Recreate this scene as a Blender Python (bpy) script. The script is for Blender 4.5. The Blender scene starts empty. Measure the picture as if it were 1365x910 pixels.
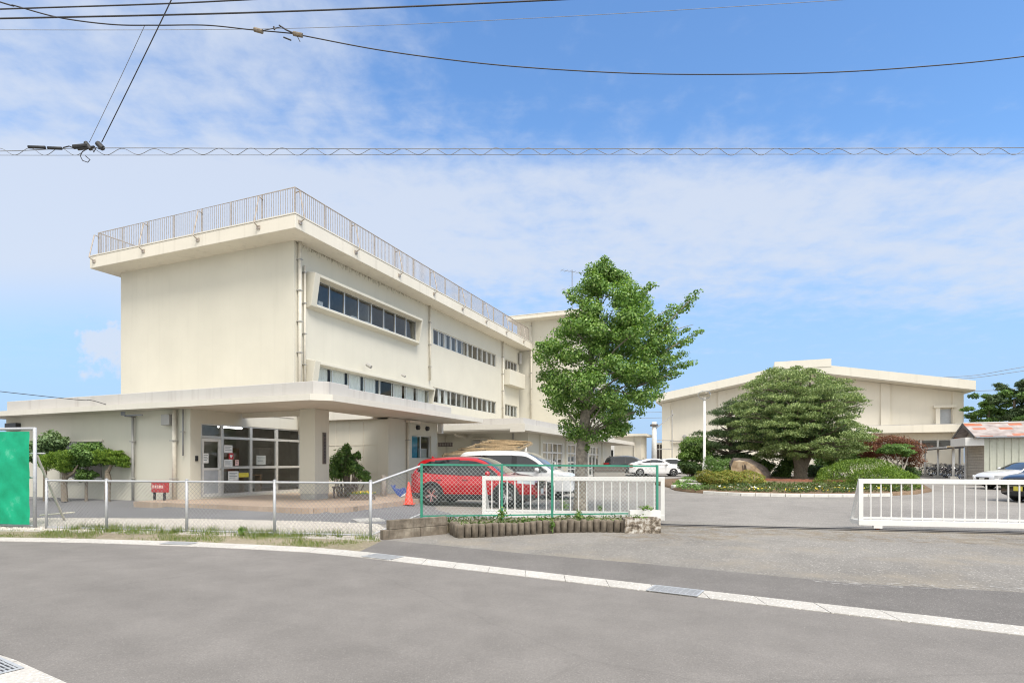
import bpy, bmesh, math, random
import numpy as np
from mathutils import Vector, Matrix
R = math.radians
random.seed(7)
SC = bpy.context.scene
COL = SC.collection
F, CX, HY, CAMZ = 765.0, 682.5, 615.0, 1.6

def g(y):                                   # the ground: flat road, yard rising gently towards the gym
    return 0.0115 * min(max(y - 13.5, 0.0), 40.0)
def PX(px, Y):                              # world X of something at depth Y
    return (px - CX) / F * Y
def PZ(py, Y):
    return CAMZ + (HY - py) / F * Y
def P(px, py, Y):
    return Vector((PX(px, Y), Y, PZ(py, Y)))
def G(px, py, dz=0.0):                      # a point on the ground seen at a pixel
    Y = F * CAMZ / (py - HY)
    for _ in range(30):
        Y = F * (CAMZ - g(Y) - dz) / (py - HY)
    return Vector((PX(px, Y), Y, g(Y) + dz))

# ---------------------------------------------------------------- materials
MATS = {}
def nodes_of(name):
    m = bpy.data.materials.new(name); m.use_nodes = True
    nt = m.node_tree
    b = nt.nodes['Principled BSDF']
    return m, nt, b
def N(nt, typ, **kw):
    n = nt.nodes.new(typ)
    for k, v in kw.items():
        if k in ('operation', 'blend_type', 'data_type', 'noise_dimensions', 'wave_type', 'bands_direction', 'feature', 'distance', 'normalize', 'mode', 'offset', 'interpolation', 'sky_type', 'musgrave_type'):
            setattr(n, k, v)
        else:
            n.inputs[k].default_value = v
    return n
def ramp(nt, fac, stops):
    r = nt.nodes.new('ShaderNodeValToRGB')
    el = r.color_ramp.elements
    while len(el) < len(stops): el.new(0.5)
    for e, (p, c) in zip(el, stops):
        e.position = p
        e.color = (c[0], c[1], c[2], 1) if hasattr(c, '__len__') else (c, c, c, 1)
    nt.links.new(fac, r.inputs[0])
    return r.outputs[0]
def mixc(nt, fac, a, b, blend='MIX'):
    m = nt.nodes.new('ShaderNodeMix'); m.data_type = 'RGBA'; m.blend_type = blend
    for sock, v in ((m.inputs[0], fac), (m.inputs[6], a), (m.inputs[7], b)):
        if hasattr(v, 'links') or hasattr(v, 'is_linked'): nt.links.new(v, sock)
        elif hasattr(v, '__len__'): sock.default_value = (v[0], v[1], v[2], 1)
        else: sock.default_value = v
    return m.outputs[2]
def coord(nt, scale=(1, 1, 1), kind='Object'):
    tc = nt.nodes.new('ShaderNodeTexCoord')
    mp = nt.nodes.new('ShaderNodeMapping'); mp.inputs['Scale'].default_value = scale
    nt.links.new(tc.outputs[kind], mp.inputs[0])
    return mp.outputs[0]
def noise(nt, vec, scale, detail=4, rough=0.55):
    n = N(nt, 'ShaderNodeTexNoise', Scale=scale, Detail=detail, Roughness=rough)
    nt.links.new(vec, n.inputs['Vector'])
    return n.outputs['Fac']
def bump(nt, b, height, strength=0.3, dist=0.01):
    bp = nt.nodes.new('ShaderNodeBump')
    bp.inputs['Strength'].default_value = strength; bp.inputs['Distance'].default_value = dist
    nt.links.new(height, bp.inputs['Height']); nt.links.new(bp.outputs[0], b.inputs['Normal'])
def simple(name, c, rough=0.5, metal=0.0, var=0.08, nscale=6.0, spec=0.5, coat=0.0, bmp=0.0):
    m, nt, b = nodes_of(name)
    v = coord(nt)
    f = noise(nt, v, nscale, 5)
    col = ramp(nt, f, [(0.3, [x * (1 - var) for x in c]), (0.7, [min(1, x * (1 + var)) for x in c])])
    nt.links.new(col, b.inputs['Base Color'])
    b.inputs['Roughness'].default_value = rough; b.inputs['Metallic'].default_value = metal
    b.inputs['Specular IOR Level'].default_value = spec
    if coat: b.inputs['Coat Weight'].default_value = coat; b.inputs['Coat Roughness'].default_value = 0.04
    if bmp: bump(nt, b, noise(nt, v, nscale * 8, 3), bmp, 0.004)
    MATS[name] = m
    return m
def wall_paint(name, c, stain=(0.42, 0.40, 0.33), amount=0.5):
    m, nt, b = nodes_of(name)
    v = coord(nt)
    big = noise(nt, v, 0.5, 5)
    streak = noise(nt, coord(nt, (2.2, 2.2, 0.10)), 1.6, 6, 0.6)
    fine = noise(nt, v, 14, 4)
    col = ramp(nt, big, [(0.3, [x * 0.95 for x in c]), (0.7, [x * 1.03 for x in c])])
    sf = ramp(nt, streak, [(0.54, 0.0), (0.78, amount)])
    col = mixc(nt, sf, col, stain)
    spots = ramp(nt, fine, [(0.62, 0.0), (0.75, amount * 0.35)])
    col = mixc(nt, spots, col, [x * 0.75 for x in c])
    nt.links.new(col, b.inputs['Base Color'])
    b.inputs['Roughness'].default_value = 0.85; b.inputs['Specular IOR Level'].default_value = 0.25
    bump(nt, b, noise(nt, v, 60, 3), 0.25, 0.004)
    MATS[name] = m
    return m
def asphalt(name, dark, light, agg=90.0, warm=None, patch=0.35, bmp=0.6, tracks=False):
    m, nt, b = nodes_of(name)
    v = coord(nt)
    big = noise(nt, v, 0.22, 6, 0.6)
    mid = noise(nt, v, 1.7, 5, 0.6)
    vor = N(nt, 'ShaderNodeTexVoronoi', Scale=agg); nt.links.new(v, vor.inputs['Vector'])
    fine = noise(nt, v, agg * 0.6, 3, 0.7)
    base = ramp(nt, fine, [(0.28, dark), (0.72, light)])
    pc = ramp(nt, big, [(0.35, 1 - patch * 0.5), (0.68, 1 + patch * 0.35)])
    base = mixc(nt, 1.0, base, pc, 'MULTIPLY')
    p2 = ramp(nt, mid, [(0.3, 0.90), (0.7, 1.08)])
    base = mixc(nt, 1.0, base, p2, 'MULTIPLY')
    if tracks:
        tc = nt.nodes.new('ShaderNodeTexCoord'); mp = nt.nodes.new('ShaderNodeMapping'); mp.inputs['Rotation'].default_value = (0, 0, R(31)); nt.links.new(tc.outputs['Object'], mp.inputs[0])
        m2 = nt.nodes.new('ShaderNodeMapping'); m2.inputs['Scale'].default_value = (0.10, 1.0, 1); nt.links.new(mp.outputs[0], m2.inputs[0])
        base = mixc(nt, 1.0, base, ramp(nt, noise(nt, m2.outputs[0], 0.9, 5, 0.55), [(0.32, 0.91), (0.68, 1.06)]), 'MULTIPLY')
        vc = N(nt, 'ShaderNodeTexVoronoi', Scale=0.16, feature='DISTANCE_TO_EDGE')
        wv = N(nt, 'ShaderNodeTexNoise', Scale=1.3, Detail=6.0); nt.links.new(v, wv.inputs['Vector'])
        dm = mixc(nt, 0.25, v, wv.outputs['Color'], 'ADD'); nt.links.new(dm, vc.inputs['Vector'])
        base = mixc(nt, ramp(nt, vc.outputs['Distance'], [(0.0, 0.14), (0.0016, 0.0)]), base, [x * 0.45 for x in dark])
    st = ramp(nt, vor.outputs['Color'], [(0.80, 0.0), (0.88, 0.22 if tracks else 0.5)])
    base = mixc(nt, st, base, [min(1, x * 1.9) for x in light])
    if warm:
        wf = ramp(nt, noise(nt, v, 0.6, 6, 0.65), [(0.5, 0.0), (0.7, 0.6)])
        base = mixc(nt, wf, base, warm)
    nt.links.new(base, b.inputs['Base Color'])
    b.inputs['Roughness'].default_value = 0.9; b.inputs['Specular IOR Level'].default_value = 0.3
    bump(nt, b, fine, bmp, 0.006)
    MATS[name] = m
    return m
def foliage_mat(name, c1, c2, c3=None, trans=0.3, rough=0.5):
    m, nt, b = nodes_of(name)
    geo = nt.nodes.new('ShaderNodeNewGeometry')
    stops = [(0.0, c1), (0.75, c2), (1.0, c3 or c2)]
    col = ramp(nt, geo.outputs['Random Per Island'], stops)
    big = noise(nt, coord(nt), 1.1, 3)
    col = mixc(nt, 1.0, col, ramp(nt, big, [(0.3, 0.82), (0.7, 1.15)]), 'MULTIPLY')
    nt.links.new(col, b.inputs['Base Color'])
    b.inputs['Roughness'].default_value = rough; b.inputs['Specular IOR Level'].default_value = 0.35
    tr = nt.nodes.new('ShaderNodeBsdfTranslucent')
    nt.links.new(mixc(nt, 1.0, col, (1.25, 1.35, 0.6), 'MULTIPLY'), tr.inputs[0])
    mx = nt.nodes.new('ShaderNodeMixShader'); mx.inputs[0].default_value = trans
    nt.links.new(b.outputs[0], mx.inputs[1]); nt.links.new(tr.outputs[0], mx.inputs[2])
    nt.links.new(mx.outputs[0], nt.nodes['Material Output'].inputs[0])
    MATS[name] = m
    return m
def glass_mat(name, tint, refl=0.08, rough=0.03):
    m, nt, b = nodes_of(name)
    nt.nodes.remove(b)
    tr = N(nt, 'ShaderNodeBsdfTransparent'); tr.inputs[0].default_value = (*tint, 1)
    gl = nt.nodes.new('ShaderNodeBsdfGlossy'); gl.inputs['Roughness'].default_value = rough
    gl.inputs[0].default_value = (0.95, 0.93, 0.89, 1)
    lw = nt.nodes.new('ShaderNodeLayerWeight'); lw.inputs[0].default_value = 0.5
    pw = N(nt, 'ShaderNodeMath', operation='POWER'); pw.inputs[1].default_value = 4.0
    nt.links.new(lw.outputs['Facing'], pw.inputs[0])
    ad = N(nt, 'ShaderNodeMath', operation='ADD'); ad.inputs[1].default_value = refl; ad.use_clamp = True
    nt.links.new(pw.outputs[0], ad.inputs[0])
    mx = nt.nodes.new('ShaderNodeMixShader')
    nt.links.new(ad.outputs[0], mx.inputs[0]); nt.links.new(tr.outputs[0], mx.inputs[1]); nt.links.new(gl.outputs[0], mx.inputs[2])
    nt.links.new(mx.outputs[0], nt.nodes['Material Output'].inputs[0])
    MATS[name] = m
    return m

WALLC = (0.585, 0.56, 0.475)
wall_paint('wall', WALLC, amount=0.17)
wall_paint('wall_cap', (0.63, 0.60, 0.53), amount=0.25)
wall_paint('trim', (0.66, 0.62, 0.53), stain=(0.36, 0.33, 0.27), amount=0.35)
wall_paint('soffit', (0.62, 0.58, 0.50), stain=(0.42, 0.37, 0.30), amount=0.3)
wall_paint('pink_concrete', (0.50, 0.485, 0.46), stain=(0.27, 0.24, 0.22), amount=0.5)
wall_paint('white_wall', (0.74, 0.73, 0.70), amount=0.2)
wall_paint('gym_wall', (0.76, 0.71, 0.60), amount=0.15)
wall_paint('gym_fascia', (0.72, 0.685, 0.59), amount=0.25)
simple('interior', (0.55, 0.54, 0.50), 0.8)
simple('interior_floor', (0.20, 0.17, 0.13), 0.6)
simple('curtain', (0.86, 0.86, 0.84), 0.9, var=0.05)
simple('alu', (0.62, 0.62, 0.60), 0.4, 0.6, 0.05)
simple('alu_light', (0.72, 0.71, 0.68), 0.45, 0.2, 0.05)
simple('door_panel', (0.44, 0.46, 0.48), 0.45, 0.1)
simple('bronze', (0.13, 0.105, 0.09), 0.5, 0.3, 0.15)
simple('galv', (0.44, 0.45, 0.46), 0.5, 0.25, 0.10, 20)
simple('mesh_wire', (0.27, 0.275, 0.28), 0.5, 0.0, 0.10, 20)
simple('rail_metal', (0.40, 0.35, 0.30), 0.55, 0.4, 0.2, 8)
simple('pipe', (0.60, 0.56, 0.47), 0.55, 0.0, 0.1)
simple('grey_box', (0.36, 0.35, 0.33), 0.5, 0.1)
simple('white_paint', (0.72, 0.71, 0.68), 0.4, 0.0, 0.04, 3, coat=0.15)
simple('green_paint', (0.035, 0.235, 0.155), 0.4, 0.0, 0.15, 5)
simple('green_wire', (0.42, 0.47, 0.44), 0.45, 0.1, 0.15, 5)
simple('wire_black', (0.035, 0.035, 0.04), 0.6)
simple('wire_grey', (0.20, 0.21, 0.23), 0.5)
simple('black_plastic', (0.022, 0.023, 0.025), 0.55, bmp=0.1, nscale=20)
simple('rubber', (0.025, 0.025, 0.026), 0.8)
simple('rim', (0.62, 0.62, 0.63), 0.25, 0.9, 0.03)
simple('chrome', (0.75, 0.75, 0.76), 0.12, 1.0, 0.02)
simple('red_paint', (0.50, 0.004, 0.012), 0.25, 0.3, 0.03, 2, coat=1.0)
simple('car_white', (0.80, 0.80, 0.80), 0.28, 0.0, 0.02, 2, coat=1.0)
simple('car_dark', (0.018, 0.018, 0.02), 0.22, 0.3, 0.05, 2, coat=1.0)
simple('car_grey', (0.045, 0.05, 0.055), 0.25, 0.3, 0.05, 2, coat=1.0)
simple('car_glass', (0.012, 0.014, 0.015), 0.04, 0.0, 0.05, spec=0.9)
simple('lamp_clear', (0.62, 0.64, 0.66), 0.08, 0.3, 0.1, 12, coat=1.0)
simple('lamp_red', (0.35, 0.01, 0.01), 0.15, 0.0, 0.1, coat=1.0)
simple('cone_red', (0.78, 0.06, 0.025), 0.5, 0.0, 0.06)
simple('red_sign', (0.42, 0.035, 0.04), 0.5, 0.0, 0.1)
simple('paper', (0.80, 0.80, 0.77), 0.8)
simple('paper_ink', (0.22, 0.27, 0.30), 0.8)
simple('paper_yellow', (0.72, 0.62, 0.08), 0.7)
simple('paper_pink', (0.75, 0.50, 0.46), 0.7)
simple('heart_red', (0.55, 0.04, 0.05), 0.6)
simple('blue_curtain', (0.12, 0.50, 0.75), 0.7)
simple('blue_toy', (0.03, 0.07, 0.27), 0.4)
simple('wood_old', (0.36, 0.27, 0.16), 0.85, 0, 0.35, 12, bmp=0.3)
simple('wood_brown', (0.30, 0.20, 0.12), 0.7, 0, 0.2, 8)
simple('bark', (0.20, 0.165, 0.125), 0.95, 0, 0.35, 14, bmp=0.8)
simple('bark_pale', (0.40, 0.36, 0.31), 0.9, 0, 0.25, 14, bmp=0.5)
simple('concrete', (0.40, 0.39, 0.36), 0.9, 0, 0.18, 5, bmp=0.3)
simple('concrete_white', (0.62, 0.61, 0.57), 0.9, 0, 0.10, 5, bmp=0.3)
simple('rust', (0.26, 0.09, 0.04), 0.85, 0, 0.4, 12)
simple('flower_yellow', (0.80, 0.62, 0.05), 0.6)
simple('flower_white', (0.80, 0.80, 0.72), 0.6)
simple('dark_metal', (0.05, 0.05, 0.055), 0.45, 0.5)
simple('brown_cabinet', (0.115, 0.095, 0.08), 0.7, 0, 0.15)
simple('gray_cabinet', (0.30, 0.28, 0.25), 0.7, 0, 0.1)
simple('siding', (0.46, 0.41, 0.34), 0.8, 0, 0.12)
simple('corrugated', (0.52, 0.53, 0.44), 0.55, 0.1, 0.06)
simple('brick_edge', (0.30, 0.13, 0.085), 0.9, 0, 0.25, 9)
simple('ginkgo_bark', (0.24, 0.21, 0.17), 0.95, 0, 0.4, 11, bmp=0.9)
glass_mat('glass', (0.66, 0.68, 0.68), 0.06)
glass_mat('glass_clear', (0.80, 0.84, 0.84), 0.02)
glass_mat('globe', (0.94, 0.94, 0.93), 0.02, 0.25)

asphalt('road_asphalt', (0.165, 0.153, 0.140), (0.242, 0.225, 0.206), 130, patch=0.20, tracks=True)
asphalt('yard_asphalt', (0.19, 0.178, 0.162), (0.31, 0.29, 0.265), 60, patch=0.30, bmp=0.8)
asphalt('apron_asphalt', (0.165, 0.153, 0.135), (0.295, 0.278, 0.252), 52, warm=(0.29, 0.25, 0.19), patch=0.4, bmp=1.0)
asphalt('strip_asphalt', (0.135, 0.125, 0.115), (0.205, 0.192, 0.178), 110, patch=0.35)
asphalt('drive_asphalt', (0.13, 0.13, 0.135), (0.20, 0.20, 0.205), 90, patch=0.3)
asphalt('soil', (0.18, 0.15, 0.10), (0.34, 0.295, 0.215), 40, warm=(0.16, 0.17, 0.06), patch=0.5, bmp=1.0)
asphalt('sand', (0.27, 0.21, 0.14), (0.42, 0.35, 0.25), 60, patch=0.5, bmp=1.0)
asphalt('gutter_concrete', (0.40, 0.38, 0.345), (0.54, 0.515, 0.47), 70, patch=0.2, bmp=0.2)
asphalt('gravel_bed', (0.28, 0.26, 0.22), (0.46, 0.43, 0.38), 25, patch=0.3, bmp=1.0)
asphalt('island_soil', (0.13, 0.085, 0.05), (0.24, 0.17, 0.11), 40, patch=0.5, bmp=1.0)

def special_mats():
    # weathered concrete: logs, blocks, planter
    m, nt, b = nodes_of('mossy_concrete'); v = coord(nt)
    c = ramp(nt, noise(nt, v, 3.0, 7, 0.65), [(0.30, (0.055, 0.045, 0.033)), (0.5, (0.17, 0.14, 0.105)), (0.68, (0.30, 0.26, 0.20))])
    c = mixc(nt, ramp(nt, noise(nt, coord(nt, (6, 6, 0.7)), 2.0, 5), [(0.5, 0.0), (0.75, 0.6)]), c, (0.07, 0.06, 0.045))
    nt.links.new(c, b.inputs['Base Color']); b.inputs['Roughness'].default_value = 0.95
    bump(nt, b, noise(nt, v, 30, 5), 0.6, 0.01); MATS['mossy_concrete'] = m
    m, nt, b = nodes_of('lichen_concrete'); v = coord(nt)
    c = ramp(nt, noise(nt, v, 9.0, 6, 0.62), [(0.40, (0.07, 0.055, 0.04)), (0.50, (0.25, 0.21, 0.16)), (0.57, (0.42, 0.39, 0.34)), (0.64, (0.55, 0.53, 0.48))])
    nt.links.new(c, b.inputs['Base Color']); b.inputs['Roughness'].default_value = 0.95
    bump(nt, b, noise(nt, v, 30, 5), 0.6, 0.01); MATS['lichen_concrete'] = m
    # tiles of the porch floor
    m, nt, b = nodes_of('porch_tile'); v = coord(nt)
    br = N(nt, 'ShaderNodeTexBrick', Scale=1.0)
    br.inputs['Brick Width'].default_value = 0.2; br.inputs['Row Height'].default_value = 0.2
    br.inputs['Mortar Size'].default_value = 0.006; br.offset = 0.0
    br.inputs['Color1'].default_value = (0.39, 0.295, 0.22, 1); br.inputs['Color2'].default_value = (0.45, 0.35, 0.27, 1)
    br.inputs['Mortar'].default_value = (0.26, 0.20, 0.15, 1)
    nt.links.new(v, br.inputs['Vector'])
    c = mixc(nt, 1.0, br.outputs['Color'], ramp(nt, noise(nt, v, 0.8, 5), [(0.3, 0.85), (0.7, 1.1)]), 'MULTIPLY')
    nt.links.new(c, b.inputs['Base Color']); b.inputs['Roughness'].default_value = 0.7; MATS['porch_tile'] = m
    # rusty sheet roof
    m, nt, b = nodes_of('rusty_roof'); v = coord(nt)
    br = N(nt, 'ShaderNodeTexBrick', Scale=1.0)
    br.inputs['Brick Width'].default_value = 0.62; br.inputs['Row Height'].default_value = 0.30
    br.inputs['Mortar Size'].default_value = 0.0; br.inputs['Bias'].default_value = -0.1
    br.inputs['Color1'].default_value = (0, 0, 0, 1); br.inputs['Color2'].default_value = (1, 1, 1, 1)
    nt.links.new(v, br.inputs['Vector'])
    base = ramp(nt, noise(nt, v, 2.5, 6), [(0.3, (0.24, 0.19, 0.17)), (0.7, (0.46, 0.41, 0.38))])
    add = N(nt, 'ShaderNodeMath', operation='MULTIPLY')
    nt.links.new(br.outputs['Color'], add.inputs[0]); add.inputs[1].default_value = 1.0
    c = mixc(nt, ramp(nt, add.outputs[0], [(0.60, 0.0), (0.64, 0.9)]), base, (0.42, 0.11, 0.035))
    nt.links.new(c, b.inputs['Base Color']); b.inputs['Roughness'].default_value = 0.7; MATS['rusty_roof'] = m
    # green windbreak net
    m, nt, b = nodes_of('green_net'); v = coord(nt)
    c = ramp(nt, noise(nt, v, 2.2, 6, 0.65), [(0.3, (0.0, 0.33, 0.16)), (0.62, (0.005, 0.45, 0.235)), (0.74, (0.10, 0.54, 0.33))])
    nt.links.new(c, b.inputs['Base Color']); b.inputs['Roughness'].default_value = 0.6
    tr = nt.nodes.new('ShaderNodeBsdfTranslucent'); nt.links.new(c, tr.inputs[0])
    mx = nt.nodes.new('ShaderNodeMixShader'); mx.inputs[0].default_value = 0.3
    nt.links.new(b.outputs[0], mx.inputs[1]); nt.links.new(tr.outputs[0], mx.inputs[2])
    nt.links.new(mx.outputs[0], nt.nodes['Material Output'].inputs[0])
    bump(nt, b, noise(nt, v, 40, 2), 0.5, 0.006); MATS['green_net'] = m
    # boulder
    m, nt, b = nodes_of('boulder'); v = coord(nt)
    c = ramp(nt, noise(nt, v, 2.5, 7, 0.6), [(0.32, (0.15, 0.10, 0.06)), (0.5, (0.33, 0.245, 0.155)), (0.7, (0.44, 0.36, 0.26))])
    nt.links.new(c, b.inputs['Base Color']); b.inputs['Roughness'].default_value = 0.9
    bump(nt, b, noise(nt, v, 12, 6), 0.5, 0.02); MATS['boulder'] = m
    m, nt, b = nodes_of('boulder_dark'); v = coord(nt)
    c = ramp(nt, noise(nt, v, 4, 7, 0.6), [(0.32, (0.045, 0.035, 0.03)), (0.7, (0.15, 0.12, 0.10))])
    nt.links.new(c, b.inputs['Base Color']); b.inputs['Roughness'].default_value = 0.95
    bump(nt, b, noise(nt, v, 12, 6), 0.6, 0.02); MATS['boulder_dark'] = m
    # worn paint on asphalt
    m, nt, b = nodes_of('worn_paint'); v = coord(nt)
    b.inputs['Base Color'].default_value = (0.60, 0.58, 0.54, 1); b.inputs['Roughness'].default_value = 0.8
    tp = nt.nodes.new('ShaderNodeBsdfTransparent'); mx = nt.nodes.new('ShaderNodeMixShader')
    nt.links.new(ramp(nt, noise(nt, v, 9.0, 6, 0.7), [(0.50, 0.0), (0.64, 0.42)]), mx.inputs[0])
    nt.links.new(tp.outputs[0], mx.inputs[1]); nt.links.new(b.outputs[0], mx.inputs[2])
    nt.links.new(mx.outputs[0], nt.nodes['Material Output'].inputs[0]); MATS['worn_paint'] = m
    # front of the school: the wall paint with mould marks of its own along the eaves
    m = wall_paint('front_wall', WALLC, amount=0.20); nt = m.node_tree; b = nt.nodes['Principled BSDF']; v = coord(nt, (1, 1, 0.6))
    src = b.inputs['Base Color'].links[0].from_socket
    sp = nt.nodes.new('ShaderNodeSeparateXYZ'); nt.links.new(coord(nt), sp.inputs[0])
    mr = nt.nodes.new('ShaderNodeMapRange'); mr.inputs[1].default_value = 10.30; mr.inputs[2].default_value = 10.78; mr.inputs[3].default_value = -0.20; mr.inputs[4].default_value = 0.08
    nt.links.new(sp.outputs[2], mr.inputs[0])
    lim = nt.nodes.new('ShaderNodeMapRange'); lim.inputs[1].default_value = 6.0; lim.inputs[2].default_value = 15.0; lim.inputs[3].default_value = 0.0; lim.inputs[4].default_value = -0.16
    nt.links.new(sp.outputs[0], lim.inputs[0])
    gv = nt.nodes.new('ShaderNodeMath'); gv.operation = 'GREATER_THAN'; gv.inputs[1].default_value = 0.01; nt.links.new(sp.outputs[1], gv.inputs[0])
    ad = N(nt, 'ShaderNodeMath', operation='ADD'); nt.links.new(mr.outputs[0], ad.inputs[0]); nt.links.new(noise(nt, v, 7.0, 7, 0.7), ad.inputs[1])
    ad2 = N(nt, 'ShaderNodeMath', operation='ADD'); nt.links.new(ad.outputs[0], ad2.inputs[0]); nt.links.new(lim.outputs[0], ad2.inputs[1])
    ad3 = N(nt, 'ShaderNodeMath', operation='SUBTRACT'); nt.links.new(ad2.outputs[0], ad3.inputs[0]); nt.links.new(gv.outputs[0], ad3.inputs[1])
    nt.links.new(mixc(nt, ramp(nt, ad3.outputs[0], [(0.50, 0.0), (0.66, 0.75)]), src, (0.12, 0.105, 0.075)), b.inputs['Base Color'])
    m = MATS['sand'].copy(); m.name = 'sand_patch'; nt = m.node_tree; b = nt.nodes['Principled BSDF']; v = coord(nt)
    tp = nt.nodes.new('ShaderNodeBsdfTransparent'); mx = nt.nodes.new('ShaderNodeMixShader')
    nt.links.new(ramp(nt, noise(nt, v, 2.6, 7, 0.7), [(0.46, 0.0), (0.64, 0.5)]), mx.inputs[0])
    nt.links.new(tp.outputs[0], mx.inputs[1]); nt.links.new(b.outputs[0], mx.inputs[2])
    nt.links.new(mx.outputs[0], nt.nodes['Material Output'].inputs[0]); MATS['sand_patch'] = m
    # the fluorescent tube in the entrance hall
    m, nt, b = nodes_of('tube_light')
    b.inputs['Emission Color'].default_value = (1, 0.98, 0.94, 1); b.inputs['Emission Strength'].default_value = 9.0
    MATS['tube_light'] = m
special_mats()
foliage_mat('leaf_ginkgo', (0.06, 0.14, 0.03), (0.22, 0.36, 0.085), (0.42, 0.54, 0.20), 0.32, 0.4)
foliage_mat('leaf_pod', (0.08, 0.135, 0.04), (0.29, 0.39, 0.135), (0.56, 0.64, 0.28), 0.16, 0.42)
foliage_mat('leaf_pod_dark', (0.056, 0.096, 0.042), (0.112, 0.160, 0.067), (0.208, 0.256, 0.112), 0.15)
foliage_mat('leaf_pine', (0.051, 0.093, 0.037), (0.111, 0.170, 0.068), (0.204, 0.272, 0.119), 0.15)
foliage_mat('leaf_bright', (0.075, 0.150, 0.031), (0.175, 0.288, 0.062), (0.300, 0.413, 0.112), 0.3)
foliage_mat('leaf_mid', (0.07, 0.14, 0.035), (0.16, 0.28, 0.07), (0.28, 0.42, 0.12), 0.25)
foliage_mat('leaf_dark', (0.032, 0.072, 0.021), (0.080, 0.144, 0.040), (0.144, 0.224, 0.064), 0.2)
foliage_mat('leaf_pale', (0.088, 0.150, 0.062), (0.188, 0.275, 0.119), (0.312, 0.413, 0.213), 0.25)
foliage_mat('leaf_juniper', (0.06, 0.13, 0.018), (0.19, 0.30, 0.04), (0.33, 0.45, 0.08), 0.2)
foliage_mat('leaf_maple', (0.13, 0.05, 0.032), (0.26, 0.11, 0.07), (0.38, 0.19, 0.13), 0.3)
foliage_mat('leaf_azalea', (0.13, 0.18, 0.03), (0.28, 0.30, 0.05), (0.45, 0.27, 0.07), 0.25)
foliage_mat('grass_blade', (0.080, 0.140, 0.025), (0.170, 0.230, 0.050), (0.340, 0.300, 0.120), 0.3)
foliage_mat('ground_cover', (0.050, 0.090, 0.025), (0.110, 0.160, 0.045), (0.200, 0.240, 0.090), 0.25)

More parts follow.
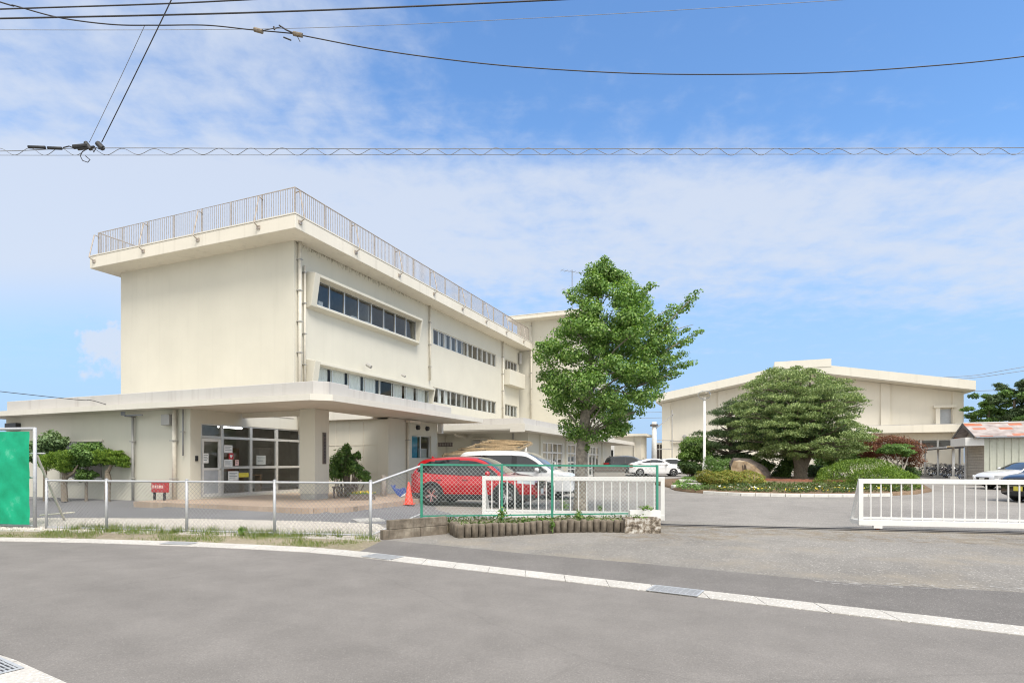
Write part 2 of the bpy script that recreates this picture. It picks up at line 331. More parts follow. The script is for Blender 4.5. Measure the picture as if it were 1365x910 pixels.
# ---------------------------------------------------------------- geometry
class MB:
    def __init__(s): s.v, s.f = [], []
    def add(s, vs, fs):
        o = len(s.v); s.v += [tuple(p) for p in vs]; s.f += [tuple(i + o for i in f) for f in fs]
        return s
    def box(s, x0, x1, y0, y1, z0, z1):
        x0, x1 = sorted((x0, x1)); y0, y1 = sorted((y0, y1)); z0, z1 = sorted((z0, z1))
        return s.add([(x0, y0, z0), (x1, y0, z0), (x1, y1, z0), (x0, y1, z0), (x0, y0, z1), (x1, y0, z1), (x1, y1, z1), (x0, y1, z1)],
                     [(0, 3, 2, 1), (4, 5, 6, 7), (0, 1, 5, 4), (1, 2, 6, 5), (2, 3, 7, 6), (3, 0, 4, 7)])
    def bar(s, p, q, w, h, up=(0, 0, 1)):            # rectangular bar between two points
        p, q = Vector(p), Vector(q); d = (q - p).normalized(); u = Vector(up)
        a = d.cross(u)
        if a.length < 1e-5: a = d.cross(Vector((1, 0, 0)))
        a.normalize(); b = a.cross(d).normalized()
        vs = [e + a * (i * w / 2) + b * (j * h / 2) for e in (p, q) for i, j in ((-1, -1), (1, -1), (1, 1), (-1, 1))]
        return s.add(vs, [(0, 1, 2, 3), (7, 6, 5, 4), (0, 4, 5, 1), (1, 5, 6, 2), (2, 6, 7, 3), (3, 7, 4, 0)])
    def quad(s, *ps): return s.add(ps, [tuple(range(len(ps)))])
    def prism(s, poly, z0, z1):                      # outline in plan, counter-clockwise
        n = len(poly)
        vs = [(x, y, z0) for x, y in poly] + [(x, y, z1) for x, y in poly]
        fs = [tuple(range(n - 1, -1, -1)), tuple(range(n, 2 * n))]
        fs += [(i, (i + 1) % n, n + (i + 1) % n, n + i) for i in range(n)]
        return s.add(vs, fs)
    def tube(s, p, q, r, n=8, r2=None, cap=True): return s.path([p, q], [r, r if r2 is None else r2], n, cap)
    def path(s, pts, r, n=8, cap=True):
        pts = [Vector(p) for p in pts]
        rs = r if hasattr(r, '__len__') else [r] * len(pts)
        o = len(s.v); prev = None
        for i, p in enumerate(pts):
            d = (pts[min(i + 1, len(pts) - 1)] - pts[max(i - 1, 0)])
            d = d.normalized() if d.length > 1e-9 else Vector((0, 0, 1))
            if prev is None:
                a = d.cross(Vector((0, 0, 1)))
                if a.length < 1e-3: a = d.cross(Vector((1, 0, 0)))
            else:
                a = prev - d * prev.dot(d)
            a.normalize(); prev = a; b = d.cross(a)
            for k in range(n):
                t = 2 * math.pi * k / n
                s.v.append(tuple(p + (a * math.cos(t) + b * math.sin(t)) * rs[i]))
        for i in range(len(pts) - 1):
            for k in range(n):
                a0 = o + i * n + k; a1 = o + i * n + (k + 1) % n
                s.f.append((a0, a1, a1 + n, a0 + n))
        if cap:
            s.f.append(tuple(o + k for k in range(n - 1, -1, -1)))
            s.f.append(tuple(o + (len(pts) - 1) * n + k for k in range(n)))
        return s
    def lathe(s, prof, c=(0, 0, 0), n=24, axis='z'):
        o = len(s.v)
        for r, h in prof:
            for k in range(n):
                t = 2 * math.pi * k / n; a, b = r * math.cos(t), r * math.sin(t)
                p = (a, b, h) if axis == 'z' else (a, h, b) if axis == 'y' else (h, a, b)
                s.v.append((p[0] + c[0], p[1] + c[1], p[2] + c[2]))
        for i in range(len(prof) - 1):
            for k in range(n):
                a0, a1 = o + i * n + k, o + i * n + (k + 1) % n
                s.f.append((a0, a1, a1 + n, a0 + n))
        return s
    def build(s, name, mat, parent=None, smooth=False, bevel=0.0, loc=None, rz=0.0):
        me = bpy.data.meshes.new(name); me.from_pydata(s.v, [], s.f); me.update()
        bm = bmesh.new(); bm.from_mesh(me); bmesh.ops.recalc_face_normals(bm, faces=bm.faces); bm.to_mesh(me); bm.free()
        o = bpy.data.objects.new(name, me); COL.objects.link(o)
        me.materials.append(MATS[mat])
        if smooth:
            for p in me.polygons: p.use_smooth = True
        if bevel:
            m = o.modifiers.new('bevel', 'BEVEL'); m.width = bevel; m.segments = 2; m.limit_method = 'ANGLE'; m.angle_limit = R(40)
        if parent: o.parent = parent
        if loc is not None: o.location = loc
        if rz: o.rotation_euler = (0, 0, rz)
        return o
def tag(o, label=None, cat=None, group=None, kind=None):
    if label: o['label'] = label
    if cat: o['category'] = cat
    if group: o['group'] = group
    if kind: o['kind'] = kind
    return o
def thing(name, label, cat, loc=(0, 0, 0), rz=0.0, group=None):
    o = bpy.data.objects.new(name, None); COL.objects.link(o)
    o.location = loc; o.rotation_euler = (0, 0, rz); o.empty_display_size = 0.3
    return tag(o, label, cat, group)
def copy_tree(o, parent=None):
    c = o.copy(); COL.objects.link(c)
    if parent: c.parent = parent
    for ch in list(o.children): copy_tree(ch, c)
    return c
def np_mesh(name, verts, nper, mat, parent=None):
    """one mesh of many separate small polygons, nper corners each"""
    nv = len(verts); nf = nv // nper
    me = bpy.data.meshes.new(name)
    me.vertices.add(nv); me.vertices.foreach_set('co', np.ascontiguousarray(verts, dtype=np.float32).ravel())
    me.loops.add(nv); me.loops.foreach_set('vertex_index', np.arange(nv, dtype=np.int32))
    me.polygons.add(nf); me.polygons.foreach_set('loop_start', np.arange(0, nv, nper, dtype=np.int32))
    try: me.polygons.foreach_set('loop_total', np.full(nf, nper, dtype=np.int32))
    except Exception: pass
    me.update(calc_edges=True); me.validate()
    o = bpy.data.objects.new(name, me); COL.objects.link(o); me.materials.append(MATS[mat])
    if parent: o.parent = parent
    return o
def nrm(a): return a / np.maximum(np.linalg.norm(a, axis=1, keepdims=True), 1e-9)
def leaf_points(blobs, n, rng, thick=0.22, top=-1.0, lump=0.22):
    """points and outward directions in the outer layer of lumpy ellipsoids"""
    b = np.array([bb[:6] for bb in blobs], dtype=float)
    area = (b[:, 3] * b[:, 4] + b[:, 3] * b[:, 5] + b[:, 4] * b[:, 5])
    k = rng.choice(len(b), n, p=area / area.sum())
    d = nrm(rng.normal(size=(n, 3)))
    if top > -1:
        low = d[:, 2] < top; d[low, 2] = np.abs(d[low, 2])
        d = nrm(d)
    ph = (k[:, None] * 1.7 + np.array([0.3, 1.1, 2.3]))
    lum = 1 + lump * (np.sin(d[:, 0] * 5 + ph[:, 0]) * np.sin(d[:, 1] * 5 + ph[:, 1]) + 0.6 * np.sin(d[:, 2] * 9 + ph[:, 2] + d[:, 0] * 7))
    rr = lum * (1 - np.abs(rng.normal(size=n)) * thick)
    p = b[k, :3] + d * b[k, 3:6] * np.clip(rr, 0.05, 1.4)[:, None]
    return p, nrm(d / b[k, 3:6]), k
def leaves(name, blobs, n, size, mat, parent, seed=1, thick=0.22, top=-1.0, lump=0.22, aspect=0.6, up=0.35, rnd=0.9, long_out=0.0):
    rng = np.random.default_rng(seed)
    p, d, k = leaf_points(blobs, n, rng, thick, top, lump)
    nor = nrm(d + rng.normal(size=(n, 3)) * rnd * 0.6 + np.array([0, 0, up]))
    a = rng.normal(size=(n, 3)); a = nrm(a - nor * (a * nor).sum(1, keepdims=True))
    if long_out:
        a = nrm(a * (1 - long_out) + (d * 0.6 + np.array([0, 0, 0.8])) * long_out)
        nor = nrm(nor - a * (nor * a).sum(1, keepdims=True))
    bb = np.cross(nor, a)
    s = (size * (0.6 + 0.7 * rng.random(n)))[:, None]
    bend = nor * s * 0.12
    q = np.stack([p - a * s * 0.5, p + bb * s * aspect * 0.5 + bend + a * s * 0.08, p + a * s * 0.5, p - bb * s * aspect * 0.5 + bend + a * s * 0.08], axis=1)
    return np_mesh(name, q.reshape(-1, 3), 4, mat, parent)
# ================================================================ camera, light, sky
cam = bpy.data.cameras.new('camera'); co = bpy.data.objects.new('camera', cam); COL.objects.link(co)
co.location = (0, 0, CAMZ); co.rotation_euler = (R(90), 0, 0)
cam.sensor_width = 36; cam.lens = F / 1365 * 36; cam.shift_y = (HY - 455) / 1365
cam.clip_end = 3000; cam.clip_start = 0.1
SC.camera = co
SUN = Vector((0.45, -0.89, 0)).normalized(); EL = R(56)
SUN = Vector((SUN.x * math.cos(EL), SUN.y * math.cos(EL), math.sin(EL)))
sl = bpy.data.lights.new('sun', 'SUN'); so = bpy.data.objects.new('sun', sl); COL.objects.link(so)
sl.energy = 2.15; sl.angle = R(26.0); sl.color = (1.0, 0.935, 0.85)
so.rotation_euler = SUN.to_track_quat('Z', 'Y').to_euler()
SC.cycles.filter_width = 1.1
SC.view_settings.view_transform = 'Standard'; SC.view_settings.look = 'None'
SC.view_settings.exposure = 1.0; SC.view_settings.gamma = 1
W = bpy.data.worlds.new('World'); SC.world = W; W.use_nodes = True
def sky():
    nt = W.node_tree; bg = nt.nodes['Background']
    s = nt.nodes.new('ShaderNodeTexSky'); s.sky_type = 'NISHITA'; s.sun_disc = False
    s.sun_elevation = EL; s.sun_rotation = math.atan2(SUN.x, SUN.y)
    s.air_density = 1.3; s.dust_density = 0.4; s.ozone_density = 3.0; s.altitude = 100
    tc = nt.nodes.new('ShaderNodeTexCoord'); d = tc.outputs['Generated']
    sp = nt.nodes.new('ShaderNodeSeparateXYZ'); nt.links.new(d, sp.inputs[0])
    def M(op, a, b=None, clamp=False):
        m = nt.nodes.new('ShaderNodeMath'); m.operation = op; m.use_clamp = clamp
        for i, v in ((0, a), (1, b)):
            if v is None: continue
            if hasattr(v, 'is_linked'): nt.links.new(v, m.inputs[i])
            else: m.inputs[i].default_value = v
        return m.outputs[0]
    zz = M('ADD', M('MAXIMUM', sp.outputs[2], 0.0), 0.16)
    cb = nt.nodes.new('ShaderNodeCombineXYZ')
    nt.links.new(M('DIVIDE', sp.outputs[0], zz), cb.inputs[0]); nt.links.new(M('DIVIDE', sp.outputs[1], zz), cb.inputs[1])
    pl = cb.outputs[0]
    def nz(sc, det, rough, off, dist=0.0, stretch=(1, 1, 1)):
        mp = nt.nodes.new('ShaderNodeMapping'); mp.inputs['Location'].default_value = off; mp.inputs['Scale'].default_value = stretch
        nt.links.new(pl, mp.inputs[0])
        n = N(nt, 'ShaderNodeTexNoise', Scale=sc, Detail=det, Roughness=rough, Distortion=dist)
        nt.links.new(mp.outputs[0], n.inputs['Vector']); return n.outputs['Fac']
    def ss(x, lo, hi):
        m = nt.nodes.new('ShaderNodeMapRange'); m.interpolation_type = 'SMOOTHSTEP'
        m.inputs[1].default_value = lo; m.inputs[2].default_value = hi
        nt.links.new(x, m.inputs[0]); return m.outputs[0]
    big = nz(1.0, 4, 0.55, (3.1, 1.7, 0))
    puff = nz(11.0, 6, 0.58, (0.4, 0.2, 0), 0.2)
    wisp = nz(2.6, 7, 0.62, (5.2, 0.9, 0), 0.6, (0.5, 1.6, 1))
    tanaz = M('DIVIDE', sp.outputs[0], M('MAXIMUM', sp.outputs[1], 0.05))          # left - right
    tanel = M('DIVIDE', sp.outputs[2], M('MAXIMUM', sp.outputs[1], 0.05))          # low - high
    left = M('SUBTRACT', 1.0, ss(tanaz, -0.55, 0.10))
    band = M('MULTIPLY', ss(tanel, 0.20, 0.36), M('SUBTRACT', 1.0, ss(tanel, 0.46, 0.60)))
    lowclear = ss(tanel, 0.10, 0.26)
    cov = M('ADD', M('MULTIPLY', left, 0.38), M('MULTIPLY', band, 0.46))
    cov = M('MULTIPLY', cov, M('ADD', M('MULTIPLY', lowclear, 0.8), 0.2))
    cov = M('ADD', M('ADD', cov, 0.06), M('MULTIPLY', big, 0.55))
    tex = M('ADD', M('MULTIPLY', puff, 0.62), M('MULTIPLY', wisp, 0.48))
    dens = ss(M('ADD', cov, M('MULTIPLY', tex, 0.9)), 0.82, 1.42)
    # heaped cloud low on the left
    hv = nt.nodes.new('ShaderNodeCombineXYZ'); nt.links.new(tanaz, hv.inputs[0]); nt.links.new(tanel, hv.inputs[1])
    hn = N(nt, 'ShaderNodeTexNoise', Scale=22.0, Detail=6.0, Roughness=0.6); nt.links.new(hv.outputs[0], hn.inputs['Vector'])
    ex = M('DIVIDE', M('ADD', tanaz, 0.69), 0.11); ey = M('DIVIDE', M('SUBTRACT', tanel, 0.20), 0.075)
    hd = M('SQRT', M('ADD', M('MULTIPLY', ex, ex), M('MULTIPLY', ey, ey)))
    heap = ss(M('ADD', M('SUBTRACT', 0.75, hd), M('MULTIPLY', M('SUBTRACT', hn.outputs['Fac'], 0.5), 2.2)), 0.0, 0.45)
    lowleft = M('MULTIPLY', M('SUBTRACT', 1.0, ss(tanaz, -0.75, -0.45)), M('SUBTRACT', 1.0, ss(tanel, 0.20, 0.36)))
    dens = M('MULTIPLY', dens, M('SUBTRACT', 1.0, M('MULTIPLY', lowleft, 0.85)))
    dens = M('MAXIMUM', dens, M('MULTIPLY', heap, 0.95))
    high = M('MAXIMUM', ss(sp.outputs[2], 0.66, 0.90), M('SUBTRACT', 1.0, ss(sp.outputs[1], -0.35, 0.05)))   # added fill light: unseen bright cloud overhead and behind the camera
    fac = M('MULTIPLY', dens, 0.86, True)
    tint = mixc(nt, 1.0, s.outputs[0], (0.67, 0.86, 1.04), 'MULTIPLY')
    # thin veil everywhere towards the horizon
    veil = M('MULTIPLY', M('SUBTRACT', 1.0, ss(tanel, 0.0, 0.62)), 0.9)
    tint = mixc(nt, veil, tint, (1.85, 2.7, 4.1))
    col = mixc(nt, fac, tint, (3.25, 3.55, 4.1))
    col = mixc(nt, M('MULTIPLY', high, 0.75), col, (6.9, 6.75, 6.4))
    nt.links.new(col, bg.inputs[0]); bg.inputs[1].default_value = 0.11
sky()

# ================================================================ ground and paved surfaces
def structure(o): return tag(o, kind='structure')
def ground():
    ys = [-40, 0, 8, 13.5, 20, 30, 40, 53.5, 80, 200, 900]; xs = [-600, -60, -20, 0, 20, 60, 600]
    mb = MB()
    for y in ys:
        for x in xs: mb.v.append((x, y, g(y)))
    n = len(xs)
    for j in range(len(ys) - 1):
        for i in range(n - 1): mb.f.append((j * n + i, j * n + i + 1, (j + 1) * n + i + 1, (j + 1) * n + i))
    structure(mb.build('ground', 'yard_asphalt'))
ground()
def sheet(name, mat, pts, dz, struct=True):
    mb = MB(); mb.v = [(p[0], p[1], g(p[1]) + dz) for p in pts]; mb.f = [tuple(range(len(pts)))]
    o = mb.build(name, mat)
    if o.data.polygons[0].normal.z < 0: o.data.flip_normals()
    return structure(o) if struct else o
def ext(a, b, d):                                # beyond b, away from a
    v = (b - a).normalized(); return b + v * d
gt = [G(x, y) for x, y in ((0, 716.5), (120, 718.5), (250, 722.2), (340, 726), (420, 730), (480, 735.0))]
gb = [G(x, y) for x, y in ((0, 721.3), (120, 723.6), (250, 728.2), (340, 732.3), (420, 737), (480, 743.0))]
t1, t2 = G(760, 767.5), G(1365, 835.7); b1, b2 = G(760, 776.0), G(1365, 847.8)
gt = [ext(gt[1], gt[0], 45)] + gt + [t1, t2, ext(t1, t2, 25)]
gb = [ext(gb[1], gb[0], 45)] + gb + [b1, b2, ext(b1, b2, 25)]
# near gutter, parallel to the far one, bent the same way further left
na, nb = G(0, 872), G(85, 910)
nd = (nb - na).normalized()
near = [na + Vector((-3.2, 1.5, 0)) + Vector((-40, 6.5, 0)), na + Vector((-3.2, 1.5, 0)), na, nb, nb + nd * 30]
nn = Vector((-nd.y, nd.x, 0)); nn = -nn if nn.y > 0 else nn
near2 = [p + nn * 0.62 + (Vector((0, -0.1, 0)) if i < 2 else Vector()) for i, p in enumerate(near)]
sheet('road', 'road_asphalt', gb + near[::-1], 0.004)
def strip_blocks(name, mat, up, lo, dz, step, thick=0.05, gap=0.008):
    """concrete gutter slabs laid end to end, open joints between them"""
    def sample(line):
        L = [0]
        for a, b in zip(line, line[1:]): L.append(L[-1] + (b - a).length)
        return L
    Lu, Ll = sample(up), sample(lo)
    def at(line, L, t):
        s = t * L[-1]
        for i in range(len(line) - 1):
            if s <= L[i + 1] or i == len(line) - 2:
                return line[i].lerp(line[i + 1], (s - L[i]) / (L[i + 1] - L[i]))
    n = max(1, int(Lu[-1] / step)); mb = MB()
    for i in range(n):
        a, b = i / n + gap / 2 / Lu[-1], (i + 1) / n - gap / 2 / Lu[-1]
        q = [at(up, Lu, a), at(up, Lu, b), at(lo, Ll, b), at(lo, Ll, a)]
        zt = dz + random.uniform(-0.0015, 0.0015)
        q2 = [Vector((p.x, p.y, zt)) for p in q]; q1 = [Vector((p.x, p.y, zt - thick)) for p in q]
        mb.add(q2 + q1, [(0, 1, 2, 3), (0, 4, 5, 1), (1, 5, 6, 2), (2, 6, 7, 3), (3, 7, 4, 0)])
    return mb.build(name, mat)
structure(strip_blocks('gutter', 'gutter_concrete', gt, gb, 0.012, 0.62))
structure(strip_blocks('gutter', 'gutter_concrete', near, near2, 0.014, 0.9))
sheet('verge', 'soil', [p - nn * 0 for p in near2] + [Vector((near2[-1].x, -14, 0)), Vector((-60, -14, 0))], 0.003)
def grate(cx, cy, d, w, l, label):
    d = Vector((d.x, d.y, 0)).normalized()
    root = thing('drain_grate', label, 'drain grate', (cx, cy, 0.018), math.atan2(d.y, d.x), 'steel drain grates set in the gutters')
    mb = MB(); fr = 0.025
    mb.box(-l / 2, l / 2, -w / 2, -w / 2 + fr, 0, 0.006); mb.box(-l / 2, l / 2, w / 2 - fr, w / 2, 0, 0.006)
    mb.box(-l / 2, -l / 2 + fr, -w / 2 + fr, w / 2 - fr, 0, 0.006); mb.box(l / 2 - fr, l / 2, -w / 2 + fr, w / 2 - fr, 0, 0.006)
    mb.build('frame', 'galv', root)
    mb = MB(); n = int(w / 0.032)
    for i in range(n):
        y = -w / 2 + fr + (i + 0.5) * (w - 2 * fr) / n
        mb.box(-l / 2 + fr, l / 2 - fr, y - 0.006, y + 0.006, 0.0005, 0.0055)
    for i in range(1, 8):
        x = -l / 2 + l * i / 8
        mb.box(x - 0.004, x + 0.004, -w / 2 + fr, w / 2 - fr, 0.0005, 0.0045)
    mb.build('bar_grid', 'galv', root)
    MB().box(-l / 2 + 0.01, l / 2 - 0.01, -w / 2 + 0.01, w / 2 - 0.01, -0.001, 0.0002).build('channel', 'dark_metal', root)
gd = (t2 - t1).normalized()
c = (G(900, 784.2) + G(900, 793)) / 2
grate(c.x, c.y, gd, 0.36, 0.62, 'steel drain grate in the white gutter in front of the gateway')
c = (G(510, 739) + G(510, 746.6)) / 2
grate(c.x, c.y, gd, 0.36, 0.62, 'steel drain grate in the gutter near the concrete block wall')
c = (G(238, 722.3) + G(238, 727.3)) / 2
grate(c.x, c.y, gb[3] - gb[2], 0.3, 0.62, 'grey drain grate in the gutter before the grass verge')
c = G(40, 892) - nd * 0.44 + nn * 0.29
grate(c.x, c.y, nd, 0.52, 0.84, 'large steel drain grate in the near gutter at the road corner')

apron = gt[6:9] + [Vector((14, 4.0, 0)), Vector((16, 11.5, 0)), G(1365, 709), G(1140, 704), G(886, 694), G(832, 700), G(600, 705), G(512, 722)]
sheet('driveway', 'apron_asphalt', apron, 0.004)
sheet('driveway_patch', 'strip_asphalt', [gt[6], gt[7], gt[8], gt[9], G(1365, 790) + Vector((8, -4.6, 0)), G(1365, 790), G(1130, 777), G(865, 752), G(700, 738), G(600, 728), G(510, 719.5)], 0.008)
sheet('driveway_edge', 'sand_patch', [G(800, 713), G(886, 700), G(1140, 706), G(1365, 710.5), G(1500, 713), G(1500, 732), G(1250, 724), G(1100, 721), G(990, 719), G(850, 722)], 0.010)
sheet('gravel_bed', 'gravel_bed', [G(-60, 690.5), G(60, 690), G(250, 691), G(430, 695), G(505, 698.5), G(517, 706), G(505, 722), G(470, 722), G(366, 717), G(249, 713.5), G(142, 711.5), G(-60, 708)], 0.006)
sheet('verge', 'soil', [gt[0], gt[1], gt[2], gt[3], gt[4], gt[5], gt[6], G(510, 720.5), G(500, 721), G(366, 716), G(249, 712.5), G(142, 710.5), G(-60, 707), G(-60, 707) + Vector((-30, 4, 0))], 0.009)
for k, q in enumerate((((1050, 773), (1365, 783), (1365, 789), (1150, 783)), ((860, 736), (893, 735), (890, 739), (868, 739)), ((845, 712), (872, 710), (905, 712), (870, 714)))):
    sheet('road_marking', 'worn_paint', [G(*p) for p in q], 0.012)
# gateway track: a steel rail in a dark strip of concrete
TA, TB = Vector((-0.9, 15.35, 0)), Vector((14.5, 12.0, 0))
td = (TB - TA).normalized(); tn = Vector((-td.y, td.x, 0))
mb = MB()
for o0, o1, h in ((-0.16, 0.16, 0.006), ):
    q = [TA + tn * o0, TB + tn * o0, TB + tn * o1, TA + tn * o1]
    mb.add([(p.x, p.y, g(p.y) + 0.012) for p in q], [(0, 1, 2, 3)])
structure(mb.build('gate_track_bed', 'strip_asphalt'))
mb = MB(); mb.bar((TA.x, TA.y, g(TA.y) + 0.022), (TB.x, TB.y, g(TB.y) + 0.022), 0.03, 0.02)
tag(mb.build('gate_rail', 'dark_metal'), 'dark steel rail the white gates roll on, across the gateway', 'gate rail')

# planted island
isl = [G(x, y) for x, y in ((893, 650), (900, 653.5), (918, 656), (940, 657.5), (985, 660), (1060, 661.2), (1130, 661.4), (1187, 660.5), (1222, 658.5), (1243, 655))]
isl += [Vector(p) for p in ((25.5, 36, 0), (23.5, 41, 0), (18.5, 43.5, 0), (13, 42.5, 0), (9.6, 38.5, 0), (8.5, 34.5, 0))]
IC = Vector((16.0, 34.0, 0))
def island_z(x, y):
    # distance ratio to the outline
    d = Vector((x, y, 0)) - IC
    best = 0.0
    for a, b in zip(isl, isl[1:] + isl[:1]):
        e1, e2 = Vector((a.x, a.y, 0)) - IC, Vector((b.x, b.y, 0)) - IC
        den = e1.x * e2.y - e2.x * e1.y
        if abs(den) < 1e-9: continue
        s = (d.x * e2.y - e2.x * d.y) / den; t = (e1.x * d.y - d.x * e1.y) / den
        if s >= -1e-6 and t >= -1e-6: best = max(best, s + t)
    return g(y) + 0.10 + 0.36 * max(0, 1 - best ** 2)
def island():
    mb = MB(); n = len(isl); rings = [1.0, 0.93, 0.85, 0.75, 0.6, 0.45, 0.3, 0.15]
    for p in isl: mb.v.append((p.x, p.y, g(p.y) - 0.05))
    for s in rings:
        for p in isl:
            q = IC.lerp(Vector((p.x, p.y, 0)), s); mb.v.append((q.x, q.y, g(q.y) + 0.10 + 0.36 * (1 - s * s)))
    mb.v.append((IC.x, IC.y, g(IC.y) + 0.46)); m = len(rings)
    for r in range(m):
        for i in range(n): mb.f.append((r * n + i, r * n + (i + 1) % n, (r + 1) * n + (i + 1) % n, (r + 1) * n + i))
    for i in range(n): mb.f.append((m * n + i, m * n + (i + 1) % n, (m + 1) * n))
    structure(mb.build('planted_island', 'island_soil', smooth=True))
island()
# white kerb stones along the island front
kp = [G(x, y) for x, y in ((938, 657.8), (985, 660.4), (1060, 661.9), (1130, 662.0), (1188, 661.2))]
def kerb():
    L = [0]
    for a, b in zip(kp, kp[1:]): L.append(L[-1] + (b - a).length)
    def at(s):
        for i in range(len(kp) - 1):
            if s <= L[i + 1] or i == len(kp) - 2: return kp[i].lerp(kp[i + 1], (s - L[i]) / (L[i + 1] - L[i]))
    n = 14
    src = MB().box(-0.5, 0.5, -0.075, 0.075, -0.05, 0.13)
    for i in range(n):
        a, b = at(L[-1] * i / n), at(L[-1] * (i + 1) / n); m = (a + b) / 2; l = (b - a).length - 0.015
        if i == 0:
            o = src.build('kerb_stone', 'concrete_white', bevel=0.015); first = o
        else:
            o = first.copy(); COL.objects.link(o)
        o.location = (m.x, m.y, g(m.y)); o.rotation_euler = (0, 0, math.atan2(b.y - a.y, b.x - a.x)); o.scale = (l, 1, 1)
        tag(o, 'white concrete kerb stone in the curved row edging the planted island', 'kerb stone', 'kerb stones edging the planted island')
kerb()
# ================================================================ the school: local axes u (away, right), v (away, left)
CO = Vector((-9.08, 23.9, 0)); UA = math.atan2(0.925, 0.381)
U2 = Vector((math.cos(UA), math.sin(UA), 0)); V2 = Vector((-math.sin(UA), math.cos(UA), 0))
def B(u, v, z=0.0):
    p = CO + U2 * u + V2 * v; return Vector((p.x, p.y, z))
school = thing('school_building', 'long three storey cream school with rooftop railing and flat entrance canopy', 'school', CO, UA)
def hole_wall(mb, fmap, a0, a1, b0, b1, holes, depth=0.16):
    """a wall sheet with openings; fmap(a, b, d) -> point, d goes into the wall"""
    As = sorted({a0, a1, *[h[0] for h in holes], *[h[1] for h in holes]})
    Bs = sorted({b0, b1, *[h[2] for h in holes], *[h[3] for h in holes]})
    for i in range(len(As) - 1):
        for j in range(len(Bs) - 1):
            ca, cb_ = (As[i] + As[i + 1]) / 2, (Bs[j] + Bs[j + 1]) / 2
            if any(h[0] < ca < h[1] and h[2] < cb_ < h[3] for h in holes): continue
            mb.quad(fmap(As[i], Bs[j], 0), fmap(As[i + 1], Bs[j], 0), fmap(As[i + 1], Bs[j + 1], 0), fmap(As[i], Bs[j + 1], 0))
    for h in holes:
        c = [(h[0], h[2]), (h[1], h[2]), (h[1], h[3]), (h[0], h[3])]
        for k in range(4):
            (x0, y0), (x1, y1) = c[k], c[(k + 1) % 4]
            mb.quad(fmap(x0, y0, 0), fmap(x1, y1, 0), fmap(x1, y1, depth), fmap(x0, y0, depth))
fv = lambda v0: (lambda a, b, d: (a, v0 + d, b))          # facing -v
fu = lambda u0: (lambda a, b, d: (u0 + d, a, b))          # facing -u
def fbox(mb, fm, a0, a1, b0, b1, d0, d1):
    vs = [fm(a, b, d) for d in (d0, d1) for a, b in ((a0, b0), (a1, b0), (a1, b1), (a0, b1))]
    mb.add(vs, [(0, 1, 2, 3), (7, 6, 5, 4), (0, 4, 5, 1), (1, 5, 6, 2), (2, 6, 7, 3), (3, 7, 4, 0)])
def strip_window(parent, fm, a0, a1, b0, b1, n, depth=0.10, frame='alu', glass='glass', pattern=None, curtain=None, name='window', label=None, mw=0.05):
    mb = MB(); e = 0.045
    fbox(mb, fm, a0, a1, b0, b0 + e, depth - 0.03, depth + 0.04); fbox(mb, fm, a0, a1, b1 - e, b1, depth - 0.03, depth + 0.04)
    for i in range(n + 1):
        a = a0 + (a1 - a0) * i / n; w = mw if 0 < i < n else mw * 0.8
        a = min(max(a, a0 + w / 2), a1 - w / 2)
        fbox(mb, fm, a - w / 2, a + w / 2, b0 + e, b1 - e, depth - 0.04, depth + 0.04)
    o = mb.build(name, frame, parent)
    if label: o['label'] = label
    mb = MB()
    for i in range(n):
        x0, x1 = a0 + (a1 - a0) * i / n + mw / 2, a0 + (a1 - a0) * (i + 1) / n - mw / 2
        dd = depth + (0.012 if i % 2 else -0.008)
        mb.quad(fm(x0, b0 + e, dd), fm(x1, b0 + e, dd), fm(x1, b1 - e, dd), fm(x0, b1 - e, dd))
    mb.build('pane', glass, o)
    if curtain:
        mb = MB(); rng = random.Random(int(a0 * 31 + b0 * 7))
        for i in range(n):
            x0, x1 = a0 + (a1 - a0) * i / n, a0 + (a1 - a0) * (i + 1) / n
            c0 = x0 + 0.06 + rng.random() * curtain * (x1 - x0) * 0.5; c1 = x1 - 0.03 - rng.random() * curtain * (x1 - x0) * 0.6
            if rng.random() < 0.12: continue
            m = 14
            for k in range(m):
                p, q = c0 + (c1 - c0) * k / m, c0 + (c1 - c0) * (k + 1) / m
                dp, dq = depth + 0.16 + 0.03 * math.sin(k * 1.9), depth + 0.16 + 0.03 * math.sin((k + 1) * 1.9)
                mb.quad(fm(p, b0 + 0.02, dp), fm(q, b0 + 0.02, dq), fm(q, b1, dq), fm(p, b1, dp))
        mb.build('curtain', 'curtain', o)
    return o
W3 = (1.05, 9.35, 8.42, 9.52); W2 = (1.05, 10.75, 4.75, 5.78)
R3 = (11.4, 20.75, 8.67, 9.60); R2 = (11.4, 20.75, 5.17, 6.08); S3 = (22.45, 25.0, 8.77, 9.60); S2 = (22.45, 25.0, 5.2, 6.1)
ENT = (-4.4, 0.62, 0.36, 2.93)
mb = MB()
hole_wall(mb, fv(0), 0, 25.4, 3.45, 10.85, [W3, W2, R3, R2, S3, S2], 0.2)
hole_wall(mb, fv(0), -4.8, 25.4, 0.1, 3.45, [ENT], 0.16)
hole_wall(mb, fu(0), 0, 10.84, 3.45, 10.85, [], 0.2)
mb.quad((25.4, 0, 0), (25.4, 10.84, 0), (25.4, 10.84, 10.85), (25.4, 0, 10.85)); mb.quad((0, 10.84, 3.45), (25.4, 10.84, 3.45), (25.4, 10.84, 10.85), (0, 10.84, 10.85))
mb.build('main_wall', 'front_wall', school)
mb = MB()
hole_wall(mb, fu(-4.8), 0, 10.6, 0.1, 3.5, [(4.6, 7.1, 0.95, 2.35)], 0.14)
mb.quad((-4.8, 10.6, 0.1), (0, 10.6, 0.1), (0, 10.6, 3.5), (-4.8, 10.6, 3.5))
mb.build('wing_wall', 'wall', school)
mb = MB()
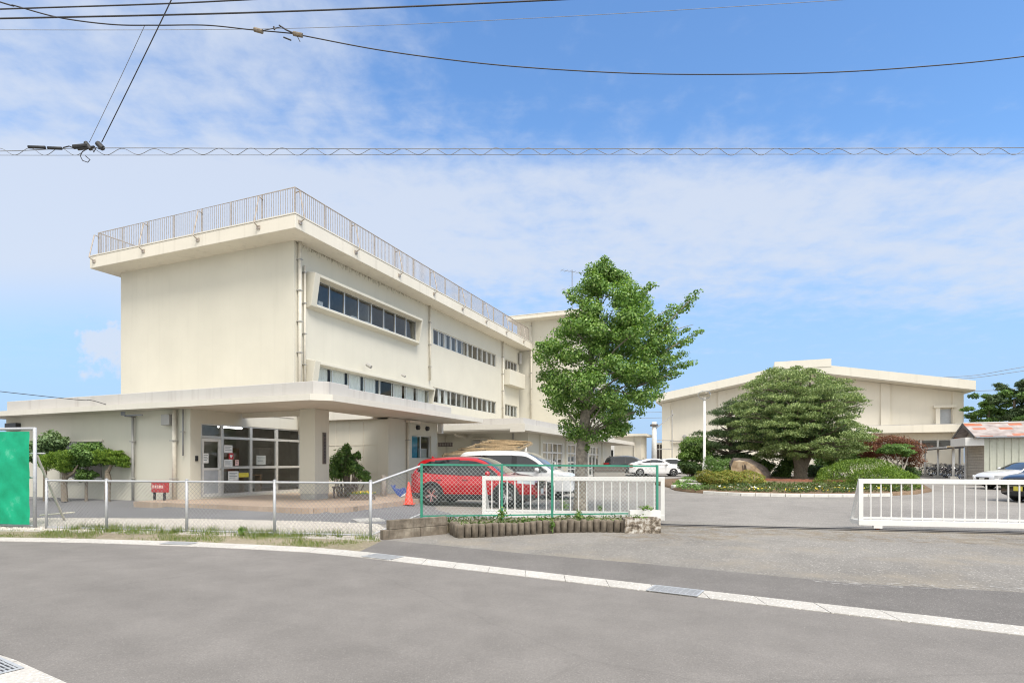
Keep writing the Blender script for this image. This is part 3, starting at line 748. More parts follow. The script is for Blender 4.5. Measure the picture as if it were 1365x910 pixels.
for u0, u1, v0, v1, z0, z1 in ((-4.62, 25.2, 0.9, 0.95, 0.3, 3.4), (0.1, 25.2, 2.6, 2.65, 3.5, 10.7), (0.1, 25.2, 0.25, 2.6, 7.15, 7.25), (0.1, 25.2, 0.25, 2.6, 10.6, 10.7), (0.1, 25.2, 0.25, 2.6, 3.6, 3.7)):
    if z0 == 0.3: continue
    mb.box(u0, u1, v0, v1, z0, z1)
for u in (0.12, 5.4, 11.1, 16, 21.5, 25.1): mb.box(u, u + 0.1, 0.27, 2.6, 3.7, 10.6)
mb.box(-4.6, 4.0, 3.9, 4.0, 0.3, 3.3); mb.box(-4.6, 4.0, 0.2, 3.9, 3.2, 3.3); mb.box(3.9, 4.0, 0.2, 3.9, 0.3, 3.2); mb.box(-4.7, -4.6, 0.2, 3.9, 0.3, 3.3)
mb.build('inside_wall', 'interior', school)
mb = MB().box(-4.6, 3.9, 0.2, 3.9, 0.28, 0.36); mb.build('hall_floor', 'interior_floor', school)
# roof slab with drip edge, cap strip
mb = MB().box(-1.0, 25.9, -1.0, 11.55, 10.80, 11.36)
mb.build('roof_slab', 'trim', school, bevel=0.02)
MB().box(-1.02, 25.92, -1.02, 11.57, 11.36, 11.41).build('roof_edge_cap', 'wall_cap', school)
def railing(parent, pts, z, h=1.12, post_every=1.75, step=0.115, braces=True):
    r = MB().path([(p[0], p[1], z + h) for p in pts], 0.026, 6).build('railing', 'rail_metal', parent)
    MB().path([(p[0], p[1], z + 0.07) for p in pts], 0.016, 6).build('bottom_rail', 'rail_metal', r)
    for a, b in zip(pts, pts[1:]):
        a, b = Vector((*a, 0)), Vector((*b, 0)); L = (b - a).length; n = max(1, round(L / post_every)); d = (b - a) / L
        out = Vector((d.y, -d.x, 0))
        for i in range(n + 1):
            p = a + d * (L * i / n)
            if i or a == Vector((*pts[0], 0)):
                MB().bar((p.x, p.y, z), (p.x, p.y, z + h), 0.05, 0.05).build('post', 'rail_metal', r)
            if i < n:
                mbp = MB(); q = a + d * (L * (i + 1) / n); m = max(2, int((q - p).length / step))
                for k in range(1, m):
                    s = p.lerp(q, k / m); mbp.bar((s.x, s.y, z + 0.07), (s.x, s.y, z + h), 0.018, 0.018)
                mbp.build('baluster_panel', 'rail_metal', r)
            if braces and i % 2 == 0 and 0 < i + 0.5 < n:
                s = p + d * 0.04
                mbb = MB().path([(s.x, s.y, z + 0.92), (*(s + out * 0.22).xy, z + 0.94), (*(s + out * 0.46).xy, z - 0.20), (*(s + out * 0.24).xy, z - 0.30)], 0.027, 6)
                mbb.box(s.x + out.x * 0.245 - 0.07 * (1 - abs(out.x)) - .02, s.x + out.x * 0.245 + 0.07 * (1 - abs(out.x)) + .02, s.y + out.y * 0.245 - 0.07 * (1 - abs(out.y)) - .02, s.y + out.y * 0.245 + 0.07 * (1 - abs(out.y)) + .02, z - 0.38, z - 0.24)
                mbb.build('brace', 'rail_metal', r)
    return r
railing(school, [(25.5, 11.25), (-0.78, 11.25), (-0.78, -0.78), (25.5, -0.78)], 11.41)
# windows of the front
strip_window(school, fv(-0.16), *W3, 8, label='wide eight pane window in a projecting box frame on the top floor')
strip_window(school, fv(-0.16), *W2, 8, curtain=0.12, glass='glass_clear', label='wide curtained window in a projecting box frame on the middle floor')
strip_window(school, fv(0), *R3, 12, curtain=1.3, label='long twelve pane window on the top floor', mw=0.06)
strip_window(school, fv(0), *R2, 12, curtain=1.0, glass='glass_clear', label='long window with half drawn curtains on the middle floor', mw=0.07)
strip_window(school, fv(0), *S3, 4, label='small four pane window above the balcony box', mw=0.07)
strip_window(school, fv(0), *S2, 4, curtain=0.8, glass='glass_clear', label='small four pane window below the balcony box', mw=0.07)
def box_frame(w, name):
    """projecting surround: deep at the head, shallower at the sill"""
    u0, u1, z0, z1 = w; t = 0.34
    dt, db = 0.50, 0.27
    mb = MB()
    def cheek(a, b):
        pr = [(0, z0 - 0.26), (-db, z0 - 0.16), (-dt, z1 + 0.12), (0, z1 + 0.20)]
        vs = [(a, y, z) for y, z in pr] + [(b, y, z) for y, z in pr]
        mb.add(vs, [(0, 1, 2, 3), (7, 6, 5, 4), (0, 4, 5, 1), (1, 5, 6, 2), (2, 6, 7, 3), (3, 7, 4, 0)])
    cheek(u0 - t, u0); cheek(u1, u1 + 0.10)
    # head and sill between the cheeks
    for pr in ([(0, z1), (-dt + 0.004, z1), (-dt + 0.004, z1 + 0.118), (0, z1 + 0.198)], [(0, z0 - 0.257), (-db - 0.05, z0 - 0.157), (-db - 0.05, z0 - 0.06), (0, z0)]):
        vs = [(u0, y, z) for y, z in pr] + [(u1, y, z) for y, z in pr]
        mb.add(vs, [(0, 1, 2, 3), (7, 6, 5, 4), (0, 4, 5, 1), (1, 5, 6, 2), (2, 6, 7, 3), (3, 7, 4, 0)])
    mb.build(name, 'wall', school, bevel=0.012)
box_frame(W3, 'window_surround'); box_frame(W2, 'window_surround')
MB().box(22.1, 25.38, -0.55, -0.002, 7.55, 8.72).build('balcony_box', 'wall', school, bevel=0.015)
# things on the sill behind the top window
mb = MB()
for u, w, h in ((1.25, 0.30, 0.34), (1.62, 0.28, 0.27), (3.9, 0.5, 0.16), (5.0, 0.4, 0.13), (6.5, 0.5, 0.14)): mb.box(u, u + w, 0.12, 0.24, 8.46, 8.46 + h)
mb.build('sill_clutter', 'paper', school)
# downpipes
def downpipe(parent, u, v, z0, z1, r=0.055, mat='pipe', bx=True):
    o = MB().tube((u, v, z0), (u, v, z1), r, 10).build('downpipe', mat, parent, smooth=True)
    mb = MB(); z = z0 + 0.8
    while z < z1: mb.box(u - r - 0.02, u + r + 0.02, v - r - 0.012, v + r + 0.06, z, z + 0.035); z += 1.3
    mb.build('bracket', 'grey_box', o)
downpipe(school, 0.22, -0.12, 2.75, 10.8, 0.075); downpipe(school, 0.52, -0.10, 3.6, 9.9, 0.05)
downpipe(school, 10.9, -0.10, 6.4, 10.8, 0.06); downpipe(school, 21.8, -0.10, 3.6, 10.8, 0.06)
MB().tube((25.2, -0.16, 9.6), (25.2, -0.16, 10.5), 0.14, 10).build('wall_speaker', 'grey_box', school)
MB().tube((4.6, -0.5, 6.2), (4.6, -0.25, 6.35), 0.09, 8).build('wall_lamp', 'grey_box', school); MB().tube((7.6, -0.5, 6.15), (7.6, -0.3, 6.25), 0.06, 8).build('wall_lamp', 'grey_box', school)
# canopy: flat concrete roof with opening to the sky in front of the main block
can = [(-5.48, 11.8), (-5.48, -5.75), (-5.05, -6.2), (5.26, -6.2), (5.26, -3.52), (-2.6, -3.52), (-2.6, -0.02), (-0.02, -0.02), (-0.02, 11.8)]
MB().prism(can, 3.40, 3.565).build('canopy_slab', 'soffit', school)
def rim(poly_pairs, t, z0, z1, name, mat):
    mb = MB()
    for (a, b) in poly_pairs:
        a, b = Vector((*a, 0)), Vector((*b, 0)); d = (b - a).normalized(); o_ = Vector((d.y, -d.x, 0))
        q = [a, b, b + o_ * t, a + o_ * t]
        mb.prism([(p.x, p.y) for p in q], z0, z1)
    return mb.build(name, mat, school)
# (outline runs with the outside on its right-hand side)
rim([((-5.48, 11.8), (-5.48, -5.75)), ((-5.05, -6.2), (5.26, -6.2))], 0.012, 3.385, 3.575, 'canopy_fascia', 'wall_cap')
MB().prism([(-5.50, -5.75), (-5.058, -6.212), (-5.04, -6.19), (-5.48, -5.74)], 3.385, 3.575).build('canopy_fascia', 'wall_cap', school)
MB().prism([(5.262, -6.212), (5.275, -6.212), (5.275, -3.52), (5.262, -3.52)], 3.385, 3.575).build('canopy_fascia', 'wall_cap', school)
MB().prism([(-5.22, 9.7), (-5.22, -5.62), (-4.92, -5.95), (-4.0, -5.95), (-4.0, -5.7), (-4.75, -5.7), (-4.95, -5.5), (-4.95, 9.7)], 3.568, 3.98).build('canopy_parapet', 'pink_concrete', school, bevel=0.015)
MB().box(-3.99, 2.87, -5.86, -5.6, 3.568, 3.90).build('canopy_parapet', 'pink_concrete', school, bevel=0.015)
MB().box(2.62, 2.87, -5.59, -3.6, 3.568, 3.90).build('canopy_parapet', 'pink_concrete', school)
MB().box(-4.94, -0.05, 9.45, 9.7, 3.568, 3.98).build('canopy_parapet', 'pink_concrete', school)
MB().box(-2.75, -2.62, -3.4, -0.1, 3.22, 3.398).build('canopy_beam', 'soffit', school)
# porch column with its dark name plate
cr = MB().box(-3.24, -2.52, -3.94, -3.28, 0.50, 3.398).build('porch_column', 'wall', school, bevel=0.012)
MB().box(-3.215, -2.545, -3.915, -3.305, 0.30, 0.50).build('column_base', 'concrete', cr)
pl = MB().box(-2.86, -2.70, -3.975, -3.942, 1.52, 2.60).build('name_plate', 'bronze', school, bevel=0.004)
pl['label'] = 'dark vertical name plate with raised characters on the porch column'
mb = MB(); rn = random.Random(4)
for i in range(9):                                    # worn vertical lettering, one character under another
    z = 2.52 - i * 0.108
    for k in range(4):
        zz = z - 0.018 * k - 0.01
        mb.box(-2.815 + rn.random() * 0.02, -2.745 - rn.random() * 0.02, -3.981, -3.9752, zz - 0.005, zz + 0.004)
    mb.box(-2.785, -2.775, -3.9815, -3.9755, z - 0.075, z)
mb.build('lettering', 'black_plastic', pl)
# entrance glazing
def entrance():
    fm = fv(0); a0, a1, b0, b1 = ENT; mb = MB(); d = 0.07
    us = [a0, -3.5, -2.2, -0.9, 0.4]
    for u, w in zip(us, (0.07, 0.11, 0.11, 0.11, 0.08)): fbox(mb, fm, u - (0 if u == a0 else w / 2), u + (w if u == a0 else w / 2), b0, b1, d - 0.05, d + 0.05)
    segs = [(a0 + 0.07, us[1] - 0.055)] + [(us[i] + 0.055, us[i + 1] - (0.055 if i < 3 else 0.04)) for i in (1, 2, 3)]
    for i, (x0, x1) in enumerate(segs):
        fbox(mb, fm, x0, x1, b1 - 0.05, b1, d - 0.04, d + 0.04); fbox(mb, fm, x0, x1, 2.42, 2.51, d - 0.04, d + 0.04)
        if i:
            fbox(mb, fm, x0, x1, 1.34, 1.43, d - 0.04, d + 0.04); fbox(mb, fm, x0, x1, b0, b0 + 0.09, d - 0.04, d + 0.04)
    fr = mb.build('entrance_window', 'alu', school); fr['label'] = 'aluminium framed glazing of the entrance hall'
    mb = MB()
    for i, (x0, x1) in enumerate(segs):
        for z0, z1 in (((2.51, b1 - 0.05),) if i == 0 else ((2.51, b1 - 0.05), (1.43, 2.42), (b0 + 0.09, 1.34))):
            mb.quad(fm(x0, z0, d), fm(x1, z0, d), fm(x1, z1, d), fm(x0, z1, d))
    mb.build('pane', 'glass', fr)
    x0, x1 = segs[0]; mb = MB()
    for q in ((x0, x0 + 0.09, b0 + 0.01, 2.41), (x1 - 0.09, x1, b0 + 0.01, 2.41), (x0 + 0.09, x1 - 0.09, 2.31, 2.41), (x0 + 0.09, x1 - 0.09, 1.30, 1.38), (x0 + 0.09, x1 - 0.09, b0 + 0.01, b0 + 0.12)):
        fbox(mb, fm, *q, d - 0.03, d + 0.03)
    dr = mb.build('door', 'alu_light', school); dr['label'] = 'half glazed aluminium entrance door'
    mb = MB(); mb.quad(*[fm(x, z, d) for x, z in ((x0 + 0.09, 1.38), (x1 - 0.09, 1.38), (x1 - 0.09, 2.31), (x0 + 0.09, 2.31))]); mb.build('pane', 'glass', dr)
    mb = MB(); fbox(mb, fm, x0 + 0.09, x1 - 0.09, b0 + 0.12, 1.30, d - 0.01, d + 0.01); mb.build('door_panel', 'door_panel', dr)
    MB().tube((x1 - 0.05, -0.03, 1.33), (x1 - 0.05, 0.05, 1.33), 0.03, 10).build('handle', 'chrome', dr)
    MB().box(0.44, 0.62, 0.02, 0.14, 0.37, 2.92).build('glazing_jamb', 'alu', school)
    # intercom, inside: shelves, screens, tube light
    MB().box(-4.62, -4.52, -0.03, -0.002, 1.62, 1.80).build('intercom', 'black_plastic', school)
    MB().tube((-2.43, 1.5, 2.95), (-1.3, 1.5, 2.95), 0.03, 8).build('ceiling_lamp', 'tube_light', school)
    mb = MB()
    for u in (-3.2, -2.5, -1.7): mb.box(u, u + 0.55, 2.6, 2.9, 0.36, 1.25)
    mb.box(-2.0, -1.0, 0.7, 1.0, 1.05, 1.09); mb.box(-1.95, -1.9, 0.7, 1.0, 0.36, 1.05); mb.box(-1.1, -1.05, 0.7, 1.0, 0.36, 1.05)
    mb.box(-0.6, 0.3, 3.4, 3.7, 0.36, 2.2)
    mb.build('shelf', 'wood_brown', school)
    mb = MB(); mb.box(-2.65, -1.35, 0.9, 0.95, 0.5, 1.22); mb.box(-0.75, 0.4, 1.6, 1.65, 1.5, 2.2); mb.box(-3.4, -2.4, 3.82, 3.86, 1.6, 2.2)
    mb.build('notice_panel', 'gray_cabinet', school)
entrance()
fm = fv(0)
def poster(label, u, z, w, h, mat='paper', ink=3, d=0.055, yel=False):
    mb = MB(); mb.box(-w / 2, w / 2, -0.002, 0.002, -h / 2, h / 2)
    p = B(u, d - 0.03, z)
    r = thing('notice_sheet', label, 'notice', p, UA, 'notices on the entrance glass')
    mb.build('sheet', mat, r)
    if ink:
        mb = MB()
        if ink == 'heart':
            pts = []
            for k in range(24):
                t = 2 * math.pi * k / 24; pts.append((16 * math.sin(t) ** 3 / 17 * w * 0.33, -0.0035, (13 * math.cos(t) - 5 * math.cos(2 * t) - 2 * math.cos(3 * t) - math.cos(4 * t)) / 17 * h * 0.36))
            mb.add(pts, [tuple(range(24))]); mb.build('emblem', 'paper', r)
        else:
            for k in range(ink):
                z0 = h * (0.34 - 0.68 * (k + 0.2) / ink); mb.box(-w * 0.38, w * (0.38 - 0.2 * (k % 2)), -0.0035, -0.0022, z0 - h * 0.03, z0 + h * 0.03)
            mb.build('printing', 'paper_ink', r)
poster('white notice with upright text on the door glass', -4.18, 1.72, 0.22, 0.34, ink=4)
poster('large white poster at the top of the pane beside the door', -3.24, 2.06, 0.36, 0.28)
poster('red sticker with a white heart on the glass beside the door', -3.12, 1.80, 0.20, 0.22, 'heart_red', 'heart')
poster('pale blue lined notice under the heart sticker', -3.24, 1.55, 0.36, 0.26, ink=5)
poster('small pink notice right of the lined notice', -2.86, 1.56, 0.16, 0.22, 'paper_pink', 2)
poster('white drawing sheet on the lowest pane beside the door', -3.02, 1.08, 0.46, 0.34, ink=4)
poster('yellow banner sheet on the lowest pane', -2.55, 1.10, 0.46, 0.16, 'paper_yellow', 0)
poster('white framed picture leaning on the shelf behind the glass', -1.62, 1.66, 0.46, 0.36, ink=2, d=0.16)
# wing wall: window, pipes, box
strip_window(school, fu(-4.8), 4.6, 7.1, 0.95, 2.35, 2, label='plain window behind the clipped trees')
mb = MB(); mb.box(-4.87, -4.802, 4.5, 7.2, 0.83, 0.95); mb.box(-4.86, -4.802, 4.5, 7.2, 2.35, 2.42); mb.build('window_sill', 'trim', school)
downpipe(school, -4.92, 0.62, 0.2, 3.38, 0.07); downpipe(school, -4.9, 2.75, 0.2, 3.2, 0.045, 'grey_box')
downpipe(school, -4.88, 0.25, 1.8, 3.38, 0.022, 'wire_grey')
MB().box(-5.02, -4.802, 0.75, 1.15, 2.85, 3.22).build('meter_box', 'grey_box', school, bevel=0.01)
MB().box(-4.98, -4.802, 9.6, 10.35, 2.85, 3.15).build('vent_hood', 'dark_metal', school)
br = MB().bar((-5.15, 2.8, 3.22), (-5.15, 1.9, 3.22), 0.05, 0.04); br.bar((-4.81, 2.75, 3.2), (-5.2, 2.75, 3.2), 0.04, 0.04)
for k in range(3): br.tube((-5.2, 2.75 + 0.07 * k, 3.22), (-5.2, 2.75 + 0.07 * k, 3.36), 0.03, 6)
br.build('cable_bracket', 'wire_grey', school)
# porch floor (raised, tiled)
MB().prism([(-6.1, 0.95), (-6.1, -6.0), (-5.95, -6.5), (-5.6, -6.85), (-5.1, -7.0), (0.0, -6.85), (0.9, -5.6), (0.9, -0.02), (-4.78, -0.02), (-4.78, 0.95)], -0.1, 0.31).build('porch_floor', 'porch_tile', school)
# small block under the far end of the canopy
mb = MB(); hole_wall(mb, fv(-4.0), 0.93, 4.93, 0.1, 3.39, [(2.72, 4.37, 1.72, 2.77)], 0.14)
hole_wall(mb, fu(0.93), -4.0, -0.01, 0.1, 3.33, [], 0.1)
mb.quad((4.93, -4.0, 0.1), (4.93, -0.01, 0.1), (4.93, -0.01, 3.33), (4.93, -4.0, 3.33)); mb.build('annex_wall', 'wall', school)
MB().box(0.62, 5.1, -3.5, -0.03, 3.33, 3.86).build('annex_roof', 'wall_cap', school)
mb = MB(); mb.box(0.90, 1.6, -4.07, -4.002, 0.3, 3.38); mb.box(0.86, 0.928, -4.07, -3.55, 0.3, 3.32); mb.build('annex_pier', 'wall', school, bevel=0.01)
mb = MB()
for v in (-0.6, -1.4, -2.1, -2.8): mb.box(0.915, 0.928, v - 0.012, v + 0.012, 0.4, 3.3)
mb.box(0.912, 0.925, -3.5, -0.1, 2.28, 2.30); mb.box(0.912, 0.925, -3.5, -0.1, 1.1, 1.12); mb.build('wall_joint', 'trim', school)
o = strip_window(school, fv(-4.0), 2.72, 4.37, 1.72, 2.77, 2, label='small sliding window with a blue curtain'); 
MB().box(2.8, 3.5, -3.80, -3.76, 1.75, 2.75).build('blue_curtain', 'blue_curtain', o)
MB().box(3.6, 4.3, -3.80, -3.76, 1.75, 2.2).build('white_blind', 'curtain', o)
MB().box(2.3, 4.6, -3.0, -2.95, 0.4, 3.3).build('inside_wall', 'interior', school)
downpipe(school, 2.3, -4.09, 0.4, 3.3, 0.06)
MB().box(2.15, 3.0, -4.28, -4.05, 3.26, 3.36).build('wall_lamp', 'trim', school)
for u in (3.15, 3.95): MB().lathe([(0.0, -0.06), (0.10, -0.05), (0.11, 0.06)], (u, -4.06, 3.10), 14, 'y').build('vent_cap', 'dark_metal', school)
MB().box(4.95, 5.12, -4.22, -4.0, 2.92, 3.38).build('hanging_lamp', 'white_paint', school, bevel=0.01)
bd = MB().box(5.0, 5.04, -4.75, -4.0, 2.30, 2.50).build('direction_board', 'bronze', school); bd['label'] = 'dark horizontal board with pale characters at the wall edge'
mb = MB()
for k in range(5):
    v = -4.08 - k * 0.135
    for q in range(3): mb.box(4.992, 4.999, v - 0.09, v, 2.34 + q * 0.05, 2.36 + q * 0.05)
    mb.box(4.990, 4.998, v - 0.05, v - 0.035, 2.33, 2.47)
mb.build('lettering', 'gray_cabinet', bd)
# ---------------------------------------------------------------- rear ground floor block with second entrance
rear = thing('rear_entrance_block', 'single storey cream block with three glazed doors under a long flat canopy', 'school block', CO, UA)
D = [(15.5, 19.8), (20.8, 24.2), (27.0, 30.4)]
mb = MB(); hole_wall(mb, fv(-5.5), 13.0, 35.0, 0.2, 3.3, [(a, b, 0.42, 2.85) for a, b in D], 0.14)
hole_wall(mb, fu(13.0), -5.5, -0.01, 0.2, 3.3, [], 0.1)
mb.quad((35, -5.5, 0.2), (35, 2, 0.2), (35, 2, 3.3), (35, -5.5, 3.3)); mb.build('wall', 'wall', rear)
for u in (14.9, 20.3, 24.9, 31.2): MB().box(u, u + 0.4, -5.62, -5.502, 0.3, 3.28).build('pilaster', 'wall', rear)
MB().box(13.2, 34.8, -3.6, -3.5, 0.3, 3.2).build('inside_wall', 'interior', rear)
for i, (a, b) in enumerate(D):
    mb = MB(); fm2 = fv(-5.5); n = 4 if i == 0 else 3
    for k in range(n + 1):
        u = a + (b - a) * k / n; fbox(mb, fm2, max(a, u - 0.06), min(b, u + 0.06), 0.42, 2.85, 0.03, 0.12)
    for z in (0.42, 1.0, 2.15, 2.78): fbox(mb, fm2, a, b, z, z + 0.09, 0.04, 0.11)
    d = mb.build('glazed_door', 'alu_light', rear)
    mb = MB(); mb.quad(*[fm2(x, z, 0.075) for x, z in ((a, 0.45), (b, 0.45), (b, 2.85), (a, 2.85))]); mb.build('pane', 'glass', d)
    mb = MB(); rn = random.Random(i)
    for k in range(n): fbox(mb, fm2, a + (b - a) * (k + 0.2) / n, a + (b - a) * (k + 0.75) / n, 1.1, 2.1, 0.3, 0.34)
    mb.build('curtain', 'curtain', d)
MB().prism([(10.0, 0.3), (10.0, -6.4), (42.0, -6.4), (42.0, -3.6), (35.2, -3.6), (35.2, -0.02), (13.2, -0.02), (13.2, 0.0), (10.0, 0.0)][:2] + [(42.0, -6.4), (42.0, -3.6), (35.2, -3.6), (35.2, -0.03), (10.0, -0.03)], 3.30, 3.60).build('canopy', 'soffit', rear) if False else \
MB().prism([(10.0, -0.03), (10.0, -6.4), (42.0, -6.4), (42.0, -3.6), (35.2, -3.6), (35.2, -0.03)], 3.30, 3.62).build('canopy', 'soffit', rear)
mb = MB(); mb.box(9.97, 9.998, -6.42, -0.03, 3.36, 3.63); mb.box(9.97, 42.02, -6.43, -6.402, 3.29, 3.63); mb.box(9.965, 9.995, -6.45, -5.6, 3.2, 3.66); mb.build('canopy_fascia', 'wall_cap', rear)
mb = MB(); mb.box(11.2, 34.0, -5.9, -5.7, 3.622, 4.05); mb.box(11.2, 11.4, -5.69, -0.1, 3.622, 4.05); mb.build('canopy_parapet', 'pink_concrete', rear)
mb = MB(); mb.path([(12.9, -1.4, 3.1), (12.2, -1.4, 3.15), (11.6, -1.4, 3.2)], 0.09, 8); mb.path([(12.85, -1.9, 3.0), (12.85, -3.1, 3.0), (12.85, -3.1, 2.1)], 0.06, 8); mb.build('downpipe', 'pipe', rear)
mb = MB(); mb.box(12.75, 12.998, -2.4, -1.9, 2.3, 2.85); mb.box(12.8, 12.998, -4.7, -4.4, 2.4, 2.75); mb.build('meter_box', 'grey_box', rear)
mb = MB(); mb.tube((12.97, -2.4, 2.72), (12.97, -5.4, 2.72), 0.02, 6); mb.tube((12.95, -4.55, 2.75), (12.95, -4.55, 3.28), 0.03, 6); mb.build('conduit', 'wire_grey', rear)
# ---------------------------------------------------------------- tall stair block at the far end
tall = thing('stair_tower_block', 'tall windowless cream block with flat roof rising behind the street tree', 'school block', CO, UA)
mb = MB(); hole_wall(mb, fu(25.95), -5.3, 0.4, 0.4, 13.2, []); hole_wall(mb, fv(-5.3), 25.95, 34, 0.4, 13.2, [(28, 32, 10.4, 11.6), (28, 32, 6.8, 8.0)], 0.15)
mb.quad((34, -5.3, 0), (34, 0.4, 0), (34, 0.4, 13.2), (34, -5.3, 13.2)); mb.quad((25.95, 0.4, 10), (34, 0.4, 10), (34, 0.4, 13.2), (25.95, 0.4, 13.2)); mb.build('wall', 'wall', tall)
MB().box(24.9, 34.8, -6.1, 0.85, 13.2, 13.5).build('roof', 'trim', tall, bevel=0.02); MB().box(24.88, 34.82, -6.12, 0.87, 13.5, 13.56).build('roof_edge_cap', 'wall_cap', tall)
for z0, z1 in ((10.4, 11.6), (6.8, 8.0)): strip_window(tall, fv(-5.3), 28, 32, z0, z1, 4)
MB().box(27, 33, -3.5, -3.4, 6, 12).build('inside_wall', 'interior', tall)
downpipe(tall, 25.8, -0.9, 4.2, 13.1, 0.06)
def antenna(loc):
    r = thing('roof_antenna', 'thin television antenna standing on the tall block roof behind the tree top', 'antenna', loc, 0.4)
    MB().tube((0, 0, 0), (0, 0, 3.9), 0.035, 6).build('mast', 'wire_grey', r)
    for z, n, l in ((3.75, 7, 1.7), (2.2, 5, 1.5)):
        mb = MB().tube((-l * 0.6, 0, z), (l, 0, z), 0.018, 5)
        for k in range(n): x = -l * 0.55 + l * 1.5 * k / n; mb.tube((x, -0.35, z), (x, 0.35, z), 0.010, 4)
        mb.build('aerial', 'wire_grey', r)
antenna(B(27.2, -4.0, 13.56))

# asphalt lane rising gently from the gravel strip to the porch
def lane():
    fr = [G(x, y) for x, y in ((-400, 692), (-60, 690.5), (60, 690), (160, 690.5), (250, 691), (340, 693), (430, 695), (500, 698), (560, 700), (610, 690))]
    bk = [B(-4.7, 26), B(-4.7, 11), B(-4.7, 6), B(-4.7, 1.0), B(-5.9, 0.0), B(-5.9, -4), B(-5.8, -6.6), B(-4.6, -6.85), B(-1.0, -6.75), B(1.2, -5.6)]
    zb = [0.20, 0.21, 0.215, 0.215, 0.215, 0.215, 0.215, 0.19, 0.14, 0.11]
    mb = MB(); n = len(fr)
    for k in range(5):
        t = k / 4
        for p, q, z in zip(fr, bk, zb):
            w = p.lerp(q, t); z0 = g(p.y) + 0.006; mb.v.append((w.x, w.y, z0 + (z - z0) * (t * (0.6 + 0.4 * t))))
    for k in range(4):
        for i in range(n - 1): mb.f.append((k * n + i, k * n + i + 1, (k + 1) * n + i + 1, (k + 1) * n + i))
    structure(mb.build('lane', 'drive_asphalt', smooth=True))
lane()
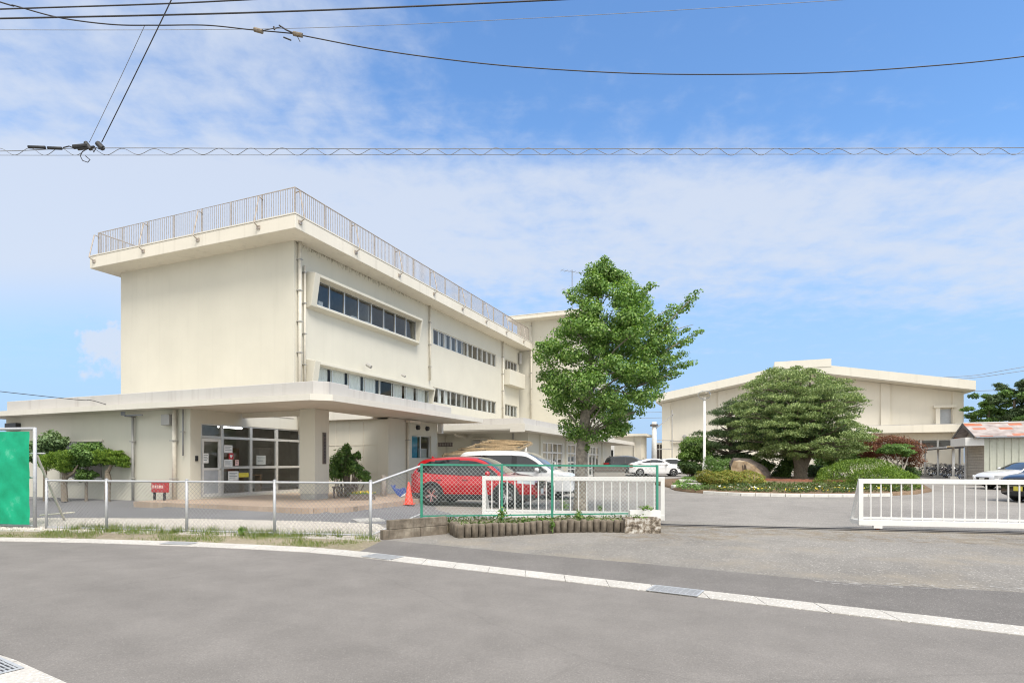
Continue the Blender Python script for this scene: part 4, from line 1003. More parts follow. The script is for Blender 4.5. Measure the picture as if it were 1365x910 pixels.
# ================================================================ gymnasium and far buildings
GA = math.atan2(-0.381, 0.925)
def loc2(ox, oy, x, y):
    c, s = math.cos(GA), math.sin(GA); return Vector((ox + c * x - s * y, oy + s * x + c * y, 0))
gym = thing('gymnasium', 'wide cream gymnasium with low gabled roof behind the clipped trees', 'gymnasium', (16.2, 62, 0), GA)
fy = lambda y0: (lambda a, b, d: (a, y0 + d, b))
def gym_build():
    Wd = 26.6; rz = lambda x: 7.85 + 0.183 * (13.3 - abs(x - 13.3))          # underside of the roof
    mb = MB()
    xs = [0, 13.3, Wd]
    holes = [(1.0, 5.4, 0.3, 3.6), (15.6, 26.0, 2.75, 3.6), (24.8, 25.7, 4.95, 6.4)]
    hole_wall(mb, fy(0), 0, Wd, 0.2, 7.85, holes, 0.25)
    mb.add([(0, 0, 7.85), (Wd, 0, 7.85), (13.3, 0, rz(13.3))], [(0, 1, 2)])
    for x in (0, Wd): mb.quad((x, 0, 0.2), (x, 34, 0.2), (x, 34, 7.85), (x, 0, 7.85))
    mb.build('wall', 'gym_wall', gym)
    for x0, x1 in ((0.02, 0.9), (5.7, 6.5), (11, 11.8), (15.2, 15.9), (20.2, 20.95), (25.75, 26.58)):
        mb = MB(); mb.add([(x, y, z) for y in (-0.16, -0.003) for x, z in ((x0, 0.25), (x1, 0.25), (x1, rz(x1) - 0.01), (x0, rz(x0) - 0.01))], [(0, 1, 2, 3), (7, 6, 5, 4), (0, 4, 5, 1), (1, 5, 6, 2), (2, 6, 7, 3), (3, 7, 4, 0)])
        mb.build('pilaster', 'gym_wall', gym)
    def roof(xa, xb, t0, t1, y0, y1, name, mat):
        mb = MB()
        pr = [(xa, rz(xa) + t0), (xb, rz(xb) + t0), (xb, rz(xb) + t1), (xa, rz(xa) + t1)]
        vs = [(x, y, z) for y in (y0, y1) for x, z in pr]
        mb.add(vs, [(0, 1, 2, 3), (7, 6, 5, 4), (0, 4, 5, 1), (1, 5, 6, 2), (2, 6, 7, 3), (3, 7, 4, 0)])
        return mb.build(name, mat, gym)
    roof(-0.4, 13.3, 0.02, 0.30, -1.6, 34, 'roof', 'trim'); roof(13.3, 27.0, 0.02, 0.30, -1.6, 34, 'roof', 'trim')
    roof(-0.42, 13.3, 0.10, 0.90, -1.68, -1.602, 'roof_fascia', 'gym_fascia'); roof(13.3, 27.02, 0.10, 0.90, -1.68, -1.602, 'roof_fascia', 'gym_fascia')
    roof(-0.3, 13.3, 0.30, 0.88, -1.60, 34, 'roof', 'trim'); roof(13.3, 26.9, 0.30, 0.88, -1.60, 34, 'roof', 'trim')
    MB().box(11.0, 15.9, -1.72, 34, 10.62, 11.36).build('ridge_vent', 'gym_fascia', gym)
    MB().box(12.6, 15.2, -1.70, -1.4, 10.25, 10.62).build('ridge_vent', 'rust', gym) if False else None
    mb = MB(); mb.box(14.3, 26.55, -1.25, -0.165, 4.25, 4.93); mb.build('ledge', 'gym_fascia', gym)
    MB().box(14.3, 26.55, -1.25, -0.165, 4.93, 4.98).build('ledge_cap', 'pink_concrete', gym)
    strip_window(gym, fy(0), 15.6, 26.0, 2.75, 3.6, 8, mw=0.14, frame='white_paint')
    MB().box(1.0, 5.4, 0.2, 0.24, 0.3, 3.6).build('shutter', 'gym_wall', gym)
    d = MB().box(24.8, 25.7, 0.12, 0.16, 4.99, 6.4).build('door', 'door_panel', gym)
    mb = MB(); mb.box(24.45, 24.78, -0.35, -0.003, 4.985, 6.5); mb.box(25.72, 25.745, -0.35, -0.003, 4.985, 6.5); mb.box(24.3, 26.0, -0.45, -0.17, 6.5, 6.72); mb.build('door_surround', 'gym_wall', gym)
    MB().box(15, 26.2, 1.5, 1.6, 0.3, 4).build('inside_wall', 'interior', gym)
    mb = MB(); mb.tube((2.4, -0.1, 4.2), (15, -0.1, 4.2), 0.03, 6); mb.tube((0.9, -0.2, 3.8), (2.4, -0.2, 3.8), 0.05, 6); mb.lathe([(0, -0.15), (0.25, -0.1), (0.25, 0.1), (0, 0.15)], (2.4, -0.35, 4.2), 10, 'y'); mb.build('floodlight', 'grey_box', gym)
gym_build()
def far_block(name, label, px0, px1, Y, ztop, depth, mat, wins, roofov=0.5):
    X = PX(px0, Y); p = Vector((X, Y, 0)); w = 0
    while True:                                   # width along the facade so the right edge falls where seen
        q = loc2(X, Y, w, 0)
        if q.x / q.y * F + CX >= px1 or w > 30: break
        w += 0.05
    r = thing(name, label, 'building', (X, Y, 0), GA)
    mb = MB(); hole_wall(mb, fy(0), 0, w, 0.2, ztop, [x[:4] for x in wins if x[4] == 'f'], 0.15)
    fx = lambda a, b, d: (w - d, a, b)
    hole_wall(mb, fx, 0, depth, 0.2, ztop, [x[:4] for x in wins if x[4] == 's'], 0.15)
    mb.quad((0, 0, 0.2), (0, depth, 0.2), (0, depth, ztop), (0, 0, ztop)); mb.build('wall', mat, r)
    MB().box(-roofov, w + roofov, -roofov, depth + roofov, ztop, ztop + 0.25).build('roof', 'trim', r)
    MB().box(0.1, w - 0.1, 1.5, 1.6, 0.2, ztop - 0.1).build('inside_wall', 'interior', r)
    for x in wins: strip_window(r, fy(0) if x[4] == 'f' else fx, *x[:4], 2)
    MB().tube((w * 0.75, -0.1, 0.3), (w * 0.75, -0.1, ztop), 0.06, 6).build('downpipe', 'pipe', r)
    return r
far_block('white_house', 'white two storey house with small windows beyond the street tree', 772, 827, 70, 7.0, 5, 'white_wall', [(0.6, 1.3, 1.2, 3.0, 'f'), (2.0, 2.7, 1.2, 3.0, 'f'), (3.6, 4.2, 1.2, 3.0, 'f'), (1.2, 2.2, 4.6, 5.9, 's')], 0.25)
far_block('low_store_building', 'low beige flat roofed store building beyond the parked cars', 819, 854, 62, 4.3, 3.6, 'gym_wall', [(1.0, 1.7, 1.0, 2.0, 's')], 0.6)
far_block('brown_annex', 'low brown wall building between the far pole and the gymnasium', 874, 881, 78, 3.9, 5, 'brown_cabinet', [], 0.1)
def pole(loc, h, label, name='utility_pole', r=0.16):
    t = thing(name, label, 'pole', loc)
    MB().tube((0, 0, 0), (0, 0, h), r, 12, r * 0.75).build('shaft', 'concrete_white', t, smooth=True)
    return t
up = pole((PX(872, 58.5), 58.5, g(58.5)), PZ(562, 58.5) - g(58.5), 'white concrete utility pole between the low store and the gymnasium', r=0.30)
mb = MB(); mb.bar((0, -0.1, 4.4), (2.0, -0.1, 6.0), 0.10, 0.08); mb.bar((0.3, -0.1, 3.3), (1.9, -0.1, 3.3), 0.08, 0.08); mb.bar((0.3, -0.1, 2.4), (1.9, -0.1, 2.4), 0.08, 0.08); mb.bar((1.8, -0.1, 0.5), (1.8, -0.1, 6.4), 0.10, 0.08); mb.build('bracing', 'grey_box', up)
mb = MB().box(-0.33, 0.33, -0.33, 0.33, 4.75, 4.95); mb.build('collar', 'brown_cabinet', up)

# ================================================================ shed, bicycle shelter, bicycles
shx, shy = PX(1312, 33), 33.0
shed = thing('storage_shed', 'corrugated storage shed with patchy rusted sheet roof', 'shed', (shx, shy, g(shy)), GA)
mb = MB(); zt = 2.86; pr = []
for i in range(27):
    a = i / 3.0
    pr += [(a, 0.0), (a + 0.23, 0.0), (a + 0.26, -0.035), (a + 0.305, -0.035)]
pr.append((9.0, 0.0))
for (a, f0), (b, f1) in zip(pr, pr[1:]): mb.quad((a, f0, 0), (b, f1, 0), (b, f1, zt), (a, f0, zt))
mb.build('corrugated_wall', 'corrugated', shed)
mb = MB()
for k in range(17): mb.box(0, 0.03, 0.02, 3.2, k * 0.165, k * 0.165 + 0.155)
mb.add([(0.02, -0.0, zt), (0.02, 3.2, zt), (0.02, 1.6, 3.5)], [(0, 1, 2)]); mb.build('plank_wall', 'siding', shed)
MB().box(0.04, 8.9, 3.15, 3.2, 0, zt).build('back_wall', 'siding', shed)
for s, nm in ((-0.35, 'roof'), (3.55, 'roof')):
    mb = MB(); vs = []
    for x in (-0.55, 9.2):
        for y, z in ((s, 2.78), (1.6, 3.62)): vs += [(x, y, z), (x, y, z + 0.05)]
    mb.add(vs, [(0, 2, 6, 4), (1, 5, 7, 3), (0, 1, 3, 2), (4, 6, 7, 5), (0, 4, 5, 1), (2, 3, 7, 6)]); mb.build('roof', 'rusty_roof', shed)
MB().tube((-0.56, 1.6, 3.68), (9.2, 1.6, 3.68), 0.06, 8).build('ridge_cap', 'pink_concrete', shed)
mb = MB(); mb.bar((-0.58, -0.35, 2.78), (-0.58, 1.6, 3.62), 0.03, 0.14); mb.bar((-0.58, 1.6, 3.62), (-0.58, 3.55, 2.78), 0.03, 0.14); mb.build('barge_board', 'dark_metal', shed)
MB().tube((-0.5, -0.42, 2.76), (9.2, -0.42, 2.76), 0.05, 8).build('rain_gutter', 'wire_grey', shed)
MB().box(-0.9, -0.01, -0.05, 2.6, 2.30, 2.78).build('shutter_box', 'white_paint', shed)
MB().tube((-0.10, 2.75, 0), (-0.10, 2.75, 2.3), 0.05, 8).build('post', 'white_paint', shed)
sx, sy = 32.3, 42.0
shel = thing('bicycle_shelter', 'open bicycle shelter with white posts beside the storage shed', 'shelter', (sx, sy, g(sy)), GA)
for y in (0, 3.65, 7.3):
    p = MB().tube((0, y, 0.1), (0, y, 2.3), 0.075, 10).build('post', 'white_paint', shel, smooth=True)
    MB().box(-0.25, 0.25, y - 0.25, y + 0.25, -0.05, 0.2).build('footing', 'concrete', p)
    MB().bar((0, y, 2.25), (2.6, y, 2.5), 0.06, 0.10).build('rafter', 'wire_grey', shel)
for y in (0.4, 4.0, 7.6): MB().tube((2.5, y, 0), (2.5, y, 2.4), 0.08, 8).build('post', 'wire_grey', shel)
mb = MB(); mb.add([(x, y, z + t) for t in (0, 0.06) for x, y, z in ((-0.6, -0.8, 2.30), (2.9, -0.8, 2.62), (2.9, 11, 2.62), (-0.6, 11, 2.30))], [(0, 3, 2, 1), (4, 5, 6, 7), (0, 1, 5, 4), (1, 2, 6, 5), (2, 3, 7, 6), (3, 0, 4, 7)]); mb.build('roof', 'wood_old', shel)
MB().bar((-0.62, -0.8, 2.32), (-0.62, 11, 2.32), 0.05, 0.12).build('eaves_board', 'pink_concrete', shel)
mb = MB()
def bicycle():
    r = thing('bicycle', 'x', 'bicycle', (0, 0, 0))
    for x in (-0.52, 0.52):
        prof = [(0.325, -0.018), (0.345, 0.0), (0.325, 0.018), (0.305, 0.0), (0.325, -0.018)]
        w = MB().lathe(prof, (x, 0, 0.345), 22, 'y').build('wheel', 'rubber', r)
        m = MB().lathe([(0.30, -0.012), (0.306, 0.0), (0.30, 0.012), (0.290, 0), (0.30, -0.012)], (x, 0, 0.345), 22, 'y')
        for k in range(12):
            t = math.pi * k / 6; m.tube((x, 0, 0.345), (x + 0.295 * math.cos(t), 0, 0.345 + 0.295 * math.sin(t)), 0.004, 3)
        m.build('spokes', 'chrome', w)
    m = MB(); bb = (-0.08, 0, 0.30); st = (-0.20, 0, 0.82); hd = (0.36, 0, 0.86); hb = (0.40, 0, 0.70)
    for a, b, q in ((bb, st, 0.016), (bb, hb, 0.018), ((-0.17, 0, 0.68), hb, 0.016), (bb, (-0.52, 0, 0.345), 0.012), (st, (-0.52, 0, 0.345), 0.010), (hd, (0.52, 0, 0.345), 0.014)): m.tube(a, b, q, 6)
    m.build('frame', 'dark_metal', r)
    MB().path([(0.20, -0.26, 1.02), (0.34, -0.24, 1.04), (0.36, 0, 0.98), (0.34, 0.24, 1.04), (0.20, 0.26, 1.02)], 0.014, 6).build('handlebar', 'chrome', r)
    MB().add([(-0.34, -0.09, 0.90), (-0.34, 0.09, 0.90), (-0.06, 0.02, 0.92), (-0.06, -0.02, 0.92), (-0.32, -0.08, 0.85), (-0.32, 0.08, 0.85)], [(0, 1, 2, 3), (0, 4, 5, 1), (1, 5, 2), (0, 3, 4), (4, 3, 2, 5)]).build('saddle', 'rubber', r)
    m = MB()
    for z in (0.74, 0.82, 0.90, 0.98):
        e = (z - 0.74) * 0.2; q = [(0.42 - e * .3, -0.13 - e, z), (0.70 + e, -0.13 - e, z), (0.70 + e, 0.13 + e, z), (0.42 - e * .3, 0.13 + e, z)]
        m.path(q + q[:1], 0.006, 4)
    for x, y in ((0.42, -0.13), (0.56, -0.13), (0.70, -0.13), (0.42, 0.13), (0.56, 0.13), (0.70, 0.13), (0.70, 0)): m.tube((x, y, 0.74), (x + 0.03 * (x > 0.5), y * 1.3, 0.98), 0.005, 4)
    m.build('basket', 'wire_grey', r)
    MB().path([(-0.52 + 0.37 * math.cos(t), 0, 0.345 + 0.37 * math.sin(t)) for t in [R(a) for a in range(20, 190, 17)]], 0.022, 5).build('mudguard', 'chrome', r)
    return r
b0 = bicycle()
spots = [(1.0 + 0.25 * (i % 2), -0.4 + 0.62 * i, (R(176), R(4))[i % 3 == 0] + (i % 4 - 1.5) * 0.10) for i in range(18)]
for i, (x, y, a) in enumerate(spots):
    r = b0 if i == 0 else copy_tree(b0)
    p = loc2(sx, sy, x, y); r.location = (p.x, p.y, g(p.y)); r.rotation_euler = (R(-6), 0, GA + a)
    tag(r, 'dark city bicycle parked tightly in the row under the bicycle shelter', 'bicycle', 'bicycles parked under the shelter')
p = loc2(sx, sy, -0.7, 5.6); r = copy_tree(b0); r.location = (p.x, p.y, g(p.y)); r.rotation_euler = (R(-8), 0, GA + R(75)); tag(r, 'grey bicycle standing across the others outside the front shelter posts', 'bicycle', 'bicycles parked under the shelter')
del r['group']
m = thing('stone_lantern_post', 'small pale post on a square footing left of the bicycle shelter', 'post', (PX(1218, 40), 40, g(40)))
MB().box(-0.09, 0.09, -0.09, 0.09, 0.2, 0.95).build('shaft', 'bark_pale', m, bevel=0.01); MB().box(-0.24, 0.24, -0.24, 0.24, -0.05, 0.22).build('footing', 'concrete', m)

# street lamp on the island
lx, ly = PX(939, 34), 34.0
lamp = thing('street_lamp', 'tall white lamp post with clear dome head on the island', 'street lamp', (lx, ly, island_z(lx, ly) - 0.1))
MB().path([(0, 0, 0), (0, 0, 0.9), (0, 0, 0.95), (0, 0, 4.75)], [0.12, 0.12, 0.085, 0.07], 12).build('pole', 'white_paint', lamp, smooth=True)
MB().lathe([(0.075, 4.74), (0.10, 4.80), (0.10, 4.95), (0.0, 4.96)], (0, 0, 0), 14).build('lamp_socket', 'pink_concrete', lamp)
MB().lathe([(0.10, 4.9), (0.22, 4.86), (0.36, 5.0), (0.37, 5.10), (0.30, 5.25), (0.16, 5.33), (0.0, 5.35)], (0, 0, 0), 20).build('lamp_shade', 'globe', lamp, smooth=True)

# ================================================================ fences and gates
def chain_link(name, mat, c, parent, pitch=0.098, r=0.0039):
    """diamond wire mesh over the quad c = (bottom left, bottom right, top right, top left)"""
    bl, br_, tr, tl = [Vector(p) for p in c]; L = (br_ - bl).length; H = (tl - bl).length
    def at(s, h):
        a, b = s / L, h / H
        return bl.lerp(br_, a).lerp(tl.lerp(tr, a), b)
    n_ = (br_ - bl).cross(tl - bl).normalized() * r * 1.6
    mb = MB()
    for fam in (0, 1):
        k = -int(H / pitch) - 1
        while k * pitch < L + H:
            s0 = k * pitch
            pts = []
            if fam == 0:                                 # rising to the right
                h0, h1 = max(0, -s0), min(H, L - s0)
                if h1 > h0 + 0.01: pts = [at(s0 + h0, h0), at(s0 + h1, h1)]
            else:
                h0, h1 = max(0, s0 - L), min(H, s0)
                if h1 > h0 + 0.01: pts = [at(s0 - h0, h0), at(s0 - h1, h1)]
            if pts: mb.path([p + (n_ if fam else -n_) for p in pts], r, 3, False)
            k += 1
    return mb.build(name, mat, parent)
fA, fB = Vector((-10.95, 13.6, 0)), Vector((-2.95, 12.1, 0))
def on_line(px):
    t0, t1 = 0.0, 1.0
    d = fB - fA; r = (px - CX) / F
    return fA + d * ((r * fA.y - fA.x) / (d.x - r * d.y))
fence = thing('chain_link_fence', 'low galvanised chain link fence between the grass verge and gravel', 'fence')
fp = [on_line(x) for x in (62, 142, 249, 366, 494)]
for p in fp:
    o = MB().tube((p.x, p.y, -0.05), (p.x, p.y, 1.19), 0.032, 10).build('post', 'galv', fence, smooth=True)
    MB().lathe([(0.036, 1.185), (0.034, 1.205), (0.0, 1.215)], (p.x, p.y, 0), 10).build('post_cap', 'galv', o)
for a, b in zip(fp, fp[1:]):
    d = (b - a).normalized() * 0.03
    MB().tube((a.x + d.x, a.y + d.y, 1.15), (b.x - d.x, b.y - d.y, 1.15), 0.024, 8).build('top_rail', 'galv', fence)
    MB().tube((a.x + d.x, a.y + d.y, 0.05), (b.x - d.x, b.y - d.y, 0.05), 0.018, 6).build('bottom_rail', 'galv', fence)
    chain_link('wire_mesh', 'mesh_wire', (a + Vector((0, 0, 0.06)), b + Vector((0, 0, 0.06)), b + Vector((0, 0, 1.13)), a + Vector((0, 0, 1.13))), fence)
gp = [Vector((PX(562, 12.9), 12.9, 0.33)), Vector((PX(669, 13.3), 13.3, 0.31)), Vector((PX(736, 13.6), 13.6, 0.30)), Vector((PX(876, 14.05), 14.05, 0.29))]
gz = [1.53, 1.52, 1.51, 1.49]
ramp_ = thing('sloping_fence_panel', 'chain link panel with sloping white rail up to the green fence', 'fence')
a = fp[-1]; b = gp[0]
MB().tube((a.x + .03, a.y, 1.14), (b.x - .03, b.y, 1.50), 0.024, 8).build('top_rail', 'galv', ramp_)
MB().tube((a.x + .03, a.y, 0.06), (b.x - .03, b.y, 0.42), 0.018, 8).build('bottom_rail', 'galv', ramp_)
chain_link('wire_mesh', 'mesh_wire', ((a.x, a.y, 0.07), (b.x, b.y, 0.43), (b.x, b.y, 1.48), (a.x, a.y, 1.12)), ramp_)
gf = thing('green_fence', 'green painted chain link fence standing above the log edging', 'fence')
for p, z in zip(gp, gz):
    MB().box(p.x - 0.027, p.x + 0.027, p.y - 0.027, p.y + 0.027, p.z - 0.25, z + 0.03).build('post', 'green_paint', gf, bevel=0.006)
for (p, z), (q, w) in zip(zip(gp, gz), zip(gp[1:], gz[1:])):
    MB().bar((p.x + .03, p.y, z - 0.0), (q.x - .03, q.y, w - 0.0), 0.04, 0.042).build('top_rail', 'green_paint', gf)
    MB().bar((p.x + .03, p.y, p.z + 0.05), (q.x - .03, q.y, q.z + 0.05), 0.03, 0.03).build('bottom_rail', 'green_paint', gf)
    chain_link('wire_mesh', 'green_wire', ((p.x, p.y, p.z + 0.07), (q.x, q.y, q.z + 0.07), (q.x, q.y, w - .03), (p.x, p.y, z - .03)), gf, r=0.0027)
# windbreak net on a tall pipe frame
nf = thing('windbreak_net', 'tall green net screen on a steel pipe frame at the left edge', 'net screen')
nx1, ny = PX(46.5, 13.75), 13.75; nx0 = nx1 - 4.5; ny0 = ny + 0.75
for x, y in ((nx1, ny), (nx1 - 2.25, ny + 0.375), (nx0, ny0)): MB().tube((x, y, -0.05), (x, y, 2.42), 0.04, 10).build('post', 'galv', nf, smooth=True)
MB().tube((nx0, ny0, 2.39), (nx1, ny, 2.39), 0.036, 10).build('top_rail', 'galv', nf)
for z in (1.22, 0.06): MB().tube((nx0, ny0 + .02, z), (nx1, ny + .02, z), 0.022, 8).build('cross_rail', 'galv', nf)
mb = MB(); nx, nz = 60, 34
for j in range(nz + 1):
    for i in range(nx + 1):
        s, t = i / nx, j / nz; x = nx0 + (nx1 - 0.09 - nx0) * s; y = ny0 + (ny - ny0) * s
        w = 0.010 * math.sin(s * 23 + t * 5) * math.sin(t * 9 + s * 4) + 0.006 * math.sin(s * 60 + t * 31)
        mb.v.append((x, y - 0.05 + w, 0.10 + 2.22 * t))
for j in range(nz):
    for i in range(nx): mb.f.append((j * (nx + 1) + i, j * (nx + 1) + i + 1, (j + 1) * (nx + 1) + i + 1, (j + 1) * (nx + 1) + i))
mb.build('net', 'green_net', nf, smooth=True)
mb = MB(); mb.tube((nx1, ny + .05, 1.75), (PX(86, 15.2), 15.2, 0.05), 0.03, 8); mb.tube((PX(53, 15), 15, 0.2), (PX(99, 15.2), 15.2, 0.26), 0.022, 6); mb.build('back_brace', 'pipe', nf)
MB().tube((nx1 - .2, ny + .05, 1.80), (nx1 + 0.2, ny + 0.05, 1.80), 0.02, 6).build('clamp', 'galv', nf)
# rolling gates
def gate(A, Bp, label, n, brace_left=True):
    A, Bp = Vector(A), Vector(Bp); d = (Bp - A); L = d.length; d.normalize()
    zg = g((A.y + Bp.y) / 2) + 0.03
    r = thing('sliding_gate', label, 'gate', (A.x, A.y, zg), math.atan2(d.y, d.x), 'white steel gates on the gateway rail'); del r['group']
    H = 1.17
    MB().box(0, L, -0.03, 0.03, H - 0.11, H).build('top_rail', 'white_paint', r, bevel=0.006)
    MB().box(0, L, -0.045, 0.045, 0.09, 0.22).build('bottom_rail', 'white_paint', r, bevel=0.006)
    MB().box(0.1, L - 0.1, -0.02, 0.02, 0.25, 0.29).build('lower_rail', 'white_paint', r)
    for x in (0.0, L - 0.10): MB().box(x + 0.002, x + 0.098, -0.034, 0.034, 0.08, H + 0.004).build('end_stile', 'white_paint', r, bevel=0.006)
    for k in range(1, n): MB().tube((0.05 + (L - 0.1) * k / n, 0, 0.22), (0.05 + (L - 0.1) * k / n, 0, H - 0.11), 0.017, 8).build('baluster', 'white_paint', r)
    MB().box(0.0, L, 0.48, 0.55, 0.10, 0.20).build('back_beam', 'white_paint', r)
    for x in (0.035, L - 0.035):
        MB().bar((x, 0.02, H - 0.06), (x, 0.52, 0.18), 0.06, 0.06).build('slant_strut', 'white_paint', r)
        MB().bar((x, 0.05, 0.15), (x, 0.50, 0.15), 0.06, 0.10).build('foot_beam', 'white_paint', r)
    x = 1.5
    while x < L - 1: MB().bar((x, 0.04, 0.15), (x + 0.35, 0.50, 0.15), 0.05, 0.05).build('cross_beam', 'white_paint', r); x += 1.6
    for x in (0.40, L - 0.45):
        b = MB().box(x - 0.09, x + 0.09, -0.05, 0.05, 0.03, 0.088).build('wheel_bracket', 'white_paint', r)
        MB().lathe([(0.0, -0.018), (0.05, -0.018), (0.05, 0.018), (0.0, 0.018)], (x, 0, 0.045), 14, 'y').build('wheel', 'rust', b)
def on_track(px):
    r = (px - CX) / F; d = TB - TA; p = TA + d * ((r * TA.y - TA.x) / (d.x - r * d.y)); return (p.x, p.y, 0)
gate(on_track(643), on_track(886), 'white slatted gate half standing behind the green fence', 22)
gate(on_track(1144), on_track(1700), 'white slatted gate drawn open across the right side of the gateway', 36)

# ================================================================ block wall, log edging, planter
bw = thing('block_wall', 'low stained concrete block wall of two courses at the fence corner', 'block wall')
a, b = G(511, 719.5), G(596, 711.5); d = (b - a).normalized(); ang = math.atan2(d.y, d.x); L = (b - a).length
bw.location = (a.x, a.y, 0); bw.rotation_euler = (0, 0, ang)
MB().box(0, L * 0.56, 0, 0.15, -0.05, 0.195).build('block', 'mossy_concrete', bw, bevel=0.01); MB().box(L * 0.565, L, 0, 0.15, -0.05, 0.195).build('block', 'mossy_concrete', bw, bevel=0.01)
MB().box(0.14, L * 0.75, 0.01, 0.15, 0.20, 0.39).build('block', 'mossy_concrete', bw, bevel=0.01); MB().box(L * 0.755, L + 0.02, 0.01, 0.15, 0.20, 0.39).build('block', 'mossy_concrete', bw, bevel=0.01)
lp = [G(604, 713), G(612, 717.5), G(650, 716.2), G(690, 713.8), G(740, 710.8), G(790, 709.8), G(832, 710.2)]
bed = [(a.x + .1, a.y + .16), (b.x, b.y + .16)] + [(p.x + 0.03, p.y + 0.10) for p in lp] + [(G(833, 711).x, G(833, 711).y + 0.42), (G(881, 711).x - .02, G(881, 711).y + 0.42), (3.6, 14.25), (1.9, 14.2), (-0.4, 13.9), (-2.1, 13.3)]
structure(MB().prism(bed, -0.05, 0.225).build('planting_bed', 'soil'))
lp = [G(604, 713), G(612, 717.5), G(650, 716.2), G(690, 713.8), G(740, 710.8), G(790, 709.8), G(832, 710.2)]
def logs():
    L = [0]
    for p, q in zip(lp, lp[1:]): L.append(L[-1] + (q - p).length)
    n = int(L[-1] / 0.148); rn = random.Random(11)
    src = MB().path([(0, 0, -0.1), (0, 0, 0.23), (0, 0, 0.285), (0, 0, 0.30)], [0.073, 0.073, 0.070, 0.058], 14)
    for k in range(n + 1):
        s = L[-1] * k / n
        for i in range(len(lp) - 1):
            if s <= L[i + 1] + 1e-6: p = lp[i].lerp(lp[i + 1], (s - L[i]) / (L[i + 1] - L[i])); break
        if k == 0: o = src.build('log_post', 'mossy_concrete', smooth=True); f = o
        else: o = f.copy(); COL.objects.link(o)
        o.location = (p.x, p.y + 0.07, rn.uniform(-0.025, 0.01)); o.rotation_euler = (rn.uniform(-.03, .03), rn.uniform(-.03, .03), rn.uniform(0, 6)); o.scale = (1, 1, rn.uniform(0.95, 1.04))
        tag(o, 'stained concrete log post in the palisade row below the green fence', 'log post', 'log posts edging the planting bed')
logs()
pa, pb = G(833, 711), G(881, 711)
pt = thing('concrete_planter', 'lichen spotted concrete trough planter at the end of the log row', 'planter', (pa.x, pa.y, 0))
w = (pb - pa).length
mb = MB(); mb.box(0, w, 0, 0.05, -0.02, 0.34); mb.box(0, w, 0.35, 0.40, -0.02, 0.34); mb.box(0, 0.05, 0.05, 0.35, -0.02, 0.34); mb.box(w - 0.05, w, 0.05, 0.35, -0.02, 0.34); mb.build('trough', 'lichen_concrete', pt, bevel=0.012)
MB().box(0.05, w - 0.05, 0.05, 0.35, 0.1, 0.27).build('soil_fill', 'island_soil', pt)
tr2 = thing('white_trough', 'slim white plastic trough planter with seedlings behind the concrete planter', 'planter', (PX(840, 13.4), 13.4, 0.29))
mb = MB().box(0, 0.72, 0, 0.03, 0, 0.17).box(0, 0.72, 0.17, 0.2, 0, 0.17).box(0, 0.03, 0.03, 0.17, 0, 0.17).box(0.69, 0.72, 0.03, 0.17, 0, 0.17); mb.build('trough', 'white_paint', tr2)
MB().box(0.03, 0.69, 0.03, 0.17, 0.02, 0.14).build('soil_fill', 'island_soil', tr2)

# ================================================================ small things around the porch
def cone(p, label, h=0.72):
    r = thing('traffic_cone', label, 'traffic cone', p)
    MB().lathe([(0.155, 0.03), (0.15, 0.04), (0.032, h - 0.01), (0.02, h), (0.0, h)], (0, 0, 0), 20).build('cone', 'cone_red', r, smooth=True)
    MB().box(-0.19, 0.19, -0.19, 0.19, 0, 0.03).build('base', 'cone_red', r, bevel=0.008)
cone((PX(545, 19.2), 19.2, 0.17), 'orange red traffic cone behind the sloping fence by the red car', 0.75)
r = thing('blue_toy_whale', 'blue whale shaped figure standing on the porch by the cone', 'figure', (PX(533, 20.8), 20.8, 0.312), 0.2)
pts = [(-0.25, 0.30), (-0.34, 0.46), (-0.22, 0.42), (-0.15, 0.47), (-0.16, 0.33), (0.0, 0.30), (0.14, 0.36), (0.22, 0.30), (0.24, 0.18), (0.18, 0.06), (0.05, 0.0), (-0.08, 0.06)]
MB().add([(x, y, z) for y in (-0.05, 0.05) for x, z in pts], [tuple(range(12)), tuple(range(23, 11, -1))] + [(i, (i + 1) % 12, 12 + (i + 1) % 12, 12 + i) for i in range(12)]).build('body', 'blue_toy', r, bevel=0.02)
MB().add([(x, -0.056, z) for x, z in ((0.0, 0.01), (0.16, 0.06), (0.22, 0.18), (0.12, 0.10))], [(0, 1, 2, 3)]).build('belly', 'paper', r)
r = thing('wooden_post', 'grey wooden stump post standing beside the leafy bush on the porch', 'post', (PX(511, 21.5), 21.5, 0.312))
MB().path([(0, 0, 0), (0.01, 0, 0.5), (0.0, 0.02, 0.78)], [0.11, 0.10, 0.09], 10).build('post', 'bark_pale', r, smooth=True)
q = B(-5.35, 0.75, 0.312)
r = thing('red_notice_stand', 'low red panel stand on two dark legs by the wing wall', 'notice stand', (q.x, q.y, q.z), GA)
MB().box(-0.33, 0.33, -0.06, 0.10, 0.26, 0.62).build('panel', 'red_sign', r, bevel=0.01); MB().box(-0.345, 0.345, -0.08, 0.12, 0.63, 0.66).build('lid', 'red_sign', r)
for x in (-0.28, 0.20): MB().box(x, x + 0.06, -0.03, 0.03, 0, 0.258).build('leg', 'dark_metal', r)
mb = MB()
for k in range(5): mb.box(-0.27 + k * 0.11, -0.19 + k * 0.11, -0.0635, -0.0615, 0.40, 0.50)
mb.build('lettering', 'paper_pink', r)
r = thing('flower_box', 'dark low planter box with yellow pansies standing on the porch', 'planter', (PX(480, 19.3), 19.3, 0.312), 0.25)
mb = MB().box(-0.32, 0.5, -0.12, -0.09, 0, 0.2).box(-0.32, 0.5, 0.12, 0.15, 0, 0.2).box(-0.32, -0.29, -0.09, 0.12, 0, 0.2).box(0.47, 0.5, -0.09, 0.12, 0, 0.2); mb.build('box', 'brown_cabinet', r)
